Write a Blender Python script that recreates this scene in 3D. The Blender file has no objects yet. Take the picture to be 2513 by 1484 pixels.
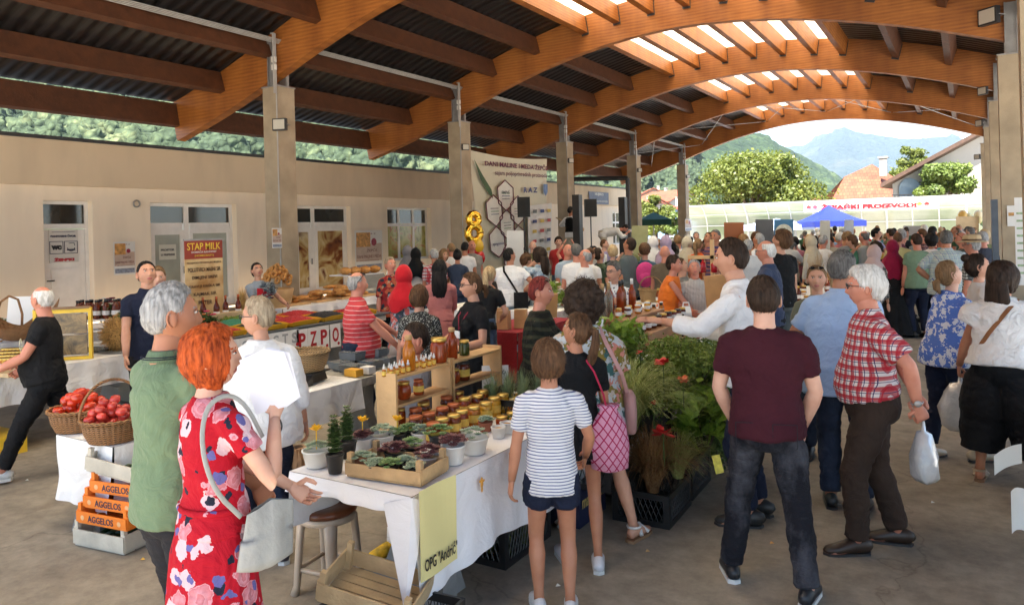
import bpy, math, random
import numpy as np
from mathutils import Vector, Matrix, noise
R=math.radians; PI=math.pi
random.seed(7); RNG=np.random.RandomState(5)
scene=bpy.context.scene
TMP=bpy.data.scenes.new('workbench')   # scratch scene used while modifiers and lettering are turned into meshes; removed at the end
# ---------------------------------------------------------------- camera
HC=2.0; FP=1815.0; ROLL=.0262; PX,PY=1256.5,566.0; PHI=math.atan((2371-1256.5)/FP)
FW=Vector((-math.sin(PHI),math.cos(PHI),0)); RT=Vector((math.cos(PHI),math.sin(PHI),0)); UP=Vector((0,0,1))
cam=bpy.data.cameras.new('camera'); cob=bpy.data.objects.new('camera',cam); scene.collection.objects.link(cob)
cam.sensor_fit='HORIZONTAL'; cam.sensor_width=36; cam.lens=36*FP/2513; cam.shift_y=-176/2513
cam.clip_start=.05; cam.clip_end=20000
_c,_s=math.cos(ROLL),math.sin(ROLL)
_x=RT*_c-UP*_s; _y=RT*_s+UP*_c; _z=-FW
cob.matrix_world=Matrix(((_x.x,_y.x,_z.x,0),(_x.y,_y.y,_z.y,0),(_x.z,_y.z,_z.z,HC),(0,0,0,1)))
scene.camera=cob
# ---------------------------------------------------------------- world, sun, exposure
world=bpy.data.worlds.new('World'); scene.world=world; world.use_nodes=True
nt=world.node_tree; nt.nodes.clear()
sky=nt.nodes.new('ShaderNodeTexSky'); sky.sky_type='NISHITA'; sky.sun_disc=False
SUN_EL=R(60); SUN_AZ=R(183)     # azimuth from +Y clockwise: high behind the camera
sky.sun_elevation=SUN_EL; sky.sun_rotation=SUN_AZ; sky.air_density=1.1; sky.dust_density=.4; sky.ozone_density=2.0
bg=nt.nodes.new('ShaderNodeBackground'); bg.inputs['Strength'].default_value=.05
wo=nt.nodes.new('ShaderNodeOutputWorld'); nt.links.new(sky.outputs[0],bg.inputs[0]); nt.links.new(bg.outputs[0],wo.inputs[0])
sd=bpy.data.lights.new('sun','SUN'); sd.energy=3.9; sd.angle=R(.5); sd.color=(1,.94,.84)
so=bpy.data.objects.new('sun',sd); scene.collection.objects.link(so)
_d=Vector((math.sin(SUN_AZ)*math.cos(SUN_EL),math.cos(SUN_AZ)*math.cos(SUN_EL),math.sin(SUN_EL)))
so.rotation_euler=_d.to_track_quat('Z','Y').to_euler(); so.location=(0,-20,40)
vs=scene.view_settings; vs.view_transform='Standard'; vs.look='None'; vs.gamma=1; vs.exposure=3.05
scene.cycles.max_bounces=8; scene.cycles.diffuse_bounces=5; scene.cycles.transmission_bounces=6; scene.cycles.glossy_bounces=3
scene.cycles.transparent_max_bounces=12; scene.cycles.caustics_reflective=False; scene.cycles.caustics_refractive=False
scene.cycles.use_denoising=True; scene.cycles.sample_clamp_indirect=6
# ---------------------------------------------------------------- pixel -> world helpers (photo measured at 2513 px width)
def ray(x,y):
 dx,dy=x-PX,y-PY; u=dx*_c-dy*_s; v=dx*_s+dy*_c
 return FW*FP+RT*u-UP*v
CAM=Vector((0,0,HC))
def P(x,y,d): return CAM+ray(x,y)*(d/FP)
def G(x,y,z=0.):
 w=ray(x,y); return CAM+w*((z-HC)/w.z)
def onX(x,y,X):
 w=ray(x,y); return CAM+w*(X/w.x)
def onY(x,y,Y):
 w=ray(x,y); return CAM+w*(Y/w.y)
def soft(pts,n=2):
 pts=[Vector(p) for p in pts]
 for _ in range(n): pts=[pts[0]]+[q for a,b in zip(pts,pts[1:]) for q in (a.lerp(b,.25),a.lerp(b,.75))]+[pts[-1]]
 return pts
def hor(x): return PY-(x-PX)*math.tan(ROLL)
K=HC/2.1
# ---------------------------------------------------------------- materials
MATS={}
def nodes(name):
 m=bpy.data.materials.new(name); m.use_nodes=True; n=m.node_tree
 b=n.nodes['Principled BSDF']; return m,n,b
def L(n,a,b): n.links.new(a,b)
def nd(n,t,**k):
 x=n.nodes.new(t)
 for a,v in k.items():
  if a in x.inputs: x.inputs[a].default_value=v
  else: setattr(x,a,v)
 return x
def setp(b,**k):
 for a,v in k.items(): b.inputs[a.replace('_',' ')].default_value=v
def coords(n,scale=(1,1,1),rot=(0,0,0),kind='Object'):
 tc=nd(n,'ShaderNodeTexCoord'); mp=nd(n,'ShaderNodeMapping'); mp.inputs['Scale'].default_value=scale; mp.inputs['Rotation'].default_value=rot
 L(n,tc.outputs[kind],mp.inputs[0]); return mp.outputs[0]
def c4(c,k=1.): return (c[0]*k,c[1]*k,c[2]*k,1)
def mat(name,col,rough=.7,var=.15,scale=6.,bump=0.,bscale=None,metal=0.,detail=5,**kw):
 """plain material with noise variation and bump"""
 key=(name,)
 if key in MATS: return MATS[key]
 m,n,b=nodes(name); setp(b,Roughness=rough,Metallic=metal)
 v=coords(n)
 if var>0:
  t=nd(n,'ShaderNodeTexNoise',Scale=scale,Detail=detail); L(n,v,t.inputs['Vector'])
  r=nd(n,'ShaderNodeValToRGB'); r.color_ramp.elements[0].position=.3; r.color_ramp.elements[1].position=.7
  r.color_ramp.elements[0].color=c4(col,1-var); r.color_ramp.elements[1].color=c4(col,1+var)
  L(n,t.outputs[0],r.inputs[0]); L(n,r.outputs[0],b.inputs['Base Color'])
 else: b.inputs['Base Color'].default_value=c4(col)
 if bump>0:
  t2=nd(n,'ShaderNodeTexNoise',Scale=bscale or scale*4,Detail=4); L(n,v,t2.inputs['Vector'])
  bp=nd(n,'ShaderNodeBump',Strength=bump,Distance=.02); L(n,t2.outputs[0],bp.inputs['Height']); L(n,bp.outputs[0],b.inputs['Normal'])
 for a,x in kw.items(): setp(b,**{a:x})
 MATS[key]=m; return m
def s2l(h):
 """sRGB hex -> linear"""
 h=h.lstrip('#'); o=[]
 for i in (0,2,4):
  c=int(h[i:i+2],16)/255; o.append(c/12.92 if c<=.04045 else ((c+.055)/1.055)**2.4)
 return tuple(o)
# ---------------------------------------------------------------- mesh builder
class MB:
 def __init__(s): s.v=[]; s.f=[]; s.m=[]; s.mi=0
 def add(s,vs,fs,mi=None):
  o=len(s.v); s.v.extend([tuple(p) for p in vs]); s.f.extend([tuple(i+o for i in f) for f in fs]); s.m.extend([s.mi if mi is None else mi]*len(fs))
 def box(s,c,sz,rz=0.,M=None,mi=None,taper=1.):
  x,y,z=sz[0]/2,sz[1]/2,sz[2]/2; t=taper
  vs=[Vector(p) for p in ((-x,-y,-z),(x,-y,-z),(x,y,-z),(-x,y,-z),(-x*t,-y*t,z),(x*t,-y*t,z),(x*t,y*t,z),(-x*t,y*t,z))]
  if rz: q=Matrix.Rotation(rz,3,'Z'); vs=[q@p for p in vs]
  if M is not None: vs=[M@p for p in vs]
  c=Vector(c); vs=[p+c for p in vs]
  s.add(vs,[(0,3,2,1),(4,5,6,7),(0,1,5,4),(1,2,6,5),(2,3,7,6),(3,0,4,7)],mi)
 def lathe(s,prof,n=20,c=(0,0,0),M=None,mi=None,wob=None,cap=True,sx=1,sy=1):
  vs=[];fs=[];k=len(prof); c=Vector(c)
  for (r,z) in prof:
   for i in range(n):
    a=2*PI*i/n; rr=r*(1+(wob(a,z) if wob else 0)); p=Vector((rr*math.cos(a)*sx,rr*math.sin(a)*sy,z))
    if M is not None: p=M@p
    vs.append(p+c)
  for j in range(k-1):
   for i in range(n):
    i2=(i+1)%n; fs.append((j*n+i,j*n+i2,(j+1)*n+i2,(j+1)*n+i))
  if cap: fs.append(tuple(range(n-1,-1,-1))); fs.append(tuple((k-1)*n+i for i in range(n)))
  s.add(vs,fs,mi)
 def tube(s,pts,rad,n=10,mi=None,cap=True,hint=None,flat=None):
  """rad: float/list of r or (rx,ry). frames by parallel transport; hint = direction of the rx axis"""
  pts=[Vector(p) for p in pts]; k=len(pts)
  if not isinstance(rad,(list,tuple)): rad=[rad]*k
  vs=[];fs=[];X=None
  for j in range(k):
   t=(pts[min(j+1,k-1)]-pts[max(j-1,0)]).normalized()
   if X is None:
    h=Vector(hint) if hint is not None else (Vector((1,0,0)) if abs(t.x)<.8 else Vector((0,1,0)))
    X=(h-t*h.dot(t)).normalized()
   else: X=(X-t*X.dot(t)).normalized()
   Y=t.cross(X); r=rad[j]; rx,ry=(r if isinstance(r,(tuple,list)) else (r,r))
   for i in range(n):
    a=2*PI*i/n; vs.append(pts[j]+X*(rx*math.cos(a))+Y*(ry*math.sin(a)))
  for j in range(k-1):
   for i in range(n):
    i2=(i+1)%n; fs.append((j*n+i,j*n+i2,(j+1)*n+i2,(j+1)*n+i))
  if cap: fs.append(tuple(range(n-1,-1,-1))); fs.append(tuple((k-1)*n+i for i in range(n)))
  s.add(vs,fs,mi)
 def ell(s,c,r,n=12,m=8,M=None,mi=None,nz=0,seed=0):
  vs=[];fs=[]; c=Vector(c)
  vs.append(Vector((0,0,-1)))
  for j in range(1,m):
   e=-PI/2+PI*j/m
   for i in range(n):
    a=2*PI*i/n; vs.append(Vector((math.cos(e)*math.cos(a),math.cos(e)*math.sin(a),math.sin(e))))
  vs.append(Vector((0,0,1)))
  for i in range(n): fs.append((0,1+(i+1)%n,1+i))
  for j in range(m-2):
   for i in range(n):
    i2=(i+1)%n; fs.append((1+j*n+i,1+j*n+i2,1+(j+1)*n+i2,1+(j+1)*n+i))
  t=len(vs)-1
  for i in range(n): fs.append((t,1+(m-2)*n+i,1+(m-2)*n+(i+1)%n))
  if nz: vs=[p*(1+nz*noise.noise(p*2.3+Vector((seed*3.1,seed,0)))) for p in vs]
  vs=[Vector((p.x*r[0],p.y*r[1],p.z*r[2])) for p in vs]
  if M is not None: vs=[M@p for p in vs]
  s.add([p+c for p in vs],fs,mi)
 def grid(s,fn,nu,nv,mi=None,flip=False):
  vs=[fn(i/nu,j/nv) for j in range(nv+1) for i in range(nu+1)]
  fs=[(j*(nu+1)+i,j*(nu+1)+i+1,(j+1)*(nu+1)+i+1,(j+1)*(nu+1)+i) for j in range(nv) for i in range(nu)]
  if flip: fs=[f[::-1] for f in fs]
  s.add(vs,fs,mi)
 def build(s,name,mats,parent=None,smooth=False,loc=None,rot=None,autos=False):
  me=bpy.data.meshes.new(name); me.from_pydata(s.v,[],s.f); me.update()
  if not isinstance(mats,(list,tuple)): mats=[mats]
  for m in mats: me.materials.append(m)
  if len(mats)>1: me.polygons.foreach_set('material_index',s.m)
  if smooth: me.polygons.foreach_set('use_smooth',[True]*len(me.polygons))
  o=bpy.data.objects.new(name,me); scene.collection.objects.link(o)
  if parent is not None: o.parent=parent
  if loc is not None: o.location=loc
  if rot is not None: o.rotation_euler=rot
  return o
def tag(o,label=None,cat=None,group=None,kind=None):
 if label: o['label']=label
 if cat: o['category']=cat
 if group: o['group']=group
 if kind: o['kind']=kind
 return o
def empty(name,loc=(0,0,0),rz=0.,label=None,cat=None,group=None,parent=None):
 o=bpy.data.objects.new(name,None); scene.collection.objects.link(o); o.location=loc; o.rotation_euler=(0,0,rz); o.empty_display_size=.1
 if parent is not None: o.parent=parent
 return tag(o,label,cat,group)
def copy_tree(o,parent=None,loc=None,rz=None,label=None,group=None,s=None,mats=None):
 c=o.copy(); scene.collection.objects.link(c)
 if parent is not None: c.parent=parent
 if loc is not None: c.location=loc
 if rz is not None: c.rotation_euler=(0,0,rz)
 if s is not None: c.scale=(s,s,s) if isinstance(s,(int,float)) else s
 if label: c['label']=label
 if group: c['group']=group
 for ch in list(o.children): copy_tree(ch,c)
 return c
def curvemesh(name,body,size,mt,parent=None,M=None,extr=.001,bold=0.,align='CENTER',width=None,height=None,sx=1.):
 cu=bpy.data.curves.new(name,'FONT'); cu.body=body; cu.size=size; cu.extrude=extr; cu.offset=bold; cu.align_x=align; cu.align_y='CENTER'; cu.resolution_u=3; cu.space_line=1.0
 t=bpy.data.objects.new(name,cu); TMP.collection.objects.link(t); TMP.view_layers[0].update()
 dg=TMP.view_layers[0].depsgraph; me=bpy.data.meshes.new_from_object(t.evaluated_get(dg)); bpy.data.objects.remove(t); bpy.data.curves.remove(cu)
 if len(me.vertices):
  xs=[v.co.x for v in me.vertices]; ys=[v.co.y for v in me.vertices]
  w=max(xs)-min(xs); h=max(ys)-min(ys); kx=(width/w) if width else sx; ky=(height/h) if height else (1.)
  cx=(max(xs)+min(xs))/2; cy=(max(ys)+min(ys))/2
  for v in me.vertices: v.co=((v.co.x-(cx if align=='CENTER' else 0))*kx,(v.co.y-cy)*ky,v.co.z)
 me.materials.clear(); me.materials.append(mt)
 o=bpy.data.objects.new(name,me); scene.collection.objects.link(o)
 if parent is not None: o.parent=parent
 if M is not None: o.matrix_local=M
 return o
def frame(o,x,y,z=None):
 """matrix with origin o, x axis x, y axis y"""
 x=Vector(x).normalized(); y=Vector(y); y=(y-x*y.dot(x)).normalized(); z=x.cross(y); o=Vector(o)
 return Matrix(((x.x,y.x,z.x,o.x),(x.y,y.y,z.y,o.y),(x.z,y.z,z.z,o.z),(0,0,0,1)))
def blob(mb,kind,c,sz,mi): pass
# ================================================================ SETTING
def m_ground():
 m,n,b=nodes('worn_concrete_floor'); v=coords(n)
 t1=nd(n,'ShaderNodeTexNoise',Scale=.8,Detail=9,Roughness=.7); t2=nd(n,'ShaderNodeTexNoise',Scale=7,Detail=8,Roughness=.7); t3=nd(n,'ShaderNodeTexVoronoi',Scale=70)
 for t in (t1,t2,t3): L(n,v,t.inputs['Vector'])
 r1=nd(n,'ShaderNodeValToRGB'); e=r1.color_ramp.elements; e[0].position=.33; e[0].color=(.21,.178,.14,1); e[1].position=.66; e[1].color=(.35,.30,.235,1)
 r2=nd(n,'ShaderNodeValToRGB'); e=r2.color_ramp.elements; e[0].position=.3; e[0].color=(.66,.65,.63,1); e[1].position=.62; e[1].color=(1.1,1.08,1.04,1)
 mx=nd(n,'ShaderNodeMixRGB',blend_type='MULTIPLY',Fac=1.); L(n,t1.outputs[0],r1.inputs[0]); L(n,t2.outputs[0],r2.inputs[0]); L(n,r1.outputs[0],mx.inputs[1]); L(n,r2.outputs[0],mx.inputs[2])
 r3=nd(n,'ShaderNodeValToRGB'); e=r3.color_ramp.elements; e[0].position=.0; e[0].color=(1.5,1.45,1.35,1); e[1].position=.22; e[1].color=(1,1,1,1)
 mx2=nd(n,'ShaderNodeMixRGB',blend_type='MULTIPLY',Fac=.6); L(n,t3.outputs['Distance'],r3.inputs[0]); L(n,mx.outputs[0],mx2.inputs[1]); L(n,r3.outputs[0],mx2.inputs[2])
 nz=nd(n,'ShaderNodeTexNoise',Scale=1.1,Detail=6); L(n,v,nz.inputs['Vector']); sc=nd(n,'ShaderNodeVectorMath',operation='SCALE'); sc.inputs['Scale'].default_value=1.3; L(n,nz.outputs['Color'],sc.inputs[0]); ad=nd(n,'ShaderNodeVectorMath',operation='ADD'); L(n,v,ad.inputs[0]); L(n,sc.outputs[0],ad.inputs[1])
 vo=nd(n,'ShaderNodeTexVoronoi',Scale=.42,feature='DISTANCE_TO_EDGE'); L(n,ad.outputs[0],vo.inputs['Vector']); r4=nd(n,'ShaderNodeValToRGB'); e=r4.color_ramp.elements; e[0].position=.0; e[0].color=(.72,.7,.68,1); e[1].position=.005; e[1].color=(1,1,1,1); L(n,vo.outputs[0],r4.inputs[0])
 t5=nd(n,'ShaderNodeTexNoise',Scale=2.2,Detail=3); L(n,v,t5.inputs['Vector']); r5=nd(n,'ShaderNodeValToRGB'); e=r5.color_ramp.elements; e[0].position=.62; e[0].color=(1,1,1,1); e[1].position=.72; e[1].color=(.72,.68,.66,1); L(n,t5.outputs[0],r5.inputs[0])
 mx3=nd(n,'ShaderNodeMixRGB',blend_type='MULTIPLY',Fac=1.); L(n,mx2.outputs[0],mx3.inputs[1]); L(n,r4.outputs[0],mx3.inputs[2]); mx4=nd(n,'ShaderNodeMixRGB',blend_type='MULTIPLY',Fac=.8); L(n,mx3.outputs[0],mx4.inputs[1]); L(n,r5.outputs[0],mx4.inputs[2])
 L(n,mx4.outputs[0],b.inputs['Base Color']); setp(b,Roughness=.75)
 bp=nd(n,'ShaderNodeBump',Strength=.35,Distance=.01); L(n,t2.outputs[0],bp.inputs['Height']); L(n,bp.outputs[0],b.inputs['Normal']); return m
mb=MB(); mb.grid(lambda u,v:(-1500+3000*u,-600+5600*v,0),8,8); g=mb.build('ground',m_ground()); tag(g,'worn grey brown concrete floor of the market',None,None,'structure')
def m_wood_glulam():
 m,n,b=nodes('orange_glulam_timber'); v=coords(n)
 w=nd(n,'ShaderNodeTexWave',Scale=4.5,Distortion=.8,Detail=3); w.bands_direction='Z'; w.inputs['Detail Scale'].default_value=.6; L(n,v,w.inputs['Vector'])
 v2=coords(n,(1.,1.,9.)); t=nd(n,'ShaderNodeTexNoise',Scale=3.,Detail=7,Roughness=.6); L(n,v2,t.inputs['Vector'])
 v3=coords(n,(1.2,1.2,.12)); t3=nd(n,'ShaderNodeTexNoise',Scale=1.6,Detail=5); L(n,v3,t3.inputs['Vector'])
 r=nd(n,'ShaderNodeValToRGB'); e=r.color_ramp.elements; e[0].position=.2; e[0].color=c4((.26,.078,.012)); e[1].position=.8; e[1].color=c4((.50,.18,.032))
 mx=nd(n,'ShaderNodeMixRGB',blend_type='MIX',Fac=.75); L(n,w.outputs[0],mx.inputs[1]); L(n,t.outputs[0],mx.inputs[2]); L(n,mx.outputs[0],r.inputs[0])
 r3=nd(n,'ShaderNodeValToRGB'); e=r3.color_ramp.elements; e[0].position=.35; e[0].color=(.62,.55,.5,1); e[1].position=.6; e[1].color=(1,1,1,1); L(n,t3.outputs[0],r3.inputs[0])
 mm=nd(n,'ShaderNodeMixRGB',blend_type='MULTIPLY',Fac=.8); L(n,r.outputs[0],mm.inputs[1]); L(n,r3.outputs[0],mm.inputs[2])
 L(n,mm.outputs[0],b.inputs['Base Color']); setp(b,Roughness=.55)
 bp=nd(n,'ShaderNodeBump',Strength=.2,Distance=.01); L(n,t.outputs[0],bp.inputs['Height']); L(n,bp.outputs[0],b.inputs['Normal']); return m
WOOD=m_wood_glulam()
WOODP=mat('brown_shaded_purlin_timber',(.10,.034,.013),.6,.3,5,.3)  # roof shade put into the colour: purlin timber darkened away from the skylight
CONC=mat('grey_column_concrete',(.40,.32,.22),.8,.18,2.5,.25,30)
STEEL=mat('galvanised_steel',(.33,.32,.31),.45,.15,5,metal=.6)
DARKST=mat('dark_steel',(.03,.03,.032),.45,.2,6)
PIPE=mat('grey_conduit',(.42,.4,.37),.5,.1,6)
def m_deck():
 m,n,b=nodes('dark_corrugated_roof_sheet'); v=coords(n)
 w=nd(n,'ShaderNodeTexWave',Scale=1.25); w.bands_direction='Y'; w.wave_profile='SIN'; L(n,v,w.inputs['Vector'])
 r=nd(n,'ShaderNodeValToRGB'); e=r.color_ramp.elements; e[0].position=.3; e[0].color=(.007,.0065,.007,1); e[1].position=.6; e[1].color=(.024,.022,.022,1)
 L(n,w.outputs[0],r.inputs[0]); L(n,r.outputs[0],b.inputs['Base Color']); setp(b,Roughness=.42)
 bp=nd(n,'ShaderNodeBump',Strength=.8,Distance=.04); L(n,w.outputs[0],bp.inputs['Height']); L(n,bp.outputs[0],b.inputs['Normal']); return m
DECK=m_deck()
def m_sky():
 m,n,b=nodes('translucent_skylight_sheet'); n.nodes.remove(b); o=n.nodes['Material Output']
 v=coords(n); w=nd(n,'ShaderNodeTexNoise',Scale=1.4,Detail=5); mp=coords(n,(.7,4,.7)); L(n,mp,w.inputs['Vector'])
 r=nd(n,'ShaderNodeValToRGB'); e=r.color_ramp.elements; e[0].position=.3; e[0].color=(.72,.63,.45,1); e[1].position=.6; e[1].color=(.95,.93,.86,1); L(n,w.outputs[0],r.inputs[0])
 t=nd(n,'ShaderNodeBsdfTranslucent'); L(n,r.outputs[0],t.inputs[0]); d=nd(n,'ShaderNodeBsdfDiffuse'); d.inputs[0].default_value=(.8,.78,.7,1)
 x=nd(n,'ShaderNodeMixShader'); x.inputs[0].default_value=.15; L(n,t.outputs[0],x.inputs[1]); L(n,d.outputs[0],x.inputs[2]); L(n,x.outputs[0],o.inputs[0]); return m
SKYL=m_sky()
for i,(x,y,c) in enumerate(((2290,1235,(.7,.7,.66)),(1895,1335,(.7,.35,.1)),(1590,1355,(.5,.3,.12)),(350,1375,(.7,.4,.05)),(66,1180,(.6,.6,.55)),(1370,1440,(.6,.6,.55)),(2060,1240,(.45,.4,.3)),(260,1260,(.4,.35,.2)))):
 q=G(x,y,0); mb=MB(); mb.add([(q.x-.012,q.y-.01,.006),(q.x+.014,q.y-.006,.012),(q.x+.01,q.y+.012,.006),(q.x-.01,q.y+.01,.016)],[(0,1,2,3)]); tag(mb.build('litter_scrap',mat('scrap%d'%i,c,.8,.1)),'%s small scrap of litter on the bare floor'%('white','orange','tan','yellow','pale','off white','beige','brown')[i],'litter',group='litter on the floor')
# ---------------------------------------------------------------- market hall canopy
AY=[10.02+6.07*k for k in range(-2,5)]
_ax=np.array([-15.3,-13.6,-12,-11.0,-10.2,-8.5,-6.9,-5.5,-4.0,-2.2,-.45,.7,2.0,4.3])*K
_az=np.array([4.35,4.75,5.35,5.75,6.05,6.49,6.75,6.82,6.7,6.37,5.9,5.45,4.9,4.3])*K
def arch_bot(x): 
 return float(np.interp(x,_xs,_zs))
_xs=np.linspace(_ax[0],_ax[-1],90); _zs=np.interp(_xs,_ax,_az)
for _ in range(60): _zs[1:-1]=_zs[1:-1]*.5+(_zs[:-2]+_zs[2:])*.25
ARCH_D=.84
hall=empty('market_hall',(0,0,0),0,'open market hall roof of orange timber arches on concrete columns','market hall')
XL,XR=-11.45,.76
def smoothprof():
 pts=[]
 for x in _xs: pts.append((x,arch_bot(x)))
 return pts
prof=smoothprof()
def archmesh():
 mb=MB(); w=.1
 n=len(prof); V=[]
 for i,(x,z) in enumerate(prof):
  i0,i1=max(i-1,0),min(i+1,n-1); dx=prof[i1][0]-prof[i0][0]; dz=prof[i1][1]-prof[i0][1]; l=math.hypot(dx,dz); nx,nz=-dz/l,dx/l
  for s in (-w,w): V+= [(x,s,z),(x+nx*ARCH_D,s,z+nz*ARCH_D)]
 F=[]
 for i in range(n-1):
  a=i*4;b=a+4
  F+=[(a,b,b+1,a+1),(a+3,b+3,b+2,a+2),(a+2,b+2,b,a),(a+1,b+1,b+3,a+3)]
 F+=[(0,1,3,2),((n-1)*4+2,(n-1)*4+3,(n-1)*4+1,(n-1)*4)]
 mb.add(V,F); return mb
am=archmesh(); a0=am.build('timber_arch',WOOD,hall)
a0.location=(0,AY[0],0)
for y in AY[1:]:
 c=a0.copy(); scene.collection.objects.link(c); c.location=(0,y,0)
PURX=[k*K for k in (-15.2,-13.52,-11.95,-10.58,-9.28,-7.93,-7.1,-6.25,-5.41,-4.59,-3.74,-2.99,-1.68,-.45,.9,2.4,4.1)]
def normal_at(x):
 z0,z1=arch_bot(x-.15),arch_bot(x+.15); l=math.hypot(.3,z1-z0); return (-(z1-z0)/l,.3/l)
for bi in range(len(AY)-1):
 y0,y1=AY[bi]+.1,AY[bi+1]-.1
 for pi,x in enumerate(PURX):
  nx,nz=normal_at(x); xb=x; zb=arch_bot(x); h=.42 if pi else .5
  c0=ARCH_D-h-.01 if pi else .28
  ang=math.atan2(nx,nz)
  M=Matrix.Rotation(ang,3,'Y')
  cx,cz=xb+nx*(c0+h/2),zb+nz*(c0+h/2)
  o=MB(); o.box((0,0,0),(.15,y1-y0,h),M=M)
  p=o.build('purlin',WOODP if pi==0 or not(5<=pi<=11) else WOOD,hall,loc=(cx,(y0+y1)/2,cz))  # shade-darkened timber outside the skylight strip, lighter timber beneath it
# metal hangers at purlin ends
for bi in range(2,len(AY)):
 for x in PURX[5:13]:
  mb=MB(); nx,nz=normal_at(x); ang=math.atan2(nx,nz); M=Matrix.Rotation(ang,3,'Y'); zb=arch_bot(x)
  mb.box((x+nx*.58,AY[bi]-.115,zb+nz*.58),(.18,.028,.42),M=M); mb.build('purlin_hanger',DARKST,hall)
 pass
# roof sheets: dark deck left and right of the skylight strip
def sheet(x0,x1,mt,name,y0,y1,off=ARCH_D+.02):
 mb=MB(); xs=np.linspace(x0,x1,24); V=[];F=[]
 for x in xs:
  nx,nz=normal_at(x); z=arch_bot(x)
  V+=[(x+nx*off,y0,z+nz*off),(x+nx*off,y1,z+nz*off),(x+nx*(off+.06),y0,z+nz*(off+.06)),(x+nx*(off+.06),y1,z+nz*(off+.06))]
 for i in range(23):
  a=i*4;b=a+4; F+=[(a,a+1,b+1,b),(a+2,b+2,b+3,a+3),(a,b,b+2,a+2),(a+1,a+3,b+3,b+1)]
 F+=[(0,2,3,1),(92,93,95,94)]
 mb.add(V,F); return mb.build(name,mt,hall,smooth=False)
YB,YE=AY[0]-.4,AY[-1]+.35
sheet(_ax[0]-.15,PURX[5],DECK,'roof_deck',YB,YE)
sheet(PURX[11],_ax[-1],DECK,'roof_deck',YB,YE)
for bi in range(len(AY)-1):
 sheet(PURX[5]+.0,PURX[11]-.0,SKYL,'skylight',AY[bi]+.0,AY[bi+1]-.012)
sheet(PURX[5],PURX[11],DECK,'roof_deck',YB,AY[0]-.01)
# columns
def column(x,y,side):
 mb=MB(); zt=4.9; w=.42
 mb.box((x,y,zt/2),(w,w,zt))
 for k in (-1,1): pass
 c=mb.build('column',CONC,hall)
 s=MB()
 for k in (-1,1):
  s.box((x+.0,y+k*.125,zt+.47),(.16,.025,.95)); s.box((x+.09,y+k*.15,zt+.47),(.02,.06,.95)); s.box((x-.09,y+k*.15,zt+.47),(.02,.06,.95))
 s.box((x,y,zt+.012),(.46,.46,.024))
 s.build('steel_bracket',STEEL,c)
 if side<0:
  q=MB()
  for k in range(4): q.tube([(x+.17-k*.0,y-.25-.02*k,5.9),(x+.23,y-.25-.02*k,5.9),(x+.23,y-.25-.02*k,4.75+.0*k)],.012,6)
  q.tube([(x+.2,y-.23,4.9),(x+.2,y-.23,.3)],.014,6)
  q.build('conduit',PIPE,c)
  b=MB(); b.box((x+.2,y-.27,5.4),(.09,.06,.1)); b.box((x+.2,y-.27,5.25),(.09,.06,.1)); b.build('junction_box',mat('white_plastic',(.7,.68,.62),.4,.05),c)
 return c
for y in AY:
 column(XL,y,-1); column(XR,y,1)
# conduits along the third purlin
mb=MB()
for k in range(4):
 x=PURX[2]+.09+.02*k; z=arch_bot(PURX[2])+.62-.0*k+.02*k
 mb.tube([(x,AY[0],z),(x,AY[-1],z)],.011,6)
mb.build('conduit_run',PIPE,hall)
# X bracing rods in the last bays
mb=MB()
for k in (len(AY)-2,):
 for (xa,xb) in ((-10.5,-7.5),(-13,-10.5),(-7.5,-5),(-5,-2.5),(-2.5,.5)):
  za,zb=arch_bot(xa)+.35,arch_bot(xb)+.35
  mb.tube([(xa,AY[k],za),(xb,AY[k+1],zb)],.012,6); mb.tube([(xb,AY[k],zb),(xa,AY[k+1],za)],.012,6)
mb.build('brace_rod',STEEL,hall)
# flood lights on columns
FLG=mat('lamp_glass',(.6,.58,.5),.15,0)
def flood(loc,rz,s=1.,lab=''):
 e=empty('flood_light',loc,rz,lab,'flood light','flood lights fixed to the hall columns'); 
 mb=MB(); mb.box((0,0,0),(.24*s,.07*s,.2*s)); 
 for k in range(5): mb.box(((-.08+.04*k)*s,.045*s,0),(.01*s,.03*s,.18*s))
 mb.build('housing',DARKST,e)
 g_=MB(); g_.box((0,-.038*s,0),(.2*s,.006,.16*s)); g_.build('glass',FLG,e)
 b=MB(); b.tube([(-.13*s,0,0),(-.13*s,.1*s,0),(.13*s,.1*s,0),(.13*s,0,0)],.008,6); b.tube([(0,.1*s,0),(0,.25*s,.05*s)],.012,6); b.build('bracket',STEEL,e)
 return e
p=P(716,300,13.9); flood((XL+.3,AY[2]-.25,p.z),R(20),1.15,'large square flood light on the nearest left column')
for k,(px,py,w) in enumerate(((1160,362,'second'),(1412,395,'third'),(1578,418,'fourth'),(1690,434,'fifth'))):
 flood((XL+.33,AY[3+k]-.2,onY(px,py,AY[3+k]).z),R(60),.8,'small flood light high on the %s left column'%w)
for k,(px,py,w) in enumerate(((2486,40,'nearest'),(2432,225,'second'),(2424,303,'third'),(2418,385,'farthest'))):
 flood((XR-.33,AY[3+k]-.25,onY(px,py,AY[3+k]).z),R(-40),1.0 if k else 1.5,'flood light with cables high on the %s right column'%w)
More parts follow.
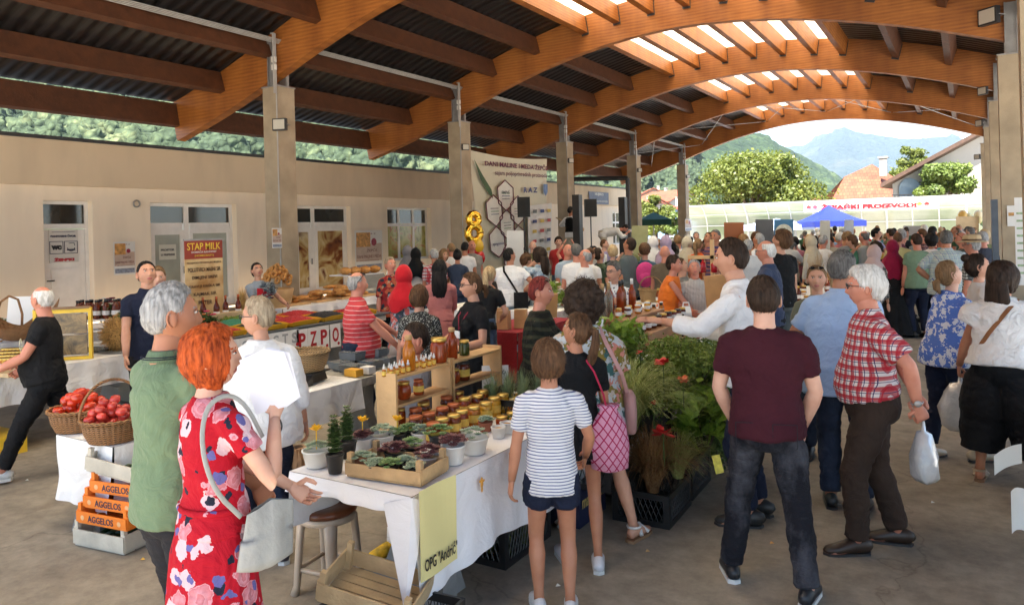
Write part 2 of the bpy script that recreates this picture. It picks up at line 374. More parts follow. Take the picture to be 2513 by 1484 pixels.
# ---------------------------------------------------------------- service building on the left
WX=-15.24
def m_wall(name,col):
 m,n,b=nodes(name); v=coords(n)
 t1=nd(n,'ShaderNodeTexNoise',Scale=.35,Detail=6); v2=coords(n,(1,1,.25)); t2=nd(n,'ShaderNodeTexNoise',Scale=2.5,Detail=6); L(n,v,t1.inputs['Vector']); L(n,v2,t2.inputs['Vector'])
 a=nd(n,'ShaderNodeMath',operation='MULTIPLY'); L(n,t1.outputs[0],a.inputs[0]); L(n,t2.outputs[0],a.inputs[1])
 r=nd(n,'ShaderNodeValToRGB'); e=r.color_ramp.elements; e[0].position=.12; e[0].color=c4(col,.9); e[1].position=.32; e[1].color=c4(col,1.03)
 L(n,a.outputs[0],r.inputs[0]); L(n,r.outputs[0],b.inputs['Base Color']); setp(b,Roughness=.85)
 t3=nd(n,'ShaderNodeTexNoise',Scale=180); L(n,v,t3.inputs['Vector']); bp=nd(n,'ShaderNodeBump',Strength=.25,Distance=.004); L(n,t3.outputs[0],bp.inputs['Height']); L(n,bp.outputs[0],b.inputs['Normal']); return m
RENDER_W=m_wall('cream_render_wall',(.86,.75,.61)); RENDER_P=m_wall('tan_render_parapet',(.70,.56,.39))
PVC=mat('white_pvc',(.82,.80,.78),.35,.05); GLASSD=mat('dark_window_glass',(.03,.028,.025),.06,.4,.8,Specular_IOR_Level=.8); GLASSF=mat('frosted_door_glass',(.34,.36,.31),.3,.2,1.5)
bld=empty('service_building',(WX,10,0),0,'long cream single storey service building with tan parapet behind the stalls','building')
def lw(o): o.location=(-WX,-10,0); return o   # children keep world coordinates
ZPT,ZPB=4.0,3.12; YA,YZ=-6,38.0; ZF=.42
OPEN=[('door',105,226,488,None),('double',368,580,497,None),('win3',727,860,507,None),('win4',950,1057,508,640),('far',1375,1400,500,None),('far2',1503,1545,520,None)]
def wy(px,py): return onX(px,py,WX).y
spans=[]
for nme,xa,xb,yt,yb in OPEN:
 y0,y1=wy(xa,yt),wy(xb,yt); zt=onX((xa+xb)/2,yt,WX).z; spans.append([nme,y0,y1,zt])
zt0=2.83
for s_ in spans: s_[3]=zt0
mb=MB(); yy=YA
for nme,y0,y1,zt in spans:
 mb.box((WX-.15,(yy+y0)/2,ZPB/2),(.3,y0-yy,ZPB)); zb=ZF if nme!='win4' and nme!='far2' else 1.15
 mb.box((WX-.15,(y0+y1)/2,(zt+ZPB)/2),(.3,y1-y0,ZPB-zt)); mb.box((WX-.15,(y0+y1)/2,zb/2),(.3,y1-y0,zb)); yy=y1
mb.box((WX-.15,(yy+YZ)/2,ZPB/2),(.3,YZ-yy,ZPB))
mb.box((WX-.15-3,YZ-.15,ZPT/2-.1),(6,.3,ZPT-.2)); mb.box((WX-.15-3,YA+.15,ZPT/2-.1),(6,.3,ZPT-.2))
lw(mb.build('wall',RENDER_W,bld))
mb=MB(); mb.box((WX-.06,(YA+YZ)/2,(ZPT+ZPB)/2),(.42,YZ-YA,ZPT-ZPB)); lw(mb.build('parapet',RENDER_P,bld))
mb=MB(); mb.box((WX-.06,(YA+YZ)/2,ZPT+.035),(.52,YZ-YA+.1,.07)); mb.box((WX-3.3,(YA+YZ)/2,ZPT-.3),(6,YZ-YA-.7,.1)); lw(mb.build('roof_coping',DARKST,bld))
mb=MB(); mb.box((WX+.55,(YA+YZ)/2,ZF/2-.01),(1.1,YZ-YA,ZF-.02)); lw(mb.build('plinth',CONC,bld))
FX=WX-.2
def pvcframe(par,y0,y1,z0,z1,w=.07,d=.06,x=FX):
 mb=MB()
 mb.box((x,y0+w/2,(z0+z1)/2),(d,w,z1-z0)); mb.box((x,y1-w/2,(z0+z1)/2),(d,w,z1-z0)); mb.box((x,(y0+y1)/2,z0+w/2),(d,y1-y0-2*w,w)); mb.box((x,(y0+y1)/2,z1-w/2),(d,y1-y0-2*w,w))
 return mb
def pane(par,y0,y1,z0,z1,mt,x=FX-.01):
 mb=MB(); mb.box((x,(y0+y1)/2,(z0+z1)/2),(.012,y1-y0,z1-z0)); o=mb.build('pane',mt,par); return o
def m_photo(name,cols,sc,rot=0.):
 """photo print on glass: soft coloured blobs"""
 m,n,b=nodes(name); v=coords(n,(1,1,1),(rot,0,0)); t=nd(n,'ShaderNodeTexNoise',Scale=sc,Detail=2.5,Distortion=1.2); L(n,v,t.inputs['Vector'])
 r=nd(n,'ShaderNodeValToRGB'); el=r.color_ramp.elements
 for i,c in enumerate(cols):
  p_=.28+.44*i/(len(cols)-1)
  if i<2: el[i].position=p_; el[i].color=c4(c)
  else: q=el.new(p_); q.color=c4(c)
 L(n,t.outputs[0],r.inputs[0]); L(n,r.outputs[0],b.inputs['Base Color']); setp(b,Roughness=.12,Specular_IOR_Level=.6); return m
PH_BREAD=m_photo('bread_print_glass',[(.05,.012,.006),(.22,.07,.02),(.5,.36,.15),(.62,.52,.32),(.12,.03,.02)],1.6)
PH_HONEY=m_photo('honey_print_glass',[(.06,.03,.015),(.28,.28,.05),(.45,.42,.12),(.4,.15,.04),(.55,.42,.25)],2.2)
def fb(mb,name,mt,par): return lw2(mb.build(name,mt,par))
def lw2(o): o.location=(-WX,-10,0) if o.parent is bld else (0,0,0); return o
for nme,y0,y1,zt in spans:
 W=y1-y0
 if nme=='door':
  d=pvcframe(None,y0,y1,ZF,zt).build('door_frame',PVC,bld); lw(d)
  pane(d,y0+.07,y1-.07,2.36,zt-.07,GLASSD); q=MB(); q.box((FX,(y0+y1)/2,2.32),(.06,W-.14,.1)); q.build('transom_bar',PVC,d)
  dr=MB(); dr.box((FX,(y0+y1)/2,(ZF+2.27)/2),(.05,W-.16,2.27-ZF-.02)); dr.box((FX+.03,(y0+y1)/2,1.9),(.012,W-.4,.62)); dr.box((FX+.03,(y0+y1)/2,1.0),(.012,W-.4,.95)); o=dr.build('door_leaf',PVC,bld); lw(o)
  h=MB(); h.box((FX+.08,y0+.17,1.25),(.03,.13,.025)); h.build('handle',DARKST,o)
  # WC sign
  WXs=FX+.045; sg=MB(); zc=1.93; yc=(y0+y1)/2-.03; sg.box((WXs,yc,zc),(.008,.56,.66)); so_=sg.build('wc_sign',mat('pale_sign_board',(.62,.6,.57),.35,.03),o)
  NV=mat('navy_print',(.02,.02,.06),.5,0); RDP=mat('red_print',(.45,.03,.04),.5,0)
  def TX(s,y,z,w,h,mt,par,bold=.01,x=WXs+.006): return curvemesh('lettering',s,.1,mt,par,frame((x,y,z),(0,1,0),(0,0,1)),.0008,bold,width=w,height=h)
  TX('SANITARNI ČVOR',yc,zc+.2,.5,.055,NV,so_); TX('ŽENSKI',yc,zc-.27,.4,.075,RDP,so_)
  q=MB()
  for cy in (yc-.14,yc+.14):
   for (a,b_,c_,d_) in ((0,.12,.26,.012),(0,-.12,.26,.012),(-.125,0,.012,.25),(.125,0,.012,.25)): q.box((WXs+.006,cy+a,zc-.03+b_),(.004,c_,d_))
  q.box((WXs+.006,yc,zc+.28),(.004,.44,.008))
  q.box((WXs+.007,yc+.14,zc-.08),(.004,.16,.03)); q.tube([(WXs+.008,yc+.07,zc-.04),(WXs+.008,yc+.09,zc-.09),(WXs+.008,yc+.14,zc-.11),(WXs+.008,yc+.19,zc-.09),(WXs+.008,yc+.21,zc-.04)],.008,5); q.tube([(WXs+.008,yc+.1,zc+.05),(WXs+.008,yc+.2,zc+.06),(WXs+.008,yc+.21,zc+.0)],.007,5)
  q.build('pictogram',NV,so_); TX('WC',yc-.14,zc-.03,.2,.09,mat('black_print',(.012,.012,.014),.5,0),so_,.015)
 elif nme in('double','win3'):
  n0=y0+W*(.44 if nme=='double' else .36)
  f=pvcframe(None,y0,y1,ZF,zt,.08); f.box((FX,n0,(ZF+zt)/2),(.06,.12,zt-ZF-.16)); f.box((FX,(y0+n0)/2,2.3),(.058,n0-y0-.2,.16)); f.box((FX,(y1+n0)/2,2.3),(.058,y1-n0-.2,.16))
  d=f.build('window_frame',PVC,bld); lw(d)
  pane(d,y0+.07,n0-.05,2.37,zt-.07,GLASSD); pane(d,n0+.05,y1-.07,2.37,zt-.07,GLASSD)
  fl=pvcframe(None,y0+.08,n0-.06,ZF+.06,2.22,.11,.07,FX+.012); o=fl.build('door_leaf',PVC,bld); lw(o)
  pane(o,y0+.18,n0-.16,ZF+.16,2.12,GLASSF if nme=='double' else PH_BREAD,FX); 
  h=MB(); h.box((FX+.08,n0-.11,1.3),(.03,.03,.16)); h.build('handle',STEEL,o)
  fl=pvcframe(None,n0+.06,y1-.08,ZF+.06,2.22,.09,.07,FX+.012); o2=fl.build('window_sash',PVC,bld); lw(o2)
  pane(o2,n0+.14,y1-.16,ZF+.14,2.14,GLASSF if nme=='double' else PH_BREAD,FX)
  if nme=='double':
   q=MB(); q.box((FX+.01,(y0+n0)/2+.02,1.72),(.004,.42,.34)); s1=q.build('paper_notice',mat('notice_paper',(.62,.62,.55),.6,.03),o)
   for i,tx in enumerate(('PROSTOR','ZA PREPACKE')): curvemesh('lettering',tx if i==0 else 'U PRIPREMI',.08,mat('grey_print',(.1,.1,.1),.6,0),s1,frame((FX+.015,(y0+n0)/2+.02,1.77-.11*i),(0,1,0),(0,0,1)),.0005,.006,width=.34,height=.05)
 else:
  zb=1.15 if nme in('win4','far2') else ZF
  f=pvcframe(None,y0,y1,zb,zt,.07)
  for k in (1,2): f.box((FX,y0+W*k/3,(zb+zt)/2),(.058,.09,zt-zb-.14))
  f.box((FX,(y0+y1)/2,2.28),(.062,W-.14,.1)); d=f.build('window_frame',PVC,bld); lw(d)
  pane(d,y0+.05,y1-.05,2.3,zt-.05,GLASSD); pane(d,y0+.05,y1-.05,zb+.05,2.26,PH_HONEY if nme=='win4' else GLASSD)
# wall ring bracket, lamp etc
mb=MB()
for k in range(14): pass
pp=onX(332,500,WX); mb.tube([(pp.x+.05,pp.y+.07*math.cos(a),pp.z+.07*math.sin(a)) for a in np.linspace(0,2*PI,13)],.018,6); lw(mb.build('wall_ring',STEEL,bld))
# blue-grey dairy sign on the parapet far end
pa,pb=onX(1436,473,WX),onX(1484,500,WX)
mb=MB(); mb.box((WX+.2,(pa.y+pb.y)/2,(pa.z+pb.z)/2),(.04,pb.y-pa.y,abs(pa.z-pb.z)+.1)); sg=mb.build('dairy_shop_sign',mat('faded_blue_sign',(.13,.15,.22),.5,.1),None); sg['label']='faded blue dairy shop sign on the far end of the tan parapet'; sg['category']='sign'
for i,tx in enumerate(('MLIJEKO','I MLIJEČNI PROIZVODI')): curvemesh('lettering',tx,.2,mat('sign_letter_grey',(.5,.5,.48),.5,0),sg,frame((WX+.225,(pa.y+pb.y)/2,(pa.z+pb.z)/2+.17-.32*i),(0,1,0),(0,0,1)),.001,.01,width=(pb.y-pa.y)*(.45 if i==0 else .85),height=.16)
# ================================================================ FAR SETTING
mb=MB(); mb.grid(lambda u,v:(-60+120*u,-60+58.6*v,.004),4,4); mb.grid(lambda u,v:(2.2+60*u,-1.4+46*v,.004),4,4); mb.grid(lambda u,v:(-40+42*u,34.7+10*v,.004),4,4)
tag(mb.build('bounce_paving',mat('pale_bounce_paving',(.60,.57,.52),.85,.12,1.5,.1,30)),kind='structure')  # pale sheets added round the hall to bounce sunlight inside
def m_leaf(name,c1,c2,tr=.35,sc=1.2):
 if name in MATS: return MATS[name]
 m,n,b=nodes(name); o=n.nodes['Material Output']; v=coords(n); t=nd(n,'ShaderNodeTexNoise',Scale=sc,Detail=4); L(n,v,t.inputs['Vector'])
 t2=nd(n,'ShaderNodeTexNoise',Scale=sc*9,Detail=1); L(n,v,t2.inputs['Vector']); a=nd(n,'ShaderNodeMixRGB',Fac=.5); L(n,t.outputs[0],a.inputs[1]); L(n,t2.outputs[0],a.inputs[2])
 r=nd(n,'ShaderNodeValToRGB'); e=r.color_ramp.elements; e[0].position=.36; e[0].color=c4(c1); e[1].position=.64; e[1].color=c4(c2); L(n,a.outputs[0],r.inputs[0]); L(n,r.outputs[0],b.inputs['Base Color']); setp(b,Roughness=.5)
 if tr>0:
  x=nd(n,'ShaderNodeMixShader'); x.inputs[0].default_value=tr; tl=nd(n,'ShaderNodeBsdfTranslucent'); L(n,r.outputs[0],tl.inputs[0]); L(n,b.outputs[0],x.inputs[1]); L(n,tl.outputs[0],x.inputs[2]); L(n,x.outputs[0],o.inputs[0])
 MATS[name]=m; return m
def npmesh(name,V,F,mt,parent=None,smooth=False,loc=None):
 me=bpy.data.meshes.new(name); V=np.asarray(V,dtype=np.float32); F=np.asarray(F,dtype=np.int32); k=F.shape[1]
 me.vertices.add(len(V)); me.vertices.foreach_set('co',V.ravel()); me.loops.add(F.size); me.loops.foreach_set('vertex_index',F.ravel())
 me.polygons.add(len(F)); me.polygons.foreach_set('loop_start',np.arange(len(F),dtype=np.int32)*k); me.polygons.foreach_set('loop_total',np.full(len(F),k,dtype=np.int32))
 if smooth: me.polygons.foreach_set('use_smooth',np.ones(len(F),dtype=bool))
 me.update(calc_edges=True); me.materials.append(mt); o=bpy.data.objects.new(name,me); scene.collection.objects.link(o)
 if parent is not None: o.parent=parent
 if loc is not None: o.location=loc
 return o
def leafcloud(centers,radii,count,size,rng,shell=.55,asp=.6,up=.3):
 """leaf quads spread in blobs"""
 centers=np.asarray(centers,float); radii=np.asarray(radii,float); k=len(centers); w=radii.prod(1)**(2/3); idx=rng.choice(k,count,p=w/w.sum())
 d=rng.normal(size=(count,3)); d/=np.linalg.norm(d,axis=1)[:,None]; r=shell+(1-shell)*rng.rand(count)**.6; r*=1+.14*rng.randn(count)
 p=centers[idx]+d*r[:,None]*radii[idx]
 nrm=d+rng.normal(size=(count,3))*.8; nrm[:,2]+=up; nrm/=np.linalg.norm(nrm,axis=1)[:,None]
 a=np.cross(nrm,rng.normal(size=(count,3))); a/=np.linalg.norm(a,axis=1)[:,None]; b=np.cross(nrm,a); s=size*(.6+.8*rng.rand(count))[:,None]
 V=np.stack([p-a*s,p-b*s*asp,p+a*s,p+b*s*asp],1).reshape(-1,3); F=np.arange(count*4).reshape(-1,4); return V,F
BARK=mat('tree_bark',(.09,.065,.045),.9,.3,8,.5)
def tree(loc,h,w,seed,mt,label,leaf=.16,n=14000,trunk=.3,cat='tree',group=None,blobs=26,low=.25):
 rng=np.random.RandomState(seed); e=empty('leafy_tree',loc,0,label,cat,group)
 C=[];Rr=[]
 for i in range(blobs):
  a=rng.rand()*2*PI; t=low+(1-low)*rng.rand()**.8; rr=w/2*math.sqrt(max(.05,1-((t-.45)/.6)**2))*(.3+.62*rng.rand()); s=w*(.075+.13*rng.rand())
  C.append((rr*math.cos(a),rr*math.sin(a),min(t*h,h-s*.8))); Rr.append((s,s,s*.8))
 V,F=leafcloud(C,Rr,n,leaf,rng); cr=npmesh('crown',V,F,mt,e)
 mb=MB(); mb.tube([(0,0,0),(.05,.03,h*.25),(.0,0,h*.5),(.1,0,h*.8)],[w*.035,w*.028,w*.02,.02],8)
 for i in range(9):
  c=C[i]; z=h*(.2+.35*rng.rand()); mb.tube([(0,0,z),(c[0]*.5,c[1]*.5,(z+c[2])/2+.1*h*.2),c],[w*.016,w*.011,.01],6)
 mb.build('trunk',BARK,e); return e
LF_Y=m_leaf('sunlit_yellow_green_leaves',(.055,.09,.014),(.20,.22,.035),.4,.9)
LF_G=m_leaf('mid_green_leaves',(.06,.10,.02),(.19,.25,.05),.35,1.)
LF_F=m_leaf('far_forest_leaves',(.04,.075,.025),(.14,.19,.06),0,.05)
# ---- wooded slopes
def ridge(name,pts,base,label,mt,steps=16,rough=.04,res=5.,back=True):
 """pts: list (px,py,dist); slope runs from ridge down to the base distance"""
 V=[];F=[];cols=[]
 pxs=np.linspace(pts[0][0],pts[-1][0],int((pts[-1][0]-pts[0][0])/res)+1)
 for x in pxs:
  y=np.interp(x,[p[0] for p in pts],[p[1] for p in pts]); d=np.interp(x,[p[0] for p in pts],[p[2] for p in pts])
  top=P(x,y,d); bs=np.interp(x,[p[0] for p in pts],base); g0=P(x,hor(x),bs); g0.z=-.5
  cols.append((top,g0))
 n=len(cols)
 for i,(tp,g0) in enumerate(cols):
  for j in range(steps+1):
   t=j/steps; p=g0.lerp(tp,t); p.z=-.5+(tp.z+.5)*(t**1.25)
   nn=noise.fractal(Vector((p.x,p.y,p.z))/(tp.z*.55+20),1.,2.,6); p.z+=nn*tp.z*rough*4*t*(1 if t<1 else .25)
   V.append(p)
  bk=tp+(tp-g0)*.7; bk.z=tp.z*.3; V.append(bk)
 m=steps+2
 for i in range(n-1):
  for j in range(m-1): a=i*m+j; F.append((a,a+m,a+m+1,a+1))
 o=npmesh(name,[tuple(v) for v in V],F,mt,smooth=True); tag(o,label,None,None,'structure'); return V,m
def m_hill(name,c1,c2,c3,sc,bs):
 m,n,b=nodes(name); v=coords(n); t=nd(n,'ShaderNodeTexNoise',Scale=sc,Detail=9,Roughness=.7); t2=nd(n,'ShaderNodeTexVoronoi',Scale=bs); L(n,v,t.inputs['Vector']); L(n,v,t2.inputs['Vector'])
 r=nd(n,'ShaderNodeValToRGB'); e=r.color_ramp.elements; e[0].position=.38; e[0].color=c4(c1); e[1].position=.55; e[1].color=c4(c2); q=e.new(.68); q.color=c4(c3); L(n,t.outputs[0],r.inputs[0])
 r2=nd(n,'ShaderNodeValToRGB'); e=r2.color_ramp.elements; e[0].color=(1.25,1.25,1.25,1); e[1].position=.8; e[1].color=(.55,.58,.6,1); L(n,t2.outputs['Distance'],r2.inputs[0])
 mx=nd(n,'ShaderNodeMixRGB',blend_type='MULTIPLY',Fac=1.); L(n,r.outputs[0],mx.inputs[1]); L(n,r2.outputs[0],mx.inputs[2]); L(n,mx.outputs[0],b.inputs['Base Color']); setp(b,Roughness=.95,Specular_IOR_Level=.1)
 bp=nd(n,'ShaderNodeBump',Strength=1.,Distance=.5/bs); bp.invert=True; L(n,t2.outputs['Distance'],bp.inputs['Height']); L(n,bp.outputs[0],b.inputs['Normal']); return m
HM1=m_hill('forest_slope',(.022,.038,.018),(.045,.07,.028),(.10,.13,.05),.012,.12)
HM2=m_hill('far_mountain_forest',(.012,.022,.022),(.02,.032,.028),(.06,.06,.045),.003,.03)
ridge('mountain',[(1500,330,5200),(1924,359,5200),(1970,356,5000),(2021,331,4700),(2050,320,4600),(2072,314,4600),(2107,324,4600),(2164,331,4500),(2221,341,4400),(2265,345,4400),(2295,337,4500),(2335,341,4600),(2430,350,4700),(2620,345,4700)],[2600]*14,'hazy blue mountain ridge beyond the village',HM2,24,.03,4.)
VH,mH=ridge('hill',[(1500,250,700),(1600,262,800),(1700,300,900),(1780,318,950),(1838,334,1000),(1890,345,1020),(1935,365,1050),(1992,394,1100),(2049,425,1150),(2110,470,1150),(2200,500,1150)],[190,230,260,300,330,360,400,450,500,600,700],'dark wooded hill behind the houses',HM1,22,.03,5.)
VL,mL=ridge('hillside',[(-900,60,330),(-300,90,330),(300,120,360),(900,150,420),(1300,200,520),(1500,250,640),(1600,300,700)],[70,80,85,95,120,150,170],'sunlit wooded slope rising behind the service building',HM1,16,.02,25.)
# crowns of the wood on the slope: one mass nobody could count
def ico(sub):
 import bmesh; bm=bmesh.new(); bmesh.ops.create_icosphere(bm,subdivisions=sub,radius=1); v=np.array([x.co[:] for x in bm.verts]); f=np.array([[q.index for q in t.verts] for t in bm.faces]); bm.free(); return v,f
iv,if_=ico(4)
protos=[]
for s_ in range(6):
 d=np.array([1+.36*noise.fractal(Vector(p)*2.2+Vector((s_*7,0,0)),1,2,3)+.22*abs(noise.noise(Vector(p)*9+Vector((0,s_*5,0)))) for p in iv]); protos.append(iv*d[:,None])
rng=np.random.RandomState(3); Vs=[];Fs=[];off=0
for i in range(900):
 x=-60+1760*rng.rand(); t=rng.rand()**.75
 pr=[p for p in ((-900,60,330,70),(300,120,360,85),(900,150,420,95),(1300,200,520,120),(1600,300,700,170))]
 y=np.interp(x,[p[0] for p in pr],[p[1] for p in pr]); d=np.interp(x,[p[0] for p in pr],[p[2] for p in pr]); b=np.interp(x,[p[0] for p in pr],[p[3] for p in pr])
 tp=P(x,y,d); g0=P(x,hor(x),b); t=.03+.8*t; p=g0.lerp(tp,t); z=-.5+(tp.z+.5)*(t**1.25)
 s=(2.3+2.4*rng.rand())*(1+.9*t); a=rng.rand()*6.3; ca,sa=math.cos(a),math.sin(a); v=protos[rng.randint(6)]; v=np.stack([v[:,0]*ca-v[:,1]*sa,v[:,0]*sa+v[:,1]*ca,v[:,2]*(1.+.4*rng.rand())],1)*s+np.array([p.x,p.y,z+s*.55])
 Vs.append(v); Fs.append(if_+off); off+=len(v)
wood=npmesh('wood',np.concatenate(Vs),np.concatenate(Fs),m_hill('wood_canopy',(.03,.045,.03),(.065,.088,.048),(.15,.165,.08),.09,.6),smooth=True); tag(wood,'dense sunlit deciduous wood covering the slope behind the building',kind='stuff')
# ---- chimney-like white tower on the slope
e=empty('white_tower',P(527,hor(527),170).xy.to_3d(),0,'slim white tower rising from the wood between roof beams','tower')
mb=MB(); zt=2+(586-326)*170/1815; mb.lathe([(1.0,0),(.95,zt-4),(1.3,zt-3.5),(1.3,zt-2.6),(.9,zt-2.4),(.9,zt)],16); mb.build('shaft',mat('white_render',(.7,.7,.68),.8,.05),e)
# ---- mid-distance trees
def tr(px,ptop,d,wpx,seed,mt,label,**k):
 p=P(px,hor(px),d); h=2+(hor(px)-ptop)*d/FP; return tree((p.x,p.y,0),h,wpx*d/FP,seed,mt,label,**k)
tr(1850,380,56,320,11,LF_Y,'large spreading yellow green tree behind the white fence',leaf=.13,n=34000,blobs=38,low=.22)
tr(2328,402,49,170,12,LF_G,'round green tree in front of the white gabled house',leaf=.11,n=16000)
tr(2232,360,80,120,13,LF_Y,'pale green tree top between the chimney and the gable',leaf=.17,n=9000)
tr(1610,478,75,110,14,LF_Y,'pale yellow tree below the red roofed village houses',leaf=.15,n=7000)
tr(1660,520,50,60,15,LF_G,'small green bush like tree beside the fifth left column',leaf=.09,n=5000)
tr(1480,455,110,80,16,LF_G,'green tree seen between the third and fourth left columns',leaf=.2,n=5000)
# ---- village houses
TILE=None
def m_tile():
 m,n,b=nodes('orange_roof_tiles'); v=coords(n); br=nd(n,'ShaderNodeTexBrick',Scale=3.2); br.inputs['Color1'].default_value=c4((.26,.075,.035)); br.inputs['Color2'].default_value=c4((.19,.05,.024)); br.inputs['Mortar'].default_value=c4((.09,.025,.015)); br.inputs['Mortar Size'].default_value=.05; br.inputs['Brick Width'].default_value=.9; br.inputs['Row Height'].default_value=.9
 mp=coords(n,(1,1,1),(R(90),0,0)); L(n,mp,br.inputs['Vector']); t=nd(n,'ShaderNodeTexNoise',Scale=.8,Detail=5); L(n,v,t.inputs['Vector']); r=nd(n,'ShaderNodeValToRGB'); e=r.color_ramp.elements; e[0].position=.3; e[0].color=(.7,.7,.7,1); e[1].position=.7; e[1].color=(1.2,1.2,1.2,1); L(n,t.outputs[0],r.inputs[0])
 mx=nd(n,'ShaderNodeMixRGB',blend_type='MULTIPLY',Fac=1.); L(n,br.outputs[0],mx.inputs[1]); L(n,r.outputs[0],mx.inputs[2]); L(n,mx.outputs[0],b.inputs['Base Color']); setp(b,Roughness=.8); return m
TILE=m_tile(); HW=mat('house_white_render',(.40,.37,.33),.85,.08,.8); WINB=mat('window_blue_glass',(.2,.26,.33),.1,.2,1)
def gable_house(loc,rz,w,l,hw,hr,wallm,label,nw=3,over=.4):
 e=empty('village_house',loc,rz,label,'house')
 mb=MB(); mb.box((0,0,hw/2),(w,l,hw))
 for s in (-1,1): mb.add([(-w/2,s*l/2,hw),(w/2,s*l/2,hw),(0,s*l/2,hw+hr)],[(0,1,2) if s<0 else (0,2,1)])
 mb.build('wall',wallm,e); r=MB(); k=(w/2+over)/(w/2)
 for s in (-1,1):
  a=Vector((0,0,hw+hr+.02)); b=Vector((s*w/2*k,0,hw-hr*(k-1)+.02))
  vs=[(a.x,-l/2-over,a.z),(a.x,l/2+over,a.z),(b.x,l/2+over,b.z),(b.x,-l/2-over,b.z)]; vs+=[(x,y,z+.18) for x,y,z in vs]
  r.add(vs,[(0,1,2,3),(7,6,5,4),(0,4,5,1),(1,5,6,2),(2,6,7,3),(3,7,4,0)])
 ro=r.build('roof',TILE,e); c=MB(); c.box((w*.2,l*.15,hw+hr*.9),(.6,.6,hr*.9)); c.box((w*.2,l*.15,hw+hr*1.38),(.75,.75,.12)); c.build('chimney',HW,ro)
 for i in range(nw):
  x=-w/2+w*(i+.5)/nw
  q=MB(); q.box((x,-l/2-.01,hw*.55),(w/nw*.4,.06,hw*.35)); f=q.build('window',PVC,e); q=MB(); q.box((x,-l/2-.045,hw*.55),(w/nw*.32,.02,hw*.29)); q.build('pane',GLASSD,f)
 return e
def hp(px,d): p=P(px,hor(px),d); return p
CREAMW=mat('house_cream',(.35,.29,.2),.85,.1,.8); PINKW=mat('house_pink',(.55,.42,.36),.85,.1,.8); BLUEW_=mat('house_blue',(.16,.26,.42),.8,.1,.8)
for i,(px,pt,d,w,mt,rz,lab) in enumerate([(1597,466,190,12,CREAMW,.5,'cream village house with red roof highest on the slope between columns'),(1636,470,180,11,HW,1.2,'white village house with red roof left of the fifth column'),(1583,492,150,10,PINKW,.9,'pinkish village house with tiled roof lower on the slope'),
 (1628,500,140,13,HW,.3,'white village house with broad red roof under the hill'),(1655,508,120,8,BLUEW_,.2,'blue walled village house with tiled gable beside the fifth column'),(1460,470,170,12,CREAMW,.7,'cream house roof seen under the stage frame'),(2035,482,130,9,CREAMW,.8,'small cream house with tiled roof left of the brick roofed house')]):
 p=hp(px,d); zt=2+(hor(px)-pt)*d/FP; hr=w*.24; hw=4.5; gable_house((p.x,p.y,zt-hr-hw),rz,w,w*1.1,hw,hr,mt,lab)
 if zt-hr-hw>.3:
  b=MB(); b.lathe([(w*1.6,-.3),(w*.9,zt-hr-hw+.1)],14,(p.x,p.y,0)); tag(b.build('terrain',HM1),kind='structure')
# tiled hip roof house behind the fence
e=empty('tiled_house',(0,0,0),0,'house with large orange tiled roof and white chimney behind the fence','house'); d=62
A=lambda x,y,dd=d:P(x,y,dd)
bl,br_,tl,tr_=A(2070,489),A(2192,486,60),A(2072,434,64),A(2140,403,66); pk=A(2196,436,64)
lowL=A(2042,489,63)
r=MB(); 
vs=[bl,br_,pk,tr_,tl]; dn=Vector((0,0,-.25)); back=FW*5
r.add([Vector(v) for v in vs]+[Vector(v)+dn for v in vs],[(0,1,2,3,4),(9,8,7,6,5),(0,5,6,1),(1,6,7,2),(2,7,8,3),(3,8,9,4),(4,9,5,0)])
r.add([lowL,bl,tl,lowL+dn,bl+dn,tl+dn],[(0,1,2),(5,4,3),(0,3,4,1),(1,4,5,2),(2,5,3,0)])
bp_=[tr_+back+Vector((0,0,-3)),pk+back+Vector((0,0,-2)),tl+back+Vector((0,0,-2))]; r.add([tl,tr_,pk]+bp_,[(0,2+3,3,1),(1,3,4,2)])
ro=r.build('roof',TILE,e); c=MB(); q=A(2168,410,62.); c.box((q.x,q.y,q.z),(.55,.55,1.5)); c.box((q.x,q.y,q.z+.8),(.75,.75,.12)); c.build('chimney',HW,ro)
w=MB(); m_=(bl+br_)/2; w.box((m_.x,m_.y+3,m_.z/2-.2),(5.,5,m_.z-.3),rz=0); w.build('wall',CREAMW,e)
# white gabled house with arched window
e=empty('gabled_house',(0,0,0),0,'white house with brown roof edge and tall arched window beside the right column','house'); d=50
q0,q1=P(2168,456,d),P(2425,318,d); 
w=MB(); a=P(2190,448,d+.5); b_=P(2620,215,d+.5); nrm=Vector((.15,1,0)).normalized(); base0=Vector((a.x,a.y,0)); base1=Vector((b_.x,b_.y,0))
a2,b2,c0,c1=a+nrm*8,b_+nrm*8,base0+nrm*8,base1+nrm*8
w.add([base0,base1,b_,a,c0,c1,b2,a2],[(0,1,2,3),(5,4,7,6),(0,3,7,4),(1,5,6,2),(3,2,6,7)]); wl=w.build('wall',HW,e)
r=MB(); q1=P(2620,213,d-.4); q0=P(2160,461,d-.4); t=Vector((0,0,.28)); 
vs=[q0,q1,q1+t,q0+t]; vs=vs+[v+nrm*9 for v in vs]; r.add(vs,[(0,1,2,3),(5,4,7,6),(3,2,6,7),(1,0,4,5),(0,3,7,4),(1,5,6,2)]); r.build('roof',mat('brown_roof_edge',(.09,.05,.035),.7,.2,5),e)
wm=MB(); cx=P(2233,478,d+.35); rw=27*d/FP; N=14; ring=[cx+RT*(rw*math.cos(PI*i/N))+UP*(.35+rw*1.05*math.sin(PI*i/N)) for i in range(N+1)]+[cx-RT*rw-UP*.6,cx+RT*rw-UP*.6]
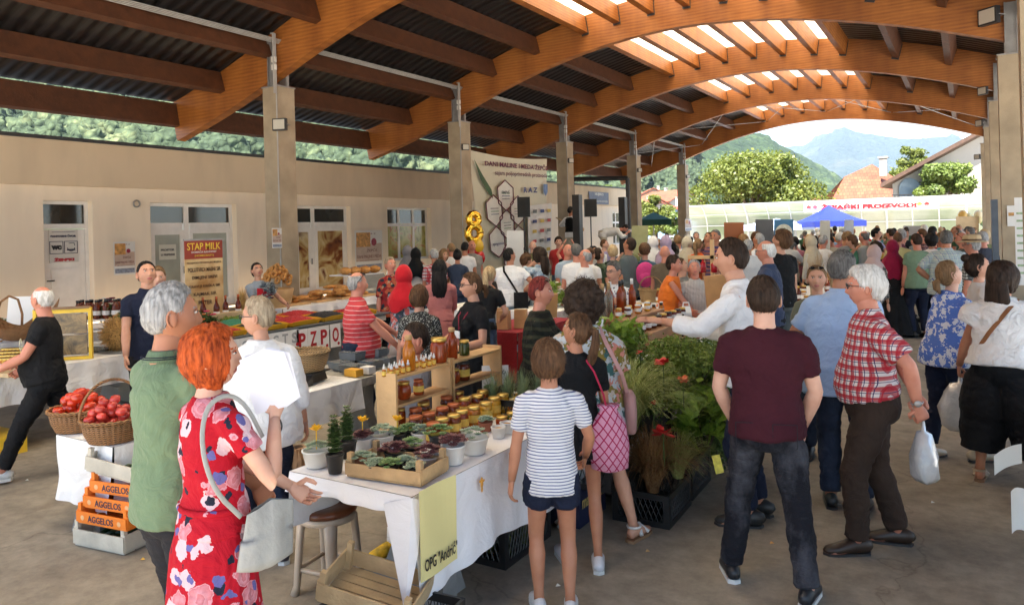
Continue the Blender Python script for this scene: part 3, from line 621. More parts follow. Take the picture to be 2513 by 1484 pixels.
wm.add(ring+[v+nrm*.1 for v in ring],[tuple(range(len(ring)))[::-1]]+[(i,(i+1)%len(ring),(i+1)%len(ring)+len(ring),i+len(ring)) for i in range(len(ring))]); wm.build('arched_window',WINB,e)
bl_=MB(); bx=cx-UP*.35-nrm*.5
for i in range(9): p=bx+RT*(-.9+.22*i); bl_.box((p.x,p.y,p.z),(.05,.05,.7))
p=bx+UP*.35; bl_.box(p,(2.2,.06,.06),rz=PHI); bl_.build('balcony_railing',DARKST,e)
# ---------------------------------------------------------------- translucent curved fence
def m_poly():
 m,n,b=nodes('polycarbonate_sheet'); o=n.nodes['Material Output']; v=coords(n); t=nd(n,'ShaderNodeTexNoise',Scale=.5,Detail=4); L(n,v,t.inputs['Vector']); r=nd(n,'ShaderNodeValToRGB'); e=r.color_ramp.elements; e[0].position=.35; e[0].color=(.27,.31,.19,1); e[1].position=.65; e[1].color=(.42,.42,.33,1); L(n,t.outputs[0],r.inputs[0])
 tl=nd(n,'ShaderNodeBsdfTranslucent'); L(n,r.outputs[0],tl.inputs[0]); L(n,r.outputs[0],b.inputs['Base Color']); setp(b,Roughness=.25)
 x=nd(n,'ShaderNodeMixShader'); x.inputs[0].default_value=.45; L(n,b.outputs[0],x.inputs[1]); L(n,tl.outputs[0],x.inputs[2]); tp=nd(n,'ShaderNodeBsdfTransparent'); y=nd(n,'ShaderNodeMixShader'); y.inputs[0].default_value=.12; L(n,x.outputs[0],y.inputs[1]); L(n,tp.outputs[0],y.inputs[2]); L(n,y.outputs[0],o.inputs[0]); return m
POLY=m_poly(); FY=44.5
fe=empty('curved_fence',(0,0,0),0,'tall white framed fence of curved translucent sheets closing the far end','fence')
FZT=3.28; x0f,x1f=onY(1688,555,FY).x,onY(2450,540,FY).x
def fcurve(t): # t 0..1 bottom->top : y offset, z
 z=.15+(FZT-.15)*t; k=max(0,(t-.55)/.45); return -1.15*k*k,z-(.10*k*k)
xs_=np.arange(x0f,x1f,1.22)
for i,x in enumerate(xs_):
 mb=MB(); pts=[(x,FY+fcurve(t)[0],fcurve(t)[1]) for t in np.linspace(0,1,12)]; mb.tube([(x,FY,0)]+pts,.035 if i%3 else .06,6); mb.build('post',mat('white_grey_steel',(.5,.49,.47),.4,.08),fe)
 if i<len(xs_)-1:
  mb=MB(); mb.grid(lambda u,v,x=x:(x+.03+1.16*u,FY+.012+fcurve(v)[0],fcurve(v)[1]),1,12); mb.build('panel',POLY,fe)
mb=MB()
for t in (0,.3,.58,.8,1.): y,z=fcurve(t); mb.box(((x0f+x1f)/2,FY+y-.03,z),(x1f-x0f,.04,.055))
mb.build('rail',MATS[('white_grey_steel',)],fe)
# ---- long banner on the fence
WB=mat('white_banner_vinyl',(.75,.74,.72),.6,.04,1.5); REDL=mat('red_lettering',(.38,.006,.012),.6,0)
yb=FY-1.75; a=onY(1973,497,yb); b_=onY(2303,487,yb); a2=onY(1973,521,yb); b2=onY(2303,511,yb)
mb=MB(); mb.grid(lambda u,v:tuple((a2.lerp(b2,u)).lerp(a.lerp(b_,u),v)+Vector((0,.03*math.sin(u*9),0))),20,3); o=mb.build('fence_banner',WB); tag(o,'long white banner with red lettering hung along the top of the fence','banner')
curvemesh('lettering','ŽEPAČKI PROIZVODI',.3,REDL,o,frame(a2.lerp(b2,.49).lerp(a.lerp(b_,.49),.5)+Vector((0,-.06,0)),b_-a,UP),.004,.02,width=(b_-a).length*.72,height=(a-a2).length*.60)
for fx,c in ((.04,(.5,.03,.03)),(.09,(.5,.05,.08)),(.87,(.6,.3,.03)),(.92,(.45,.02,.02)),(.96,(.45,.45,.2))):
 q=MB(); c0=a2.lerp(b2,fx).lerp(a.lerp(b_,fx),.5)+Vector((0,-.05,0))
 for k in range(3): q.ell(c0+Vector(((k-1)*.06,0,(k%2)*.05)),(.07,.015,.07),10,6)
 q.build('fruit_picture',mat('fruit_print%d'%int(fx*100),c,.6,.2,9),o)
# ---- blue gazebo, light tent, umbrella
def gazebo(px,ptop,peave,w_px,d,col,label,val=.28,leg=True,name='market_gazebo'):
 p=hp(px,d); e=empty(name,(p.x,p.y,0),PHI,label,'tent'); w=w_px*d/FP; zt=2+(hor(px)-ptop)*d/FP; ze=2+(hor(px)-peave)*d/FP; mb=MB(); N=8
 for s in range(4):
  M=Matrix.Rotation(s*PI/2,3,'Z')
  def fn(u,v,M=M):
   x=(u-.5)*w*(1-v); y=-w/2*(1-v); z=ze+(zt-ze)*(v**1.35)-.05*math.sin(PI*u)*(1-v); return tuple(M@Vector((x,y,z)))
  mb.grid(fn,8,8)
  mb.grid(lambda u,v,M=M:tuple(M@Vector(((u-.5)*w,-w/2-.003,ze-val*(1-v)))),8,1)
 mb.build('canopy',mat(label[:14],col,.7,.08,2),e)
 for i,(sx,sy) in enumerate(((-1,-1),(1,-1),(1,1),(-1,1))):
  q=MB(); q.box((sx*(w/2-.05),sy*(w/2-.05),ze/2-.05),(.05,.05,ze-.1)); q.build('leg',STEEL,e)
 return e
gazebo(2035,503,543,124,38,(.006,.02,.20),'royal blue pop up gazebo under the fence banner')
gazebo(1905,536,552,150,40,(.42,.52,.72),'pale blue tent roof left of the royal blue gazebo')
p=hp(1604,37); e=empty('cafe_umbrella',(p.x,p.y,0),PHI,'dark green square cafe umbrella beyond the fourth left column','umbrella'); w=72*37/FP/2; ze=2+(556-538)*37/FP; zt=2+(556-520)*37/FP
mb=MB()
for s in range(4):
 M=Matrix.Rotation(s*PI/2,3,'Z'); mb.grid(lambda u,v,M=M:tuple(M@Vector(((u-.5)*2*w*(1-v),-w*(1-v),ze+(zt-ze)*v))),4,4); mb.grid(lambda u,v,M=M:tuple(M@Vector(((u-.5)*2*w,-w-.002,ze-.28*(1-v)))),4,1)
cn=mb.build('canopy',mat('dark_green_canvas',(.008,.06,.035),.7,.1),e); mb=MB(); mb.tube([(0,0,0),(0,0,zt)],.03,8); mb.build('pole',STEEL,e)
# ================================================================ PEOPLE
def cloth(name,col,rough=.85,var=.1,bump=.25,weave=0):
 key='cl_'+name
 if key in MATS: return MATS[key]
 m,n,b=nodes(name+'_cloth'); v=coords(n); t=nd(n,'ShaderNodeTexNoise',Scale=5,Detail=6,Roughness=.6); L(n,v,t.inputs['Vector'])
 r=nd(n,'ShaderNodeValToRGB'); e=r.color_ramp.elements; e[0].position=.3; e[0].color=c4(col,1-var); e[1].position=.7; e[1].color=c4(col,1+var); L(n,t.outputs[0],r.inputs[0]); L(n,r.outputs[0],b.inputs['Base Color'])
 t3=nd(n,'ShaderNodeTexNoise',Scale=9,Detail=5,Distortion=1.5); L(n,v,t3.inputs['Vector']); bp=nd(n,'ShaderNodeBump',Strength=min(1,bump*1.8),Distance=.05); L(n,t3.outputs[0],bp.inputs['Height']); L(n,bp.outputs[0],b.inputs['Normal'])
 setp(b,Roughness=rough,Specular_IOR_Level=.2); b.inputs['Sheen Weight'].default_value=0. if max(col)<.08 else .1; m['_c']=1; MATS[key]=m; return m
def _math(n,op,a,b=None):
 x=nd(n,'ShaderNodeMath',operation=op)
 for i,q in enumerate((a,b)):
  if q is None: continue
  if isinstance(q,(int,float)): x.inputs[i].default_value=q
  else: L(n,q,x.inputs[i])
 return x.outputs[0]
def pat(name,kind,cols,sc=30.,rough=.85,rot=(0,0,0),w=.5,warp=.0):
 """printed / woven cloth patterns: stripes, plaid, floral, dots, print"""
 key='pt_'+name
 if key in MATS: return MATS[key]
 m,n,b=nodes(name+'_cloth'); v=coords(n,(1,1,1),rot)
 sep=nd(n,'ShaderNodeSeparateXYZ'); nz_=nd(n,'ShaderNodeTexNoise',Scale=4,Detail=3); L(n,v,nz_.inputs['Vector'])
 sc_=nd(n,'ShaderNodeVectorMath',operation='SCALE'); L(n,nz_.outputs['Color'],sc_.inputs[0]); sc_.inputs['Scale'].default_value=warp
 ad=nd(n,'ShaderNodeVectorMath',operation='ADD'); L(n,v,ad.inputs[0]); L(n,sc_.outputs[0],ad.inputs[1]); V=ad.outputs[0]; L(n,V,sep.inputs[0])
 def mixc(f,a,c):
  x=nd(n,'ShaderNodeMixRGB'); 
  L(n,f,x.inputs[0])
  for i,q in ((1,a),(2,c)):
   if isinstance(q,tuple): x.inputs[i].default_value=c4(q)
   else: L(n,q,x.inputs[i])
  return x.outputs[0]
 def stripe(co,f,wd): 
  a=_math(n,'MULTIPLY',co,f); a=_math(n,'FRACT',a); return _math(n,'LESS_THAN',a,wd)
 X,Y,Z=sep.outputs
 if kind=='stripes': out=mixc(stripe(Z,sc,w),cols[0],cols[1])
 elif kind=='vstripes': out=mixc(stripe(X,sc,w),cols[0],cols[1])
 elif kind=='plaid':
  h=_math(n,'ADD',X,_math(n,'MULTIPLY',Y,.9)); out=mixc(_math(n,'MULTIPLY',stripe(Z,sc,.45),.8),cols[0],cols[1]); h2=stripe(h,sc,.45); hm=_math(n,'MULTIPLY',h2,.8); out=mixc(hm,out,cols[1])
  if len(cols)>2:
   f=stripe(_math(n,'ADD',Z,.5/sc*.4),sc,.07); out=mixc(f,out,cols[2]); f=stripe(_math(n,'ADD',h,.5/sc*.4),sc,.07); out=mixc(f,out,cols[2])
  if len(cols)>3:
   f=stripe(_math(n,'ADD',Z,.5/sc*1.5),sc,.09); out=mixc(_math(n,'MULTIPLY',f,.8),out,cols[3]); f=stripe(_math(n,'ADD',h,.5/sc*1.5),sc,.09); out=mixc(_math(n,'MULTIPLY',f,.8),out,cols[3])
 elif kind=='dots':
  t=nd(n,'ShaderNodeTexVoronoi',Scale=sc); L(n,V,t.inputs['Vector']); out=mixc(_math(n,'LESS_THAN',t.outputs['Distance'],w),cols[0],cols[1])
 elif kind=='lattice':
  a=stripe(_math(n,'ADD',Z,_math(n,'ADD',X,Y)),sc,w); c=stripe(_math(n,'SUBTRACT',Z,_math(n,'ADD',X,Y)),sc,w); out=mixc(_math(n,'MAXIMUM',a,c),cols[0],cols[1])
 elif kind in('floral','print'):
  out=cols[0]
  for i,c in enumerate(cols[1:]):
   t=nd(n,'ShaderNodeTexVoronoi',Scale=sc*(1,.9,1.3,1.1,1.4)[i%5]); mp=nd(n,'ShaderNodeMapping'); mp.inputs['Location'].default_value=(i*3.3+.5,i*1.7,i*2.1); t.inputs['Randomness'].default_value=1
   t4=nd(n,'ShaderNodeTexNoise',Scale=sc*2.4,Detail=3); L(n,V,mp.inputs[0]); L(n,mp.outputs[0],t4.inputs['Vector']); s4=nd(n,'ShaderNodeVectorMath',operation='SCALE'); s4.inputs['Scale'].default_value=.55/sc*(1 if kind=='floral' else 3.2); L(n,t4.outputs['Color'],s4.inputs[0]); a4=nd(n,'ShaderNodeVectorMath',operation='ADD'); L(n,mp.outputs[0],a4.inputs[0]); L(n,s4.outputs[0],a4.inputs[1]); L(n,a4.outputs[0],t.inputs['Vector'])
   f=_math(n,'LESS_THAN',t.outputs['Distance'],w*(1,.75,.55,.5,.4)[i%5]); 
   if kind=='floral' and i==0:   # petals: rings inside each flower
    rg=_math(n,'FRACT',_math(n,'MULTIPLY',t.outputs['Distance'],sc*.25+3)); c=mixc(rg,cols[1],tuple(min(1,q*.45+.02) if k else q*.8 for k,q in enumerate(cols[1])))
   out=mixc(f,out,c)
 L(n,out,b.inputs['Base Color']); setp(b,Roughness=rough,Specular_IOR_Level=.2)
 t3=nd(n,'ShaderNodeTexNoise',Scale=9,Detail=5,Distortion=1.5); L(n,v,t3.inputs['Vector']); bp=nd(n,'ShaderNodeBump',Strength=.45,Distance=.05); L(n,t3.outputs[0],bp.inputs['Height']); L(n,bp.outputs[0],b.inputs['Normal'])
 MATS[key]=m; return m
def skin(name,col):
 key='sk_'+name
 if key in MATS: return MATS[key]
 m,n,b=nodes(name+'_skin'); v=coords(n); t=nd(n,'ShaderNodeTexNoise',Scale=14,Detail=5); L(n,v,t.inputs['Vector']); r=nd(n,'ShaderNodeValToRGB'); e=r.color_ramp.elements; e[0].position=.3; e[0].color=(col[0]*.92,col[1]*.84,col[2]*.82,1); e[1].position=.7; e[1].color=c4(col,1.06); L(n,t.outputs[0],r.inputs[0]); L(n,r.outputs[0],b.inputs['Base Color'])
 setp(b,Roughness=.5,Specular_IOR_Level=.35,Subsurface_Weight=.12); b.inputs['Subsurface Radius'].default_value=(.02,.008,.004); b.inputs['Subsurface Scale'].default_value=.6; MATS[key]=m; return m
SK={'pale':skin('pale',(.62,.36,.26)),'fair':skin('fair',(.55,.29,.19)),'tan':skin('tan',(.44,.20,.115)),'red':skin('ruddy',(.56,.24,.16))}
def hairm(name,c1,c2,rough=.45):
 key='hr_'+name
 if key in MATS: return MATS[key]
 m,n,b=nodes(name+'_hair'); v=coords(n,(1,1,.10)); t=nd(n,'ShaderNodeTexNoise',Scale=85,Detail=4); L(n,v,t.inputs['Vector']); v2=coords(n); t2=nd(n,'ShaderNodeTexNoise',Scale=9,Detail=3); L(n,v2,t2.inputs['Vector']); a=nd(n,'ShaderNodeMixRGB',Fac=.35); L(n,t.outputs[0],a.inputs[1]); L(n,t2.outputs[0],a.inputs[2])
 r=nd(n,'ShaderNodeValToRGB'); e=r.color_ramp.elements; e[0].position=.35; e[0].color=c4(c1); e[1].position=.62; e[1].color=c4(c2); L(n,a.outputs[0],r.inputs[0]); L(n,r.outputs[0],b.inputs['Base Color']); setp(b,Roughness=.6,Specular_IOR_Level=.15)
 bp=nd(n,'ShaderNodeBump',Strength=.6,Distance=.006); L(n,t.outputs[0],bp.inputs['Height']); L(n,bp.outputs[0],b.inputs['Normal']); MATS[key]=m; return m
HR={'black':hairm('black',(.006,.005,.005),(.025,.02,.018)),'dark':hairm('dark_brown',(.012,.007,.005),(.05,.03,.02)),'brown':hairm('brown',(.04,.02,.01),(.14,.07,.035)),'lbrown':hairm('light_brown',(.12,.065,.03),(.3,.18,.09)),
 'blond':hairm('blond',(.30,.19,.09),(.58,.43,.25)),'grey':hairm('grey',(.13,.13,.13),(.42,.41,.40)),'white':hairm('white',(.42,.40,.37),(.75,.73,.70)),'dgrey':hairm('dark_grey',(.04,.037,.034),(.17,.16,.15)),'red':hairm('copper_red',(.16,.022,.005),(.55,.10,.02)),'wine':hairm('wine_red',(.07,.01,.01),(.26,.04,.03)),'strawgrey':hairm('sandy_grey',(.2,.14,.09),(.5,.4,.28))}
LIP=mat('lip_skin',(.42,.13,.11),.45,.08,20); EYEW=mat('eye_white',(.7,.68,.65),.2,0); EYED=mat('eye_iris',(.03,.02,.015),.15,0)
def gs(x,s): return math.exp(-(x/s)**2)
def headpt(a,e,fem=0):
 ce=math.cos(e); x,y,z=math.sin(a)*ce,math.cos(a)*ce,math.sin(e)
 sx=1 if x>=0 else -1
 x=.077*sx*abs(x)**.92; y=.096*y; z=.118*z
 t=max(0,-z/.118)
 x*=1-.30*t**1.4-(.06*fem*t); 
 if y<0: y*=1-.42*t**1.2; y-=.004
 else:
  y*=.95+.03*t; 
  y+=.006*gs(z+.1,.03)*gs(x,.03)
  nz=z; pr=0
  if -.034<nz<.028: pr=(.028-nz)/.062
  elif -.048<nz<=-.034: pr=1-(-.034-nz)/.014*.85
  y+=(.024-.004*fem)*pr*gs(x,.0115+.004*pr)
  y-=.009*(gs(x-.031,.017)+gs(x+.031,.017))*gs(z-.010,.014)
  y+=.0045*gs(z-.032,.012)*gs(x,.05)
  y+=.006*gs(z+.064,.009)*gs(x,.02); y-=.004*gs(z+.064,.0022)*gs(x,.022); y-=.003*gs(z+.082,.008)*gs(x,.03)
  y+=.004*(gs(x-.045,.02)+gs(x+.045,.02))*gs(z+.02,.025)
 return x,y,z
def add_head(mb,M,c,fem=0,lo=False,S=1.,sk=0,lip=1,eyew=2,eyed=3,brow=4):
 nu,nv=(24,18) if lo else (60,46)
 pts=[];idx=[]
 for j in range(nv+1):
  e=-PI/2+PI*j/nv
  for i in range(nu): a=2*PI*i/nu; pts.append(headpt(a,e,fem))
 fs=[];ms=[]
 for j in range(nv):
  for i in range(nu):
   q=(j*nu+i,j*nu+(i+1)%nu,(j+1)*nu+(i+1)%nu,(j+1)*nu+i); q=q[::-1]
   x=sum(pts[k][0] for k in q)/4;y=sum(pts[k][1] for k in q)/4;z=sum(pts[k][2] for k in q)/4; mi=sk
   if y>.05 and abs(z+.064)<.0085 and abs(x)<.024-.9*abs(z+.064): mi=lip
   if y>.045 and abs(z-.0315-.12*(abs(x)-.03)*(-1 if abs(x)>.034 else 1))<.0034 and .014<abs(x)<.045: mi=brow
   fs.append(q); ms.append(mi)
 o=len(mb.v); mb.v+= [tuple(c+M@(Vector(p)*S)) for p in pts]; mb.f+=[tuple(k+o for k in q) for q in fs]; mb.m+=ms
 for sx in (-1,1):
  # ears
  mb.ell(c+M@(Vector((sx*.078,-.008,-.008))*S),(.011*S,.019*S,.033*S),10,7,M=M@Matrix.Rotation(-sx*.25,3,'Z'),mi=sk)
  if not lo:
   mb.tube([c+M@(Vector((sx*(.083+.004*math.cos(t)),-.010-.018*math.cos(t),-.004+.030*math.sin(t)))*S) for t in np.linspace(-1.6,2.6,9)],.005*S,5,mi=sk)
   mb.ell(c+M@(Vector((sx*.031,.0815,.010))*S),(.0105*S,.0075*S,.0058*S),10,8,M=M,mi=eyew); mb.ell(c+M@(Vector((sx*.031,.0878,.010))*S),(.0052*S,.004*S,.0056*S),8,6,M=M,mi=eyed)
   mb.tube([c+M@(Vector((sx*x,y,z))*S) for x,y,z in ((.016,.086,.012),(.024,.0905,.0185),(.033,.089,.0195),(.044,.081,.013))],.0024*S,5,mi=brow if fem else sk)
  else: mb.ell(c+M@(Vector((sx*.03,.083,.012))*S),(.009*S,.006*S,.006*S),6,4,M=M,mi=eyed)
def sm(x,a,b): t=min(1,max(0,(x-a)/(b-a))); return t*t*(3-2*t)
HAIRF={ # azimuth(deg) -> lowest elevation covered (deg), thickness
 'short':([0,30,55,72,84,98,106,125,180],[44,42,34,10,8,6,-14,-30,-33],.010,.006),
 'crop':([0,30,55,72,84,98,106,125,180],[48,42,34,12,9,7,-10,-26,-30],.006,.003),
 'full':([0,30,55,70,82,98,106,125,180],[38,36,26,6,4,2,-16,-33,-36],.024,.009),
 'bald':([0,40,60,75,88,98,106,125,180],[99,99,75,16,8,5,-10,-27,-30],.008,.004),
 'bob':([0,22,42,52,60,100,125,180],[42,38,24,-38,-62,-80,-80,-80],.019,.009),
 'pulled':([0,30,55,70,84,100,125,180],[42,39,30,8,4,-20,-38,-44],.010,.004),
 'curly':([0,22,42,50,60,100,125,180],[36,30,10,-50,-75,-85,-85,-85],.062,.040),
 'fringe':([0,30,48,58,80,100,125,180],[22,22,14,-20,-34,-44,-50,-50],.020,.010)}
def add_hair(mb,style,M,c,S=1.,lo=False,seed=0):
 if style in('none','hijab'): return
 base={'long':'bob','pony':'pulled','bun':'pulled','hat':'short','fpony':'pulled'}.get(style,style)
 az,el,th,nz=HAIRF[base]; nu,nv=(26,18) if lo else (84,54)
 if style=='long': th=.026
 pts=[]
 for j in range(nv+1):
  e=-PI/2+PI*j/nv
  for i in range(nu):
   a=2*PI*i/nu; aa=abs(((a+PI)%(2*PI))-PI)*180/PI; x,y,z=headpt(a,e); p=Vector((x,y,z)); 
   n=Vector((x/.077**2,y/.096**2,z/.118**2)).normalized(); lim=np.interp(aa,az,el); ed=math.degrees(e)
   jag=0 if lo else 5*noise.noise(Vector((a*9,seed,0)))
   if style=='bald' or base=='bald': k=sm(ed,lim-6+jag,lim+6+jag)*(1-sm(ed,40,56))
   else: k=sm(ed,lim-7+jag,lim+7+jag)
   q=p*1.; 
   if y<-.0 and base in('bob','curly','full','fringe'): q.y-=.012*k
   f=noise.noise(Vector((p.x*70,p.y*70,p.z*14+seed)))*nz*.7+noise.noise(p*14+Vector((seed,0,0)))*nz*.8
   if base=='curly': f=noise.noise(p*38+Vector((seed,0,0)))*.022+noise.noise(p*75)*.012
   if not lo and base!='curly': f+=.0022*math.sin(a*70+6*noise.noise(p*14))*k
   off=-.012+k*(th+.012)+f*k
   if base=='curly' and ed<-25: off*=.8
   if base in('short','full','crop'): off+=.006*k*max(0,math.sin(e))
   pts.append(c+M@((q+n*off)*S))
 fs=[(j*nu+i,(j+1)*nu+i,(j+1)*nu+(i+1)%nu,j*nu+(i+1)%nu) for j in range(nv) for i in range(nu)]; mb.add(pts,fs)
 if not lo:
  rg=random.Random(seed+5); n0=len(pts)
  for _ in range(900 if base!='curly' else 1500):
   j=rg.randrange(int(nv*.35),nv-1); i=rg.randrange(nu); q=pts[j*nu+i]; a=2*PI*i/nu; e=-PI/2+PI*j/nv; x,y,z=headpt(a,e); aa=abs(((a+PI)%(2*PI))-PI)*180/PI
   if math.degrees(e)<np.interp(aa,az,el)+3 or (base=='bald' and math.degrees(e)>38): continue
   nn=M@Vector((x/.077**2,y/.096**2,z/.118**2)).normalized(); dn=(M@Vector((rg.uniform(-.3,.3)+.6*math.sin(a),rg.uniform(-.3,.3)+.5*math.cos(a),-1 if z<.09 else rg.uniform(-.6,.3)))).normalized(); dn=(dn-nn*dn.dot(nn)).normalized()
   if base=='curly': dn=(dn+nn*.9).normalized()
   sd_=nn.cross(dn)*(.0011*S); l=rg.uniform(.018,.045)*S*(.6 if base in('crop','short','bald') else 1); lift=rg.uniform(.0,.25)*(1.6 if base=='curly' else 1)
   p0=q-nn*.002*S; p1=p0+dn*l*.5+nn*(l*lift*.5+.003*S); p2=p0+dn*l+nn*l*lift*.9
   mb.add([p0-sd_,p0+sd_,p1+sd_,p1-sd_,p2],[(0,1,2,3),(3,2,4)])
 def tb(pl,r,n=12,sd=0):
  pl=[c+M@(Vector(p)*S) for p in pl]; o=len(mb.v); mb.tube(pl,[(a*S,b*S) for a,b in r],n,hint=M@Vector((1,0,0)))
  for i in range(o,len(mb.v)):
   p=Vector(mb.v[i]); d=noise.noise(Vector((p.x*70,p.y*70,p.z*10)))*.010*S; k=min(range(len(pl)),key=lambda t:(pl[t]-p).length); u=(p-pl[k]); mb.v[i]=tuple(p+u.normalized()*d) if u.length>1e-5 else tuple(p)
 if style=='long': tb([(0,-.06,.03),(0,-.095,-.06),(0,-.11,-.16),(0,-.115,-.27),(0,-.115,-.36),(0,-.11,-.42)],[(.08,.05),(.095,.055),(.105,.05),(.10,.045),(.075,.03),(.02,.01)],28 if not lo else 10)
 if style=='pony': tb([(0,-.085,.03),(0,-.135,.035),(.01,-.155,-.04),(.02,-.15,-.15),(.02,-.13,-.27),(.02,-.11,-.35)],[(.018,.02),(.026,.028),(.036,.034),(.038,.034),(.03,.026),(.006,.006)],16 if not lo else 8)
 if style=='fpony': tb([(0,-.09,-.01),(0,-.135,-.02),(0,-.15,-.07),(0,-.14,-.12)],[(.018,.02),(.03,.028),(.03,.026),(.008,.008)],16)
 if style=='bun': mb.ell(c+M@(Vector((0,-.075,.105))*S),(.04*S,.042*S,.038*S),14,10,M=M)
def ik(s,t,l1,l2,h):
 d=t-s; D=d.length; D2=min(D,(l1+l2)*.999); dn=d.normalized(); a=(l1*l1-l2*l2+D2*D2)/(2*D2); hh=math.sqrt(max(0,l1*l1-a*a)); h=(h-dn*h.dot(dn)).normalized()
 return s+dn*a+h*hh, s+dn*D2
def add_hand(mb,w,d,nrm,side,curl=.35,S=1.,sk=0,lo=False,spread=.05):
 """w wrist, d direction of hand, nrm palm normal (faces inward), side +1 right"""
 d=d.normalized(); nrm=(nrm-d*nrm.dot(d)).normalized(); x=d.cross(nrm)*side  # thumb side
 if lo: mb.ell(w+d*.08*S,(.035*S,.018*S,.08*S),8,6,M=Matrix((x,nrm,d)).transposed(),mi=sk); return
 mb.tube([w-d*.02*S,w+d*.01*S,w+d*.04*S,w+d*.075*S,w+d*.097*S],[(.024*S,.02*S),(.027*S,.019*S),(.038*S,.016*S),(.041*S,.014*S),(.036*S,.010*S)],10,mi=sk,hint=x)
 for k,(o,l) in enumerate(((.030,.072),(.010,.080),(-.010,.075),(-.029,.058))):
  b=w+d*.088*S+x*o*S; dd=(d+x*o*spread*30*.3).normalized(); pts=[b]; a=0; c_=curl*(1+.12*k)
  for q,f in enumerate((.42,.32,.26)):
   a+=c_*(.9,1.1,.8)[q]; v=dd*math.cos(a)+nrm*math.sin(a); pts.append(pts[-1]+v*l*f*S)
  mb.tube(pts,[.0095*S,.009*S,.0082*S,.006*S],7,mi=sk); mb.ell(pts[-1],(.006*S,)*3,6,4,mi=sk)
 b=w+d*.025*S+x*.028*S; t1=b+(d*.55+x*.75+nrm*.35*(1+curl)).normalized()*.04*S; t2=t1+(d*.85+x*(.35-.5*curl)+nrm*.6*curl).normalized()*.032*S; t3=t2+(d*.9-x*.3*curl+nrm*.6*curl).normalized()*.022*S
 mb.tube([b-x*.012*S,t1,t2,t3],[.014*S,.012*S,.0105*S,.007*S],7,mi=sk)
def lerp_list(a,b,t): return a+(b-a)*t
def remeshed(name,mb,mt,parent,vox,smooth=3,fold=.006,ff=6.,seed=0,keep=None,stretch=(1,1,1.6)):
 me=bpy.data.meshes.new(name); me.from_pydata(mb.v,[],mb.f); o=bpy.data.objects.new(name,me); TMP.collection.objects.link(o)
 md=o.modifiers.new('r','REMESH'); md.mode='VOXEL'; md.voxel_size=vox; md.use_smooth_shade=True
 if smooth: s=o.modifiers.new('s','SMOOTH'); s.factor=.6; s.iterations=smooth
 TMP.view_layers[0].update(); dg=TMP.view_layers[0].depsgraph; m2=bpy.data.meshes.new_from_object(o.evaluated_get(dg)); bpy.data.objects.remove(o); bpy.data.meshes.remove(me); m2.name=name
 n=len(m2.vertices)
 if fold and n:
  co=np.empty(n*3,np.float32); no=np.empty(n*3,np.float32); m2.vertices.foreach_get('co',co); m2.vertices.foreach_get('normal',no); co=co.reshape(-1,3); no=no.reshape(-1,3)
  sv=Vector((seed*1.7,seed*.9,0)); N=noise.noise
  d=np.fromiter((N(Vector((x*ff*stretch[0],y*ff*stretch[1],z*ff*stretch[2]))+sv)+.55*(1-2*abs(N(Vector((x*ff*1.7+z*3,y*ff*1.7,z*ff*3.2))+sv))) for x,y,z in co),dtype=np.float32,count=n)
  if keep is not None: d*=keep(co)
  co+=no*(d*fold)[:,None]; m2.vertices.foreach_set('co',co.ravel()); m2.update()
 m2.polygons.foreach_set('use_smooth',[True]*len(m2.polygons))
 m2.materials.clear()
 for q in (mt if isinstance(mt,(list,tuple)) else [mt]): m2.materials.append(q)
 o=bpy.data.objects.new(name,m2); scene.collection.objects.link(o); o.parent=parent; return o
NV3=Vector
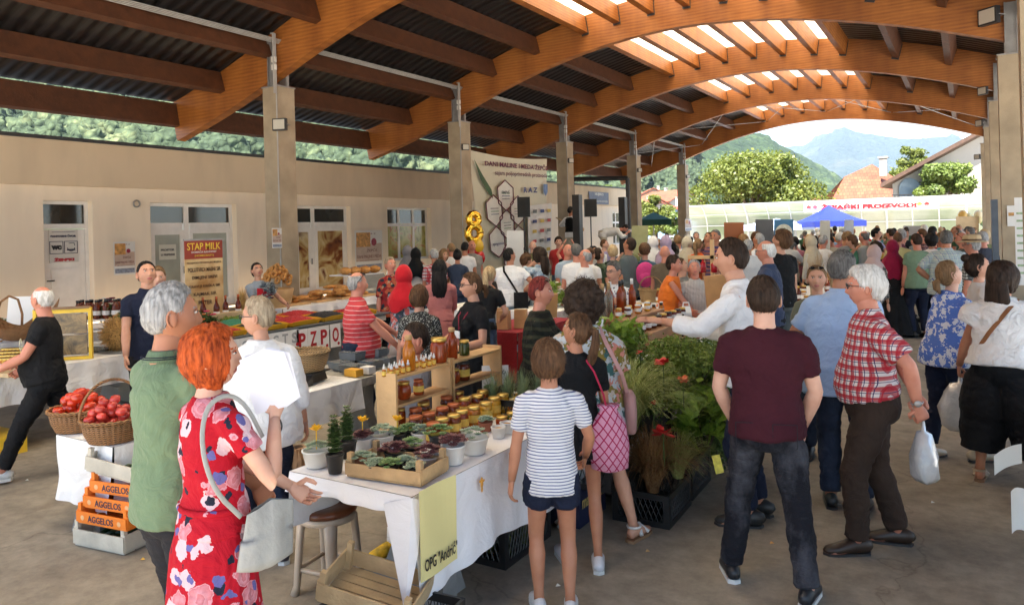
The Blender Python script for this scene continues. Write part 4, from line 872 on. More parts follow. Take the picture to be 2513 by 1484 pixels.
def person(label,loc,yaw,h=1.75,g=1.,sk='fair',fem=0,hair=('short','dark'),top=None,bot=None,shoes=('shoe',(.02,.02,.02)),lean=0.,twist=0.,head=(0,0),hL=(-.24,.06,.80),hR=(.24,.06,.80),eL=(-.6,-1,-.2),eR=(.6,-1,-.2),
 fL=(-.10,.03),fR=(.10,-.02),fya=(8,-8),belly=0.,bust=0.,curl=(.4,.4),palmL=None,palmR=None,dirL=None,dirR=None,lo=False,glasses=0,extra=None,group=None,sw=1.,scarf=None,hat=None,vox=None,pelvis=(0,0),seed=0,headS=1.,handlo=False,pz=0.):
 """top=(kind,material,sleeve) kind: tee, tunic(len), dress ; bot=(kind,material,length)"""
 S=h/1.75; root=empty('person',loc,yaw,label,'person',group)
 SKM=SK[sk]; hs=HR.get(hair[1]); mats=[SKM,LIP,EYEW,EYED,hs or HR['dark']]
 if vox is None: vox=.024 if lo else .0125
 sgx=sw*(.92 if fem else 1.)
 pc=V3=Vector((pelvis[0],pelvis[1],.93+pz)); ML=Matrix.Rotation(-R(lean),3,'X'); MT=Matrix.Rotation(R(twist),3,'Z'); MU=MT@ML
 def U(x,y,z): 
  k=min(1,max(0,(z-.93)/.25)); Mk=Matrix.Rotation(R(twist)*k,3,'Z')@Matrix.Rotation(-R(lean)*(.6+.4*k),3,'X'); return pc+Mk@Vector((x,y,z-.93))
 sc=lambda p:p*S
 # joints
 sh=[U(s*.168*sgx,-.005,1.398) for s in (-1,1)]; l1,l2=.285,.255
 hands=[Vector(hL)+Vector((0,0,pz)),Vector(hR)+Vector((0,0,pz))]; el=[];wr=[]
 for i in (0,1):
  e,w=ik(sh[i],hands[i],l1,l2,Vector((eL,eR)[i])); el.append(e); wr.append(w)
 hip=[pc+Matrix.Rotation(0,3,'Z')@Vector((s*.088*g**.3,0,-.03)) for s in (-1,1)]; ank=[Vector((f[0],f[1],.085)) for f in (fL,fR)]; kn=[]
 for i in (0,1): k,a=ik(hip[i],ank[i],.422,.412,Vector((0,1,0))+Vector((( -.15,.15)[i],0,0))); kn.append(k); ank[i]=a
 # ---- body
 b=MB(); gf=(.86 if fem else 1.)*(.6+.4*g); n=8 if lo else 14
 for i in (0,1):
  s,e,w=sh[i],el[i],wr[i]; s0=s.lerp(U(0,0,1.39),.3); up=(e-s); fo=(w-e)
  b.tube([sc(p) for p in (s0,s,s+up*.25,s+up*.55,s+up*.85,e,e+fo*.12,e+fo*.35,e+fo*.7,w)],[x*gf*S*(.88 if top and top[2]>.5 else 1) for x in (.02,.040,.044,.043,.040,.037,.040,.041,.033,.025)],n,mi=0)
  d=Vector((dirL,dirR)[i]) if (dirL,dirR)[i] else fo+Vector((0,0,-.02)); pn=(palmL,palmR)[i]; nr=Vector(pn) if pn else Vector(((1,-1)[i],.25,0)); add_hand(b,sc(w),d,nr,(-1,1)[i],curl[i],S*(.92 if fem else 1),0,lo or handlo)
  a=ank[i]; k=kn[i]; hp_=hip[i]; lg=(.9 if fem else 1.)*(.7+.3*g)
  th=(k-hp_); ca=(a-k); back=Vector((0,-.012,0))
  b.tube([sc(p) for p in (hp_+Vector((0,0,.03)),hp_+th*.2,hp_+th*.5,hp_+th*.85,k,k+ca*.12,k+ca*.3+back,k+ca*.55+back*.6,k+ca*.85,a+Vector((0,0,-.02)))],[x*lg*S for x in (.06,.073,.068,.057,.054,.05,.057,.048,.034,.036)],n+2,mi=0)
  ya=R(fya[i]); fd=Vector((-math.sin(ya),math.cos(ya),0))
  b.tube([sc(a+fd*q+Vector((0,0,z))) for q,z in ((-.06,-.05),(-.03,-.035),(.03,-.035),(.09,-.05),(.15,-.062),(.185,-.066))],[(x*S,y*S) for x,y in ((.022,.025),(.032,.045),(.036,.045),(.042,.032),(.042,.02),(.025,.012))],n,mi=0,hint=(math.cos(ya),math.sin(ya),0))
 tg=(.6+.4*g)
 b.tube([sc(U(0,0,z)) for z in (.82,.93,1.08,1.28,1.38,1.44,1.47)],[(x*tg*S*sgx,y*tg*S) for x,y in ((.12,.09),(.14,.10),(.12,.09),(.14,.10),(.15,.09),(.11,.07),(.06,.055))],n+2,mi=0)
 hy,hpz=head; nb=U(0,-.012,1.455); MH=Matrix.Rotation(R(twist),3,'Z')@Matrix.Rotation(-R(lean)*.6,3,'X')@Matrix.Rotation(-R(hy),3,'Z')@Matrix.Rotation(-R(hpz),3,'X')
 MN=Matrix.Rotation(R(twist)-R(hy)*.4,3,'Z')@Matrix.Rotation(-R(lean)*.8-R(hpz)*.4,3,'X'); nt_=nb+MN@Vector((0,.022,.085)); hc=nt_+MH@Vector((0,.012,.088))
 nr_=.052*(.88 if fem else 1.05)*(.75+.25*g)
 b.tube([sc(p) for p in (nb+Vector((0,0,-.05)),nb,nb.lerp(nt_,.5),nt_,nt_+MH@Vector((0,0,.04)))],[(x*S*nr_/.052,y*S*nr_/.052) for x,y in ((.070,.058),(.062,.058),(.053,.055),(.052,.056),(.05,.055))],n+2,mi=0)
 add_head(b,MH,sc(hc),fem,lo,S*headS)
 bo=b.build('body',mats,root,smooth=True)
 # ---- hair / scarf / hat
 if hair[0] not in('none','hijab'):
  hm=MB(); add_hair(hm,hair[0],MH,sc(hc),S*headS,lo,seed); ho=hm.build('hair',hs,root,smooth=True)
 if scarf is not None:
  s_=MB(); nu,nv=(24,16) if lo else (48,34); pts=[]
  for j in range(nv+1):
   e=-PI/2+PI*j/nv
   for i in range(nu):
    a=2*PI*i/nu; aa=abs(((a+PI)%(2*PI))-PI)*180/PI; p=Vector(headpt(a,e)); 
    if p.y>0: p.y=.096*math.cos(a)*math.cos(e)*.9
    nn=p.normalized(); face=1-sm(math.hypot(aa/44,(math.degrees(e)+8)/50),.85,1.1) if p.y>0 else 0; off=.02-.045*face+.003*noise.noise(p*30)
    if p.y<0: off+=.018
    pts.append(sc(hc)+MH@((p+nn*off)*S))
  s_.add(pts,[(j*nu+i,(j+1)*nu+i,(j+1)*nu+(i+1)%nu,j*nu+(i+1)%nu) for j in range(nv) for i in range(nu)])
  dr=scarf[1]; rings=[(nt_+Vector((0,0,.05)),.085,.095),(nb+Vector((0,0,.06)),.10,.10),(nb+Vector((0,0,.0)),.15,.12),(nb+Vector((0,-.01,-.09)),.215*sgx,.15),(nb+Vector((0,-.015,-.09-dr*.5)),.23*sgx,.165),(nb+Vector((0,-.02,-.09-dr)),.20*sgx,.15)]
  N=40; vs=[]
  for k,(c_,rx,ry) in enumerate(rings):
   for i in range(N): a=2*PI*i/N; w_=1+.05*k/5*math.sin(a*9+k)+.03*math.sin(a*5); vs.append(sc(c_+Vector((math.cos(a)*rx*w_,math.sin(a)*ry*w_,(-.04*math.cos(a*3) if k==5 else 0)))))
  s_.add(vs,[(k*N+i,(k+1)*N+i,(k+1)*N+(i+1)%N,k*N+(i+1)%N) for k in range(5) for i in range(N)]); s_.build('headscarf',scarf[0],root,smooth=True)
 if hat is not None:
  q=MB(); c_=sc(hc)+MH@(Vector((0,-.005,.055))*S); q.lathe([(.165*S,-.005*S),(.168*S,.0),(.10*S,.012*S),(.092*S,.06*S),(.085*S,.085*S),(.05*S,.098*S),(.01*S,.095*S)],24,c_,M=MH,sy=1.18); ht=q.build('hat',hat,root,smooth=True)
  q=MB(); q.lathe([(.101*S,.012*S),(.099*S,.035*S),(.094*S,.036*S)],24,c_,M=MH,sy=1.18,cap=False); q.build('hat_band',mat('hat_band_brown',(.1,.05,.02),.7,.1),ht)
 if glasses:
  q=MB(); T=lambda x,y,z:sc(hc)+MH@(Vector((x,y,z))*S*headS)
  if glasses==1:
   for s in (-1,1):
    q.tube([T(s*.032+.021*math.cos(t),.101-.004*abs(math.cos(t)),.008+.0155*math.sin(t)) for t in np.linspace(0,2*PI,17)],.0024*S,6); q.tube([T(s*.053,.099,.012),T(s*.072,.085,.013),T(s*.084,.0,.012),T(s*.08,-.02,.002)],.0024*S,6)
   q.tube([T(-.011,.104,.01),T(.011,.104,.01)],.0022*S,6); q.build('glasses',DARKST,root)
  else: # sunglasses pushed up on the hair
   for s in (-1,1):
    q.ell(T(s*.036,.062,.098),(.026*S,.008*S,.019*S),12,8,M=MH@Matrix.Rotation(.8,3,'X')); q.tube([T(s*.06,.056,.096),T(s*.084,.0,.05),T(s*.084,-.03,.02)],.003*S,6)
   q.tube([T(-.012,.066,.1),T(.012,.066,.1)],.003*S,6); q.build('sunglasses',mat('black_gloss_plastic',(.01,.01,.012),.15,0),root)
 # ---- top
 fk=.004 if lo else .0095
 if top:
  kind,mt,slv=top[:3]; t=MB(); hem=top[3] if len(top)>3 else .86; nn=20
  G_=g; by=belly
  Zs=[hem,.95,1.03,1.10,1.18,1.27,1.34,1.39,1.43,1.462,1.478]; prof_={ .86:(.182,.140),.95:(.178,.136),1.03:(.166,.128),1.10:(.153,.116),1.18:(.160,.118),1.27:(.172,.122),1.34:(.176,.119),1.39:(.160,.105),1.43:(.125,.088),1.462:(.083,.072),1.478:(.066,.062)}
  if fem: prof_={ .86:(.184,.140),.95:(.172,.134),1.03:(.150,.116),1.10:(.134,.10),1.18:(.142,.104),1.27:(.158,.112),1.34:(.160,.11),1.39:(.150,.10),1.43:(.118,.085),1.462:(.085,.074),1.478:(.068,.064)}
  kz=sorted(prof_); pts=[];rad=[]
  for z in Zs:
   rx=np.interp(z,kz,[prof_[k][0] for k in kz]); ry=np.interp(z,kz,[prof_[k][1] for k in kz]); gg=1+(G_-1)*(1 if z<1.3 else .45); bl=by*gs(z-1.05,.14)
   wide=top[4] if len(top)>4 else 0.; rx=rx*gg*(sgx if z>1.2 else 1.)+wide*(1 if z<1.2 else .3); ry=ry*gg+bl*.5+wide*.8*(1 if z<1.2 else .3)
   p=U(0,bl*.5,max(z,.93)) if z>.93 else pc+Vector((0,bl*.5,z-.93)); pts.append(sc(p)); rad.append((rx*S,ry*S))
  t.tube(pts,rad,nn,hint=MT@Vector((1,0,0)))
  if bust>0:
   for s in (-1,1): t.ell(sc(U(s*.075,.085+.02*bust,1.27)),(.075*S*bust,.06*S*bust,.075*S*bust),14,10)
  for i in (0,1):
   s,e,w=sh[i],el[i],wr[i]; up=e-s; fo=w-e; s1=s.lerp(U(0,0,1.405),.6); a_=.060 if not fem else .052; a_*=(.7+.3*g)
   P_=[s1,s.lerp(s1,.35),s+up*.06]; Rr=[a_*.85,a_*.95,a_*1.0]
   if slv>0:
    T_=min(slv,.5)*2
    for q in (.35,.7,1.): P_.append(s+up*(q*T_)); Rr.append(a_*(1.02-.06*q)+.004*(top[5] if len(top)>5 else 0))
    if slv>.5:
     T2=(slv-.5)*2; 
     for q in (.3,.65,1.): P_.append(e+fo*(q*T2)); Rr.append(a_*(.93-.22*q*T2)+.004*(top[5] if len(top)>5 else 0))
   t.tube([sc(p) for p in P_],[r*S for r in Rr],nn)
  to=remeshed({'tee':'t_shirt','shirt':'shirt','polo':'polo_shirt','blouse':'blouse','tank':'tank_top','dress':'dress_bodice','vest':'shirt'}[kind],t,mt,root,vox*S,2,fk*S,7,seed)
  if kind in('polo','shirt') and not lo:
   q=MB(); c0=U(0,0,1.470); N=26; vs=[]
   for k,(dz,rr) in enumerate(((-.012,.077),(.012,.067),(.030,.062),(.026,.070),(.002,.082),(-.012,.088))):
    for i in range(N): a=2*PI*i/N; fr=max(0,math.sin(a)); op=(dz if dz>0 else dz)-.022*fr**2*(1 if k<3 else 1.4); vs.append(sc(c0+MN@Vector((math.cos(a)*rr*1.0,math.sin(a)*rr*.98,op+.004))))
   q.add(vs,[(k*N+i,k*N+(i+1)%N,(k+1)*N+(i+1)%N,(k+1)*N+i) for k in range(5) for i in range(N)]); q.build('collar',mt if len(top)<7 else top[6],to,smooth=True)
 # ---- bottom
 if bot:
  kind,mt,ln=bot[:3]
  if kind in('trousers','shorts','jeans','culottes'):
   t=MB(); gg=1+(g-1)*1.0; fl=1.0 if kind!='culottes' else 1.9
   pts=[pc+Vector((0,0,z)) for z in (-.13,-.09,-.03,.03,.09,.115)]; rad=[(.10,.09),(.150,.115),(.166,.125),(.160,.122),(.150,.116),(.148,.114)]
   t.tube([sc(p) for p in pts],[(a*gg*S,(c_*gg+belly*.25)*S) for a,c_ in rad],20)
   for i in (0,1):
    th=kn[i]-hip[i]; ca=ank[i]-kn[i]; T=ln; P_=[hip[i]+Vector((0,0,.02)),hip[i]+th*.18]; Rr=[.085,.094]
    for q,r in ((.45,.088),(.75,.076),(1.,.070)):
     if q<=T*2+.01 or q<.5: P_.append(hip[i]+th*min(q,max(T*2,.3))); Rr.append(r)
    if T>.5:
     T2=(T-.5)*2
     for q,r in ((.3,.069),(.6,.064),(.85,.061),(1.,.062)): P_.append(kn[i]+ca*(q*T2)+Vector((0,-.006*(q<.9),0))); Rr.append(r)
    kf=(bot[3] if len(bot)>3 else 1.)
    t.tube([sc(p) for p in P_],[r*S*(.75+.25*g)*(1+(fl-1)*min(1,k/3))*kf for k,r in enumerate(Rr)],18)
   remeshed({'trousers':'trousers','shorts':'shorts','jeans':'jeans','culottes':'culottes'}[kind],t,mt,root,vox*S,2,fk*1.3*S,6,seed+3,stretch=(1,1,1.1))
  else: # skirt: ln = hem height, bot[3]=hem radius, bot[4]=pleats amplitude
   hr=bot[3] if len(bot)>3 else .30; pl=bot[4] if len(bot)>4 else .02; N=120 if not lo else 40; Kz=22 if not lo else 8; t=MB(); vs=[]; z0=1.07
   for k in range(Kz+1):
    u=k/Kz; z=z0+(ln-z0)*u
    for i in range(N):
     a=2*PI*i/N; w0=np.interp(u,[0,.22,1],[.140*g,.190*g,hr]); w1=np.interp(u,[0,.22,1],[.108*g,.160*g,hr*.9]); f=1+(pl*6)*u*(.5*math.sin(a*22+2*math.sin(u*4+a))+.5*math.sin(a*7+seed))*(1 if pl>0 else 0)+.012*math.sin(a*3+u*6)
     cen=pc+Vector((0,0,0)); cen.z=0; sh_=Vector((0,-.01*u,0)); vs.append(sc(Vector((cen.x,cen.y,0))+sh_+Vector((math.cos(a)*w0*f,math.sin(a)*w1*f,z))))
   t.add(vs,[(k*N+i,(k+1)*N+i,(k+1)*N+(i+1)%N,k*N+(i+1)%N) for k in range(Kz) for i in range(N)]+[tuple(range(N))]); t.build('skirt',mt,root,smooth=True)
 # ---- shoes
 if shoes:
  kind,c_=shoes[:2]
  for i in (0,1):
   a=ank[i]; ya=R(fya[i]); fd=Vector((-math.sin(ya),math.cos(ya),0)); rd=Vector((math.cos(ya),math.sin(ya),0)); q=MB()
   if kind in('shoe','sneaker'):
    q.tube([sc(a+fd*y+Vector((0,0,z-.085))) for y,z in ((-.085,.035),(-.075,.045),(-.04,.055),(.02,.055),(.07,.045),(.13,.034),(.18,.028),(.20,.024))],[(x*S,z*S) for x,z in ((.018,.022),(.034,.04),(.041,.05),(.042,.052),(.045,.040),(.047,.030),(.036,.024),(.012,.01))],14,hint=rd)
    so_=q.build('sneaker' if kind=='sneaker' else 'shoe',mat('shoe_%d_%d_%d'%tuple(int(x*100) for x in c_),c_,.45,.1,20),root,smooth=True)
    q=MB(); pts=[(-.088,0),(-.07,.036),(0,.04),(.06,.043),(.13,.047),(.18,.036),(.205,0)]; out=[a+fd*y+rd*x for y,x in pts]+[a+fd*y-rd*x for y,x in pts[::-1]]; N=len(out)
    vs=[sc(Vector((p.x,p.y,a.z-.085))) for p in out]+[sc(Vector((p.x,p.y,a.z-.085+(.024 if kind=='sneaker' else .014)))) for p in out]; q.add(vs,[tuple(range(N))[::-1],tuple(range(N,2*N))]+[(k,(k+1)%N,(k+1)%N+N,k+N) for k in range(N)]); q.build('sole',mat('white_rubber',(.6,.6,.58),.6,.05) if kind=='sneaker' else DARKST,so_)
   elif kind=='sandal':
    pts=[(-.075,0),(-.06,.034),(0,.036),(.06,.040),(.13,.045),(.18,.036),(.2,0)]; out=[a+fd*y+rd*x for y,x in pts]+[a+fd*y-rd*x for y,x in pts[::-1]]; N=len(out)
    vs=[sc(Vector((p.x,p.y,.0))) for p in out]+[sc(Vector((p.x,p.y,.022))) for p in out]; q.add(vs,[tuple(range(N))[::-1],tuple(range(N,2*N))]+[(k,(k+1)%N,(k+1)%N+N,k+N) for k in range(N)]); so_=q.build('sandal',mat('cork_sole',(.22,.12,.06),.8,.1),root)
    q=MB()
    for y0,y1,z0 in ((.02,.11,.085),(.11,.02,.085)): q.tube([sc(a+fd*y0+rd*.047+Vector((0,0,-.06))),sc(a+fd*(y0+y1)/2+Vector((0,0,.008+z0*0-.012))),sc(a+fd*y1-rd*.047+Vector((0,0,-.06)))],(.014*S),8)
    q.tube([sc(a+fd*math.sin(t)*.046+rd*math.cos(t)*.044+Vector((0,0,.0))) for t in np.linspace(0,2*PI,13)],.009*S,6); q.build('strap',mat('strap_%d_%d'%(int(c_[0]*100),int(c_[2]*100)),c_,.5,.05),so_)
 J=dict(root=root,S=S,wr=[sc(w) for w in wr],el=[sc(e) for e in el],sh=[sc(s) for s in sh],hc=sc(hc),MH=MH,U=lambda x,y,z:sc(U(x,y,z)),pc=sc(pc),hd=[(wr[i]-el[i]).normalized() for i in (0,1)],mats=mats)
 return J
def face_yaw(x,y,psi):
 """rotation about z for a person seen at that pixel and facing psi degrees from straight away from the camera (+ = right)"""
 w=ray(x,y); a=math.atan2(-w.x,w.y); return a-R(psi)
def at(x,ytop,d=None,h=None,foot=None):
 """ground position and height from head-top pixel and depth"""
 p=P(x,ytop,d); hh=p.z if h is None else h; return Vector((p.x,p.y,0)),hh
BLACK=cloth('black',(.008,.008,.009),.8,.2); DNAVY=cloth('navy',(.012,.016,.035)); WHITE=cloth('white_cotton',(.74,.73,.73),.85,.04); CREAM=cloth('cream_cotton',(.6,.54,.42)); MAROON=cloth('maroon_jersey',(.045,.008,.014),.9,.12,.2)
GREYT=cloth('slate_grey_tee',(.09,.11,.115)); DENIM=cloth('blue_denim',(.06,.09,.15),.9,.3); LDENIM=cloth('light_denim',(.25,.33,.4),.9,.2); DDENIM=cloth('dark_denim',(.02,.028,.05),.9,.3); GJEAN=cloth('black_denim',(.022,.022,.026),.9,.3); KHAKI=cloth('khaki_cotton',(.35,.26,.15)); ORANGE=cloth('orange_knit',(.72,.17,.02)); BROWNT=cloth('dark_brown_wool',(.038,.024,.018),.9,.15)
def m_wash():
 m,n,b=nodes('washed_grey_denim'); v=coords(n,(1.6,1.6,.9)); t=nd(n,'ShaderNodeTexNoise',Scale=3.2,Detail=6,Roughness=.65); L(n,v,t.inputs['Vector']); r=nd(n,'ShaderNodeValToRGB'); e=r.color_ramp.elements; e[0].position=.45; e[0].color=(.012,.012,.016,1); e[1].position=.8; e[1].color=(.10,.10,.115,1); L(n,t.outputs[0],r.inputs[0]); L(n,r.outputs[0],b.inputs['Base Color']); setp(b,Roughness=.9,Specular_IOR_Level=.15)
 t2=nd(n,'ShaderNodeTexNoise',Scale=16,Detail=4,Distortion=2); v3=coords(n,(1,1,2.4)); L(n,v3,t2.inputs['Vector']); bp=nd(n,'ShaderNodeBump',Strength=.5,Distance=.02); L(n,t2.outputs[0],bp.inputs['Height']); L(n,bp.outputs[0],b.inputs['Normal']); return m
WASH=m_wash()
REDPLAID=pat('red_plaid','plaid',[(.60,.55,.54),(.36,.012,.025),(.04,.03,.10),(.36,.012,.025)],17.)
FLORAL=pat('red_floral','floral',[(.40,.006,.018),(.62,.28,.33),(.60,.42,.46),(.015,.018,.035),(.12,.11,.3)],9.5,w=.42)
STRIPB=pat('white_navy_stripe','stripes',[(.68,.67,.68),(.13,.14,.26)],62.,w=.33,warp=.02)
KIMONO=pat('leaf_print','print',[(.20,.15,.035),(.45,.48,.50),(.05,.13,.13),(.5,.2,.16),(.48,.40,.33)],7.,w=.5)
BLUEPR=pat('blue_white_print','print',[(.09,.17,.5),(.62,.64,.68),(.62,.64,.68)],15.,w=.42)
POLOST=pat('red_white_stripe_polo','stripes',[(.52,.055,.06),(.62,.42,.40)],24.,w=.13,warp=.01)
WHITEFL=pat('white_floral_print','dots',[(.68,.67,.65),(.05,.05,.08)],32.,w=.30,warp=.05)
DOTS=pat('black_white_dots','dots',[(.012,.012,.014),(.6,.6,.58)],40.,w=.26); DITSY=pat('grey_ditsy_print','dots',[(.035,.035,.033),(.38,.38,.34)],70.,w=.34)
REDFL2=pat('dark_red_print','floral',[(.25,.02,.02),(.45,.12,.05),(.02,.03,.04),(.35,.25,.15)],12.,w=.45); GREYPR=pat('grey_coral_print','print',[(.07,.09,.11),(.45,.45,.48),(.55,.12,.10),(.2,.22,.25)],9.,w=.45)
BLUEWASH=pat('pale_blue_print','print',[(.30,.38,.46),(.50,.56,.60),(.2,.28,.38)],9.,w=.45); OLIVEST=pat('olive_stripe','stripes',[(.035,.036,.02),(.012,.013,.01)],16.,w=.6,warp=.08)
GRPLAID=pat('pale_green_blue_check','plaid',[(.50,.54,.46),(.36,.44,.44),(.12,.16,.36)],14.); CHECKBW=pat('black_white_check','plaid',[(.55,.56,.54),(.03,.035,.035)],26.)
RBST=pat('rust_stripe','stripes',[(.30,.13,.05),(.09,.04,.03)],22.,w=.5); PLAIDR=pat('brown_red_check','plaid',[(.25,.07,.06),(.06,.04,.05),(.4,.3,.26)],18.); NAVST=pat('purple_stripe','stripes',[(.25,.10,.10),(.06,.05,.13)],14.,w=.5); VST=pat('pale_vertical_stripe','vstripes',[(.60,.61,.62),(.38,.41,.45)],70.,w=.3); FAINTV=pat('faint_vertical_stripe','vstripes',[(.55,.53,.50),(.30,.32,.34)],55.,w=.22)
KNITW=cloth('white_knit',(.74,.72,.70),.9,.05,.5)
def pal(c,n): return cloth(n,c)
STAND=dict(); FRONT=dict(hL=(-.13,.36,1.0),hR=(.13,.36,1.0),eL=(-.7,-.5,-.6),eR=(.7,-.5,-.6)); AKIMBO=dict(hL=(-.19,.06,1.02),hR=(.19,.06,1.02),eL=(-1,-.35,0),eR=(1,-.35,0),curl=(.8,.8)); PHONE=dict(hR=(.06,.26,1.40),eR=(.7,.2,-.8),curl=(.4,1.)); BEHIND=dict(hL=(-.06,-.18,.96),hR=(.08,-.2,.93),eL=(-.8,-.6,0),eR=(.8,-.6,0)); CROSS=dict(hL=(.10,.20,1.18),hR=(-.10,.22,1.2),eL=(-.8,.3,-.6),eR=(.8,.3,-.6))
PEOPLE={}
def put(key,label,x,yt,d,psi,h=None,**k):
 loc,hh=at(x,yt,d); hh=(h or hh); PEOPLE[key]=person(label,loc,face_yaw(x,yt,psi),hh,seed=len(PEOPLE)+1,**k); PEOPLE[key]['psi']=psi; return PEOPLE[key]
def attach(J,mb,name,mt,par=None,smooth=True):
 return mb.build(name,mt,par or J['root'],smooth=smooth)
def loose(J,mb,name,mt,label,cat,smooth=True,group=None):
 """a thing held by a person: top level, placed with the person's transform baked"""
 r=J['root']; Mw=Matrix.Translation(r.location)@Matrix.Rotation(r.rotation_euler.z,4,'Z'); mb.v=[tuple(Mw@Vector(p)) for p in mb.v]; o=mb.build(name,mt,smooth=smooth); return tag(o,label,cat,group)
# ---- near left
J=put('green','grey haired man in a sage green polo shirt standing behind the woman in red',408,700,3.0,58,sk='tan',hair=('short','grey'),top=('polo',cloth('sage_green_pique',(.13,.19,.11),.9,.08),.30,.84),bot=('jeans',GJEAN,.97),g=1.0,belly=.02,head=(26,-2),hR=(.20,.24,.93),hL=(-.16,.30,.95),fL=(-.12,.1),fR=(.12,-.06))
q=MB(); U=J['U']; N=24
for rr,z in ((.089,1.470),(.0895,1.478)): q.tube([U(math.cos(a)*rr,math.sin(a)*rr*.98-.01,z+.004-.02*max(0,math.sin(a))**2) for a in np.linspace(PI*.95,PI*2.05,17)],.0022,5)
q.build('collar_stripe',DNAVY,J['root'])
J=put('redhead','woman with copper red bob in a red floral dress holding a folded white paper',510,800,2.78,62,sk='pale',fem=1,hair=('bob','red'),top=('dress',FLORAL,.24,.99,.01,1),bot=('skirt',FLORAL,.24,.235,.012),bust=.8,g=.92,head=(36,-3),hR=(.15,.19,1.37),eR=(.5,-.2,-1),hL=(.02,.34,1.03),eL=(-.5,0,-1),dirR=(-.15,.25,1),palmR=(-1,.2,0),curl=(.45,.9),belly=.02)
q=MB(); U=J['U']; q.tube([U(math.cos(a)*.142,math.sin(a)*.112,1.055) for a in np.linspace(0,2*PI,30)],(.012),8,cap=False); q.build('belt',FLORAL,J['root'],smooth=True)
q=MB(); w=J['wr'][0]; 
q.tube([J['wr'][1]+Vector((.028*math.cos(a),.012,.028*math.sin(a)-.03)) for a in np.linspace(0,2*PI,15)],.0035,5); q.build('bracelet',DARKST,J['root'])
q=MB(); q.tube([U(math.cos(a)*.062,math.sin(a)*.07+.012,1.475-.05*max(0,math.sin(a))) for a in np.linspace(0,2*PI,20)],.0014,4); q.build('necklace',mat('gold_metal',(.5,.33,.1),.3,.05,metal=1.),J['root'])
w=J['wr'][1]+Vector((.0,-.02,.15)); q=MB()
for off,rot in ((0,0),(.012,.09)):
 M=Matrix(((.47,.88,0),(.88,-.47,0),(0,0,1))).transposed()@Matrix.Rotation(-.30+rot,3,'Y')@Matrix.Rotation(-.1+rot,3,'X')
 q.add([w+M@Vector(p)+Vector((0,off,0)) for p in ((-.085,.0,-.11),(.03,.0,-.12),(.085,0,-.10),(.085,0,.08),(.02,0,.12),(-.075,.012,.115))],[(0,1,2,3,4,5)])
loose(J,q,'paper_sheet',mat('white_paper',(.72,.70,.76),.6,.02,8),'folded white paper held up by the woman in the red dress','paper',smooth=False)
q=MB()   # grey shoulder bag
bagM=mat('pale_grey_leather',(.36,.35,.32),.5,.15,7,.3,30); c=Vector((.20,.09,.92))
def bagpt(u,v):
 a=2*PI*u; t=v; wy=.115*(1-.15*t); wx=.045*(1-.75*t**2)+.004*math.sin(a*7); z=-.13+.24*t; r_=min(1,t*6+.5)
 return tuple(c+Vector((math.cos(a)*wx*r_,math.sin(a)*wy*r_+.03*t,z-.03*abs(math.sin(a))*(t>.5))))
q.grid(bagpt,28,12); q.tube(soft([c+Vector((0,-.09,.08)),Vector((.205,-.10,1.12)),Vector((.165,-.125,1.27)),Vector((.125,-.085,1.40)),Vector((.12,.0,1.435)),Vector((.13,.07,1.385)),Vector((.15,.125,1.25))]),[(.003,.009)]*28,8)
loose(J,q,'shoulder_bag',bagM,'pale grey leather bag hanging from the arm of the woman in red','bag')
J=put('blouse','woman with cropped blond hair and glasses in a loose white blouse and navy trousers',640,733,4.55,-8,sk='fair',fem=1,hair=('short','strawgrey'),top=('blouse',WHITE,.75,.80,.05,5),bot=('trousers',DNAVY,.93),shoes=('sneaker',(.05,.05,.07)),head=(-62,0),g=1.12,glasses=1,hL=(-.16,.30,.95),hR=(.28,.05,.86),headS=1.05)
J=put('blacktee','white haired older man in a black t-shirt striding left past the honey table',108,712,6.35,-82,h=1.66,sk='red',fem=0,hair=('bald','white'),top=('tee',BLACK,.27,.90),bot=('trousers',BLACK,.95),shoes=('sneaker',(.62,.62,.6)),head=(38,0),g=1.15,belly=.07,hL=(-.14,.36,1.04),hR=(.2,.2,1.0),eL=(-.5,-.6,-.8),fL=(-.06,.36),fR=(.10,-.34),pelvis=(0,0),pz=-.035,curl=(.9,.6))
q=MB(); 
for a in np.linspace(0,2*PI,16,endpoint=False):
 q.box(J['U'](-.10+.045*math.cos(a),.172,1.25+.05*math.sin(a)),(.012,.004,.012),rz=.35)
q.build('chest_emblem',mat('emblem_print',(.6,.58,.4),.6,.1),J['root'])
J=put('navypolo','dark bearded young man in a navy polo standing behind the flower stall',360,642,7.2,172,sk='fair',hair=('crop','black'),top=('polo',DNAVY,.3,.84),bot=('trousers',BLACK,.97),head=(-8,-18),g=1.0,hL=(-.2,.12,.80),hR=(.22,.20,.9))
bm=MB(); 
put('childbehind','fair person mostly hidden behind the man in the navy polo',385,655,8.1,175,sk='pale',hair=('short','lbrown'),top=('tee',cloth('pale_sand',(.4,.33,.25)),.3),bot=('trousers',DNAVY,.97),g=.85)
J=put('bun','woman with dark bun, grey shirt and red apron tending the bread counter',632,645,10.6,150,sk='fair',fem=1,hair=('bun','black'),top=('tee',cloth('grey_blue_tee',(.26,.30,.34)),.3),bot=('trousers',BLACK,.97),head=(10,-22),hL=(-.30,.30,1.1),hR=(.05,.35,1.05))
q=MB(); U=J['U']
q.grid(lambda u,v:tuple(U((u-.5)*(.20+.14*(v<.5)),.125+.03*math.cos((u-.5)*3)+.01,.75+.62*v)),8,12); q.build('apron',pat('red_white_apron','dots',[(.5,.02,.03),(.6,.5,.45)],14.,w=.3),J['root'])
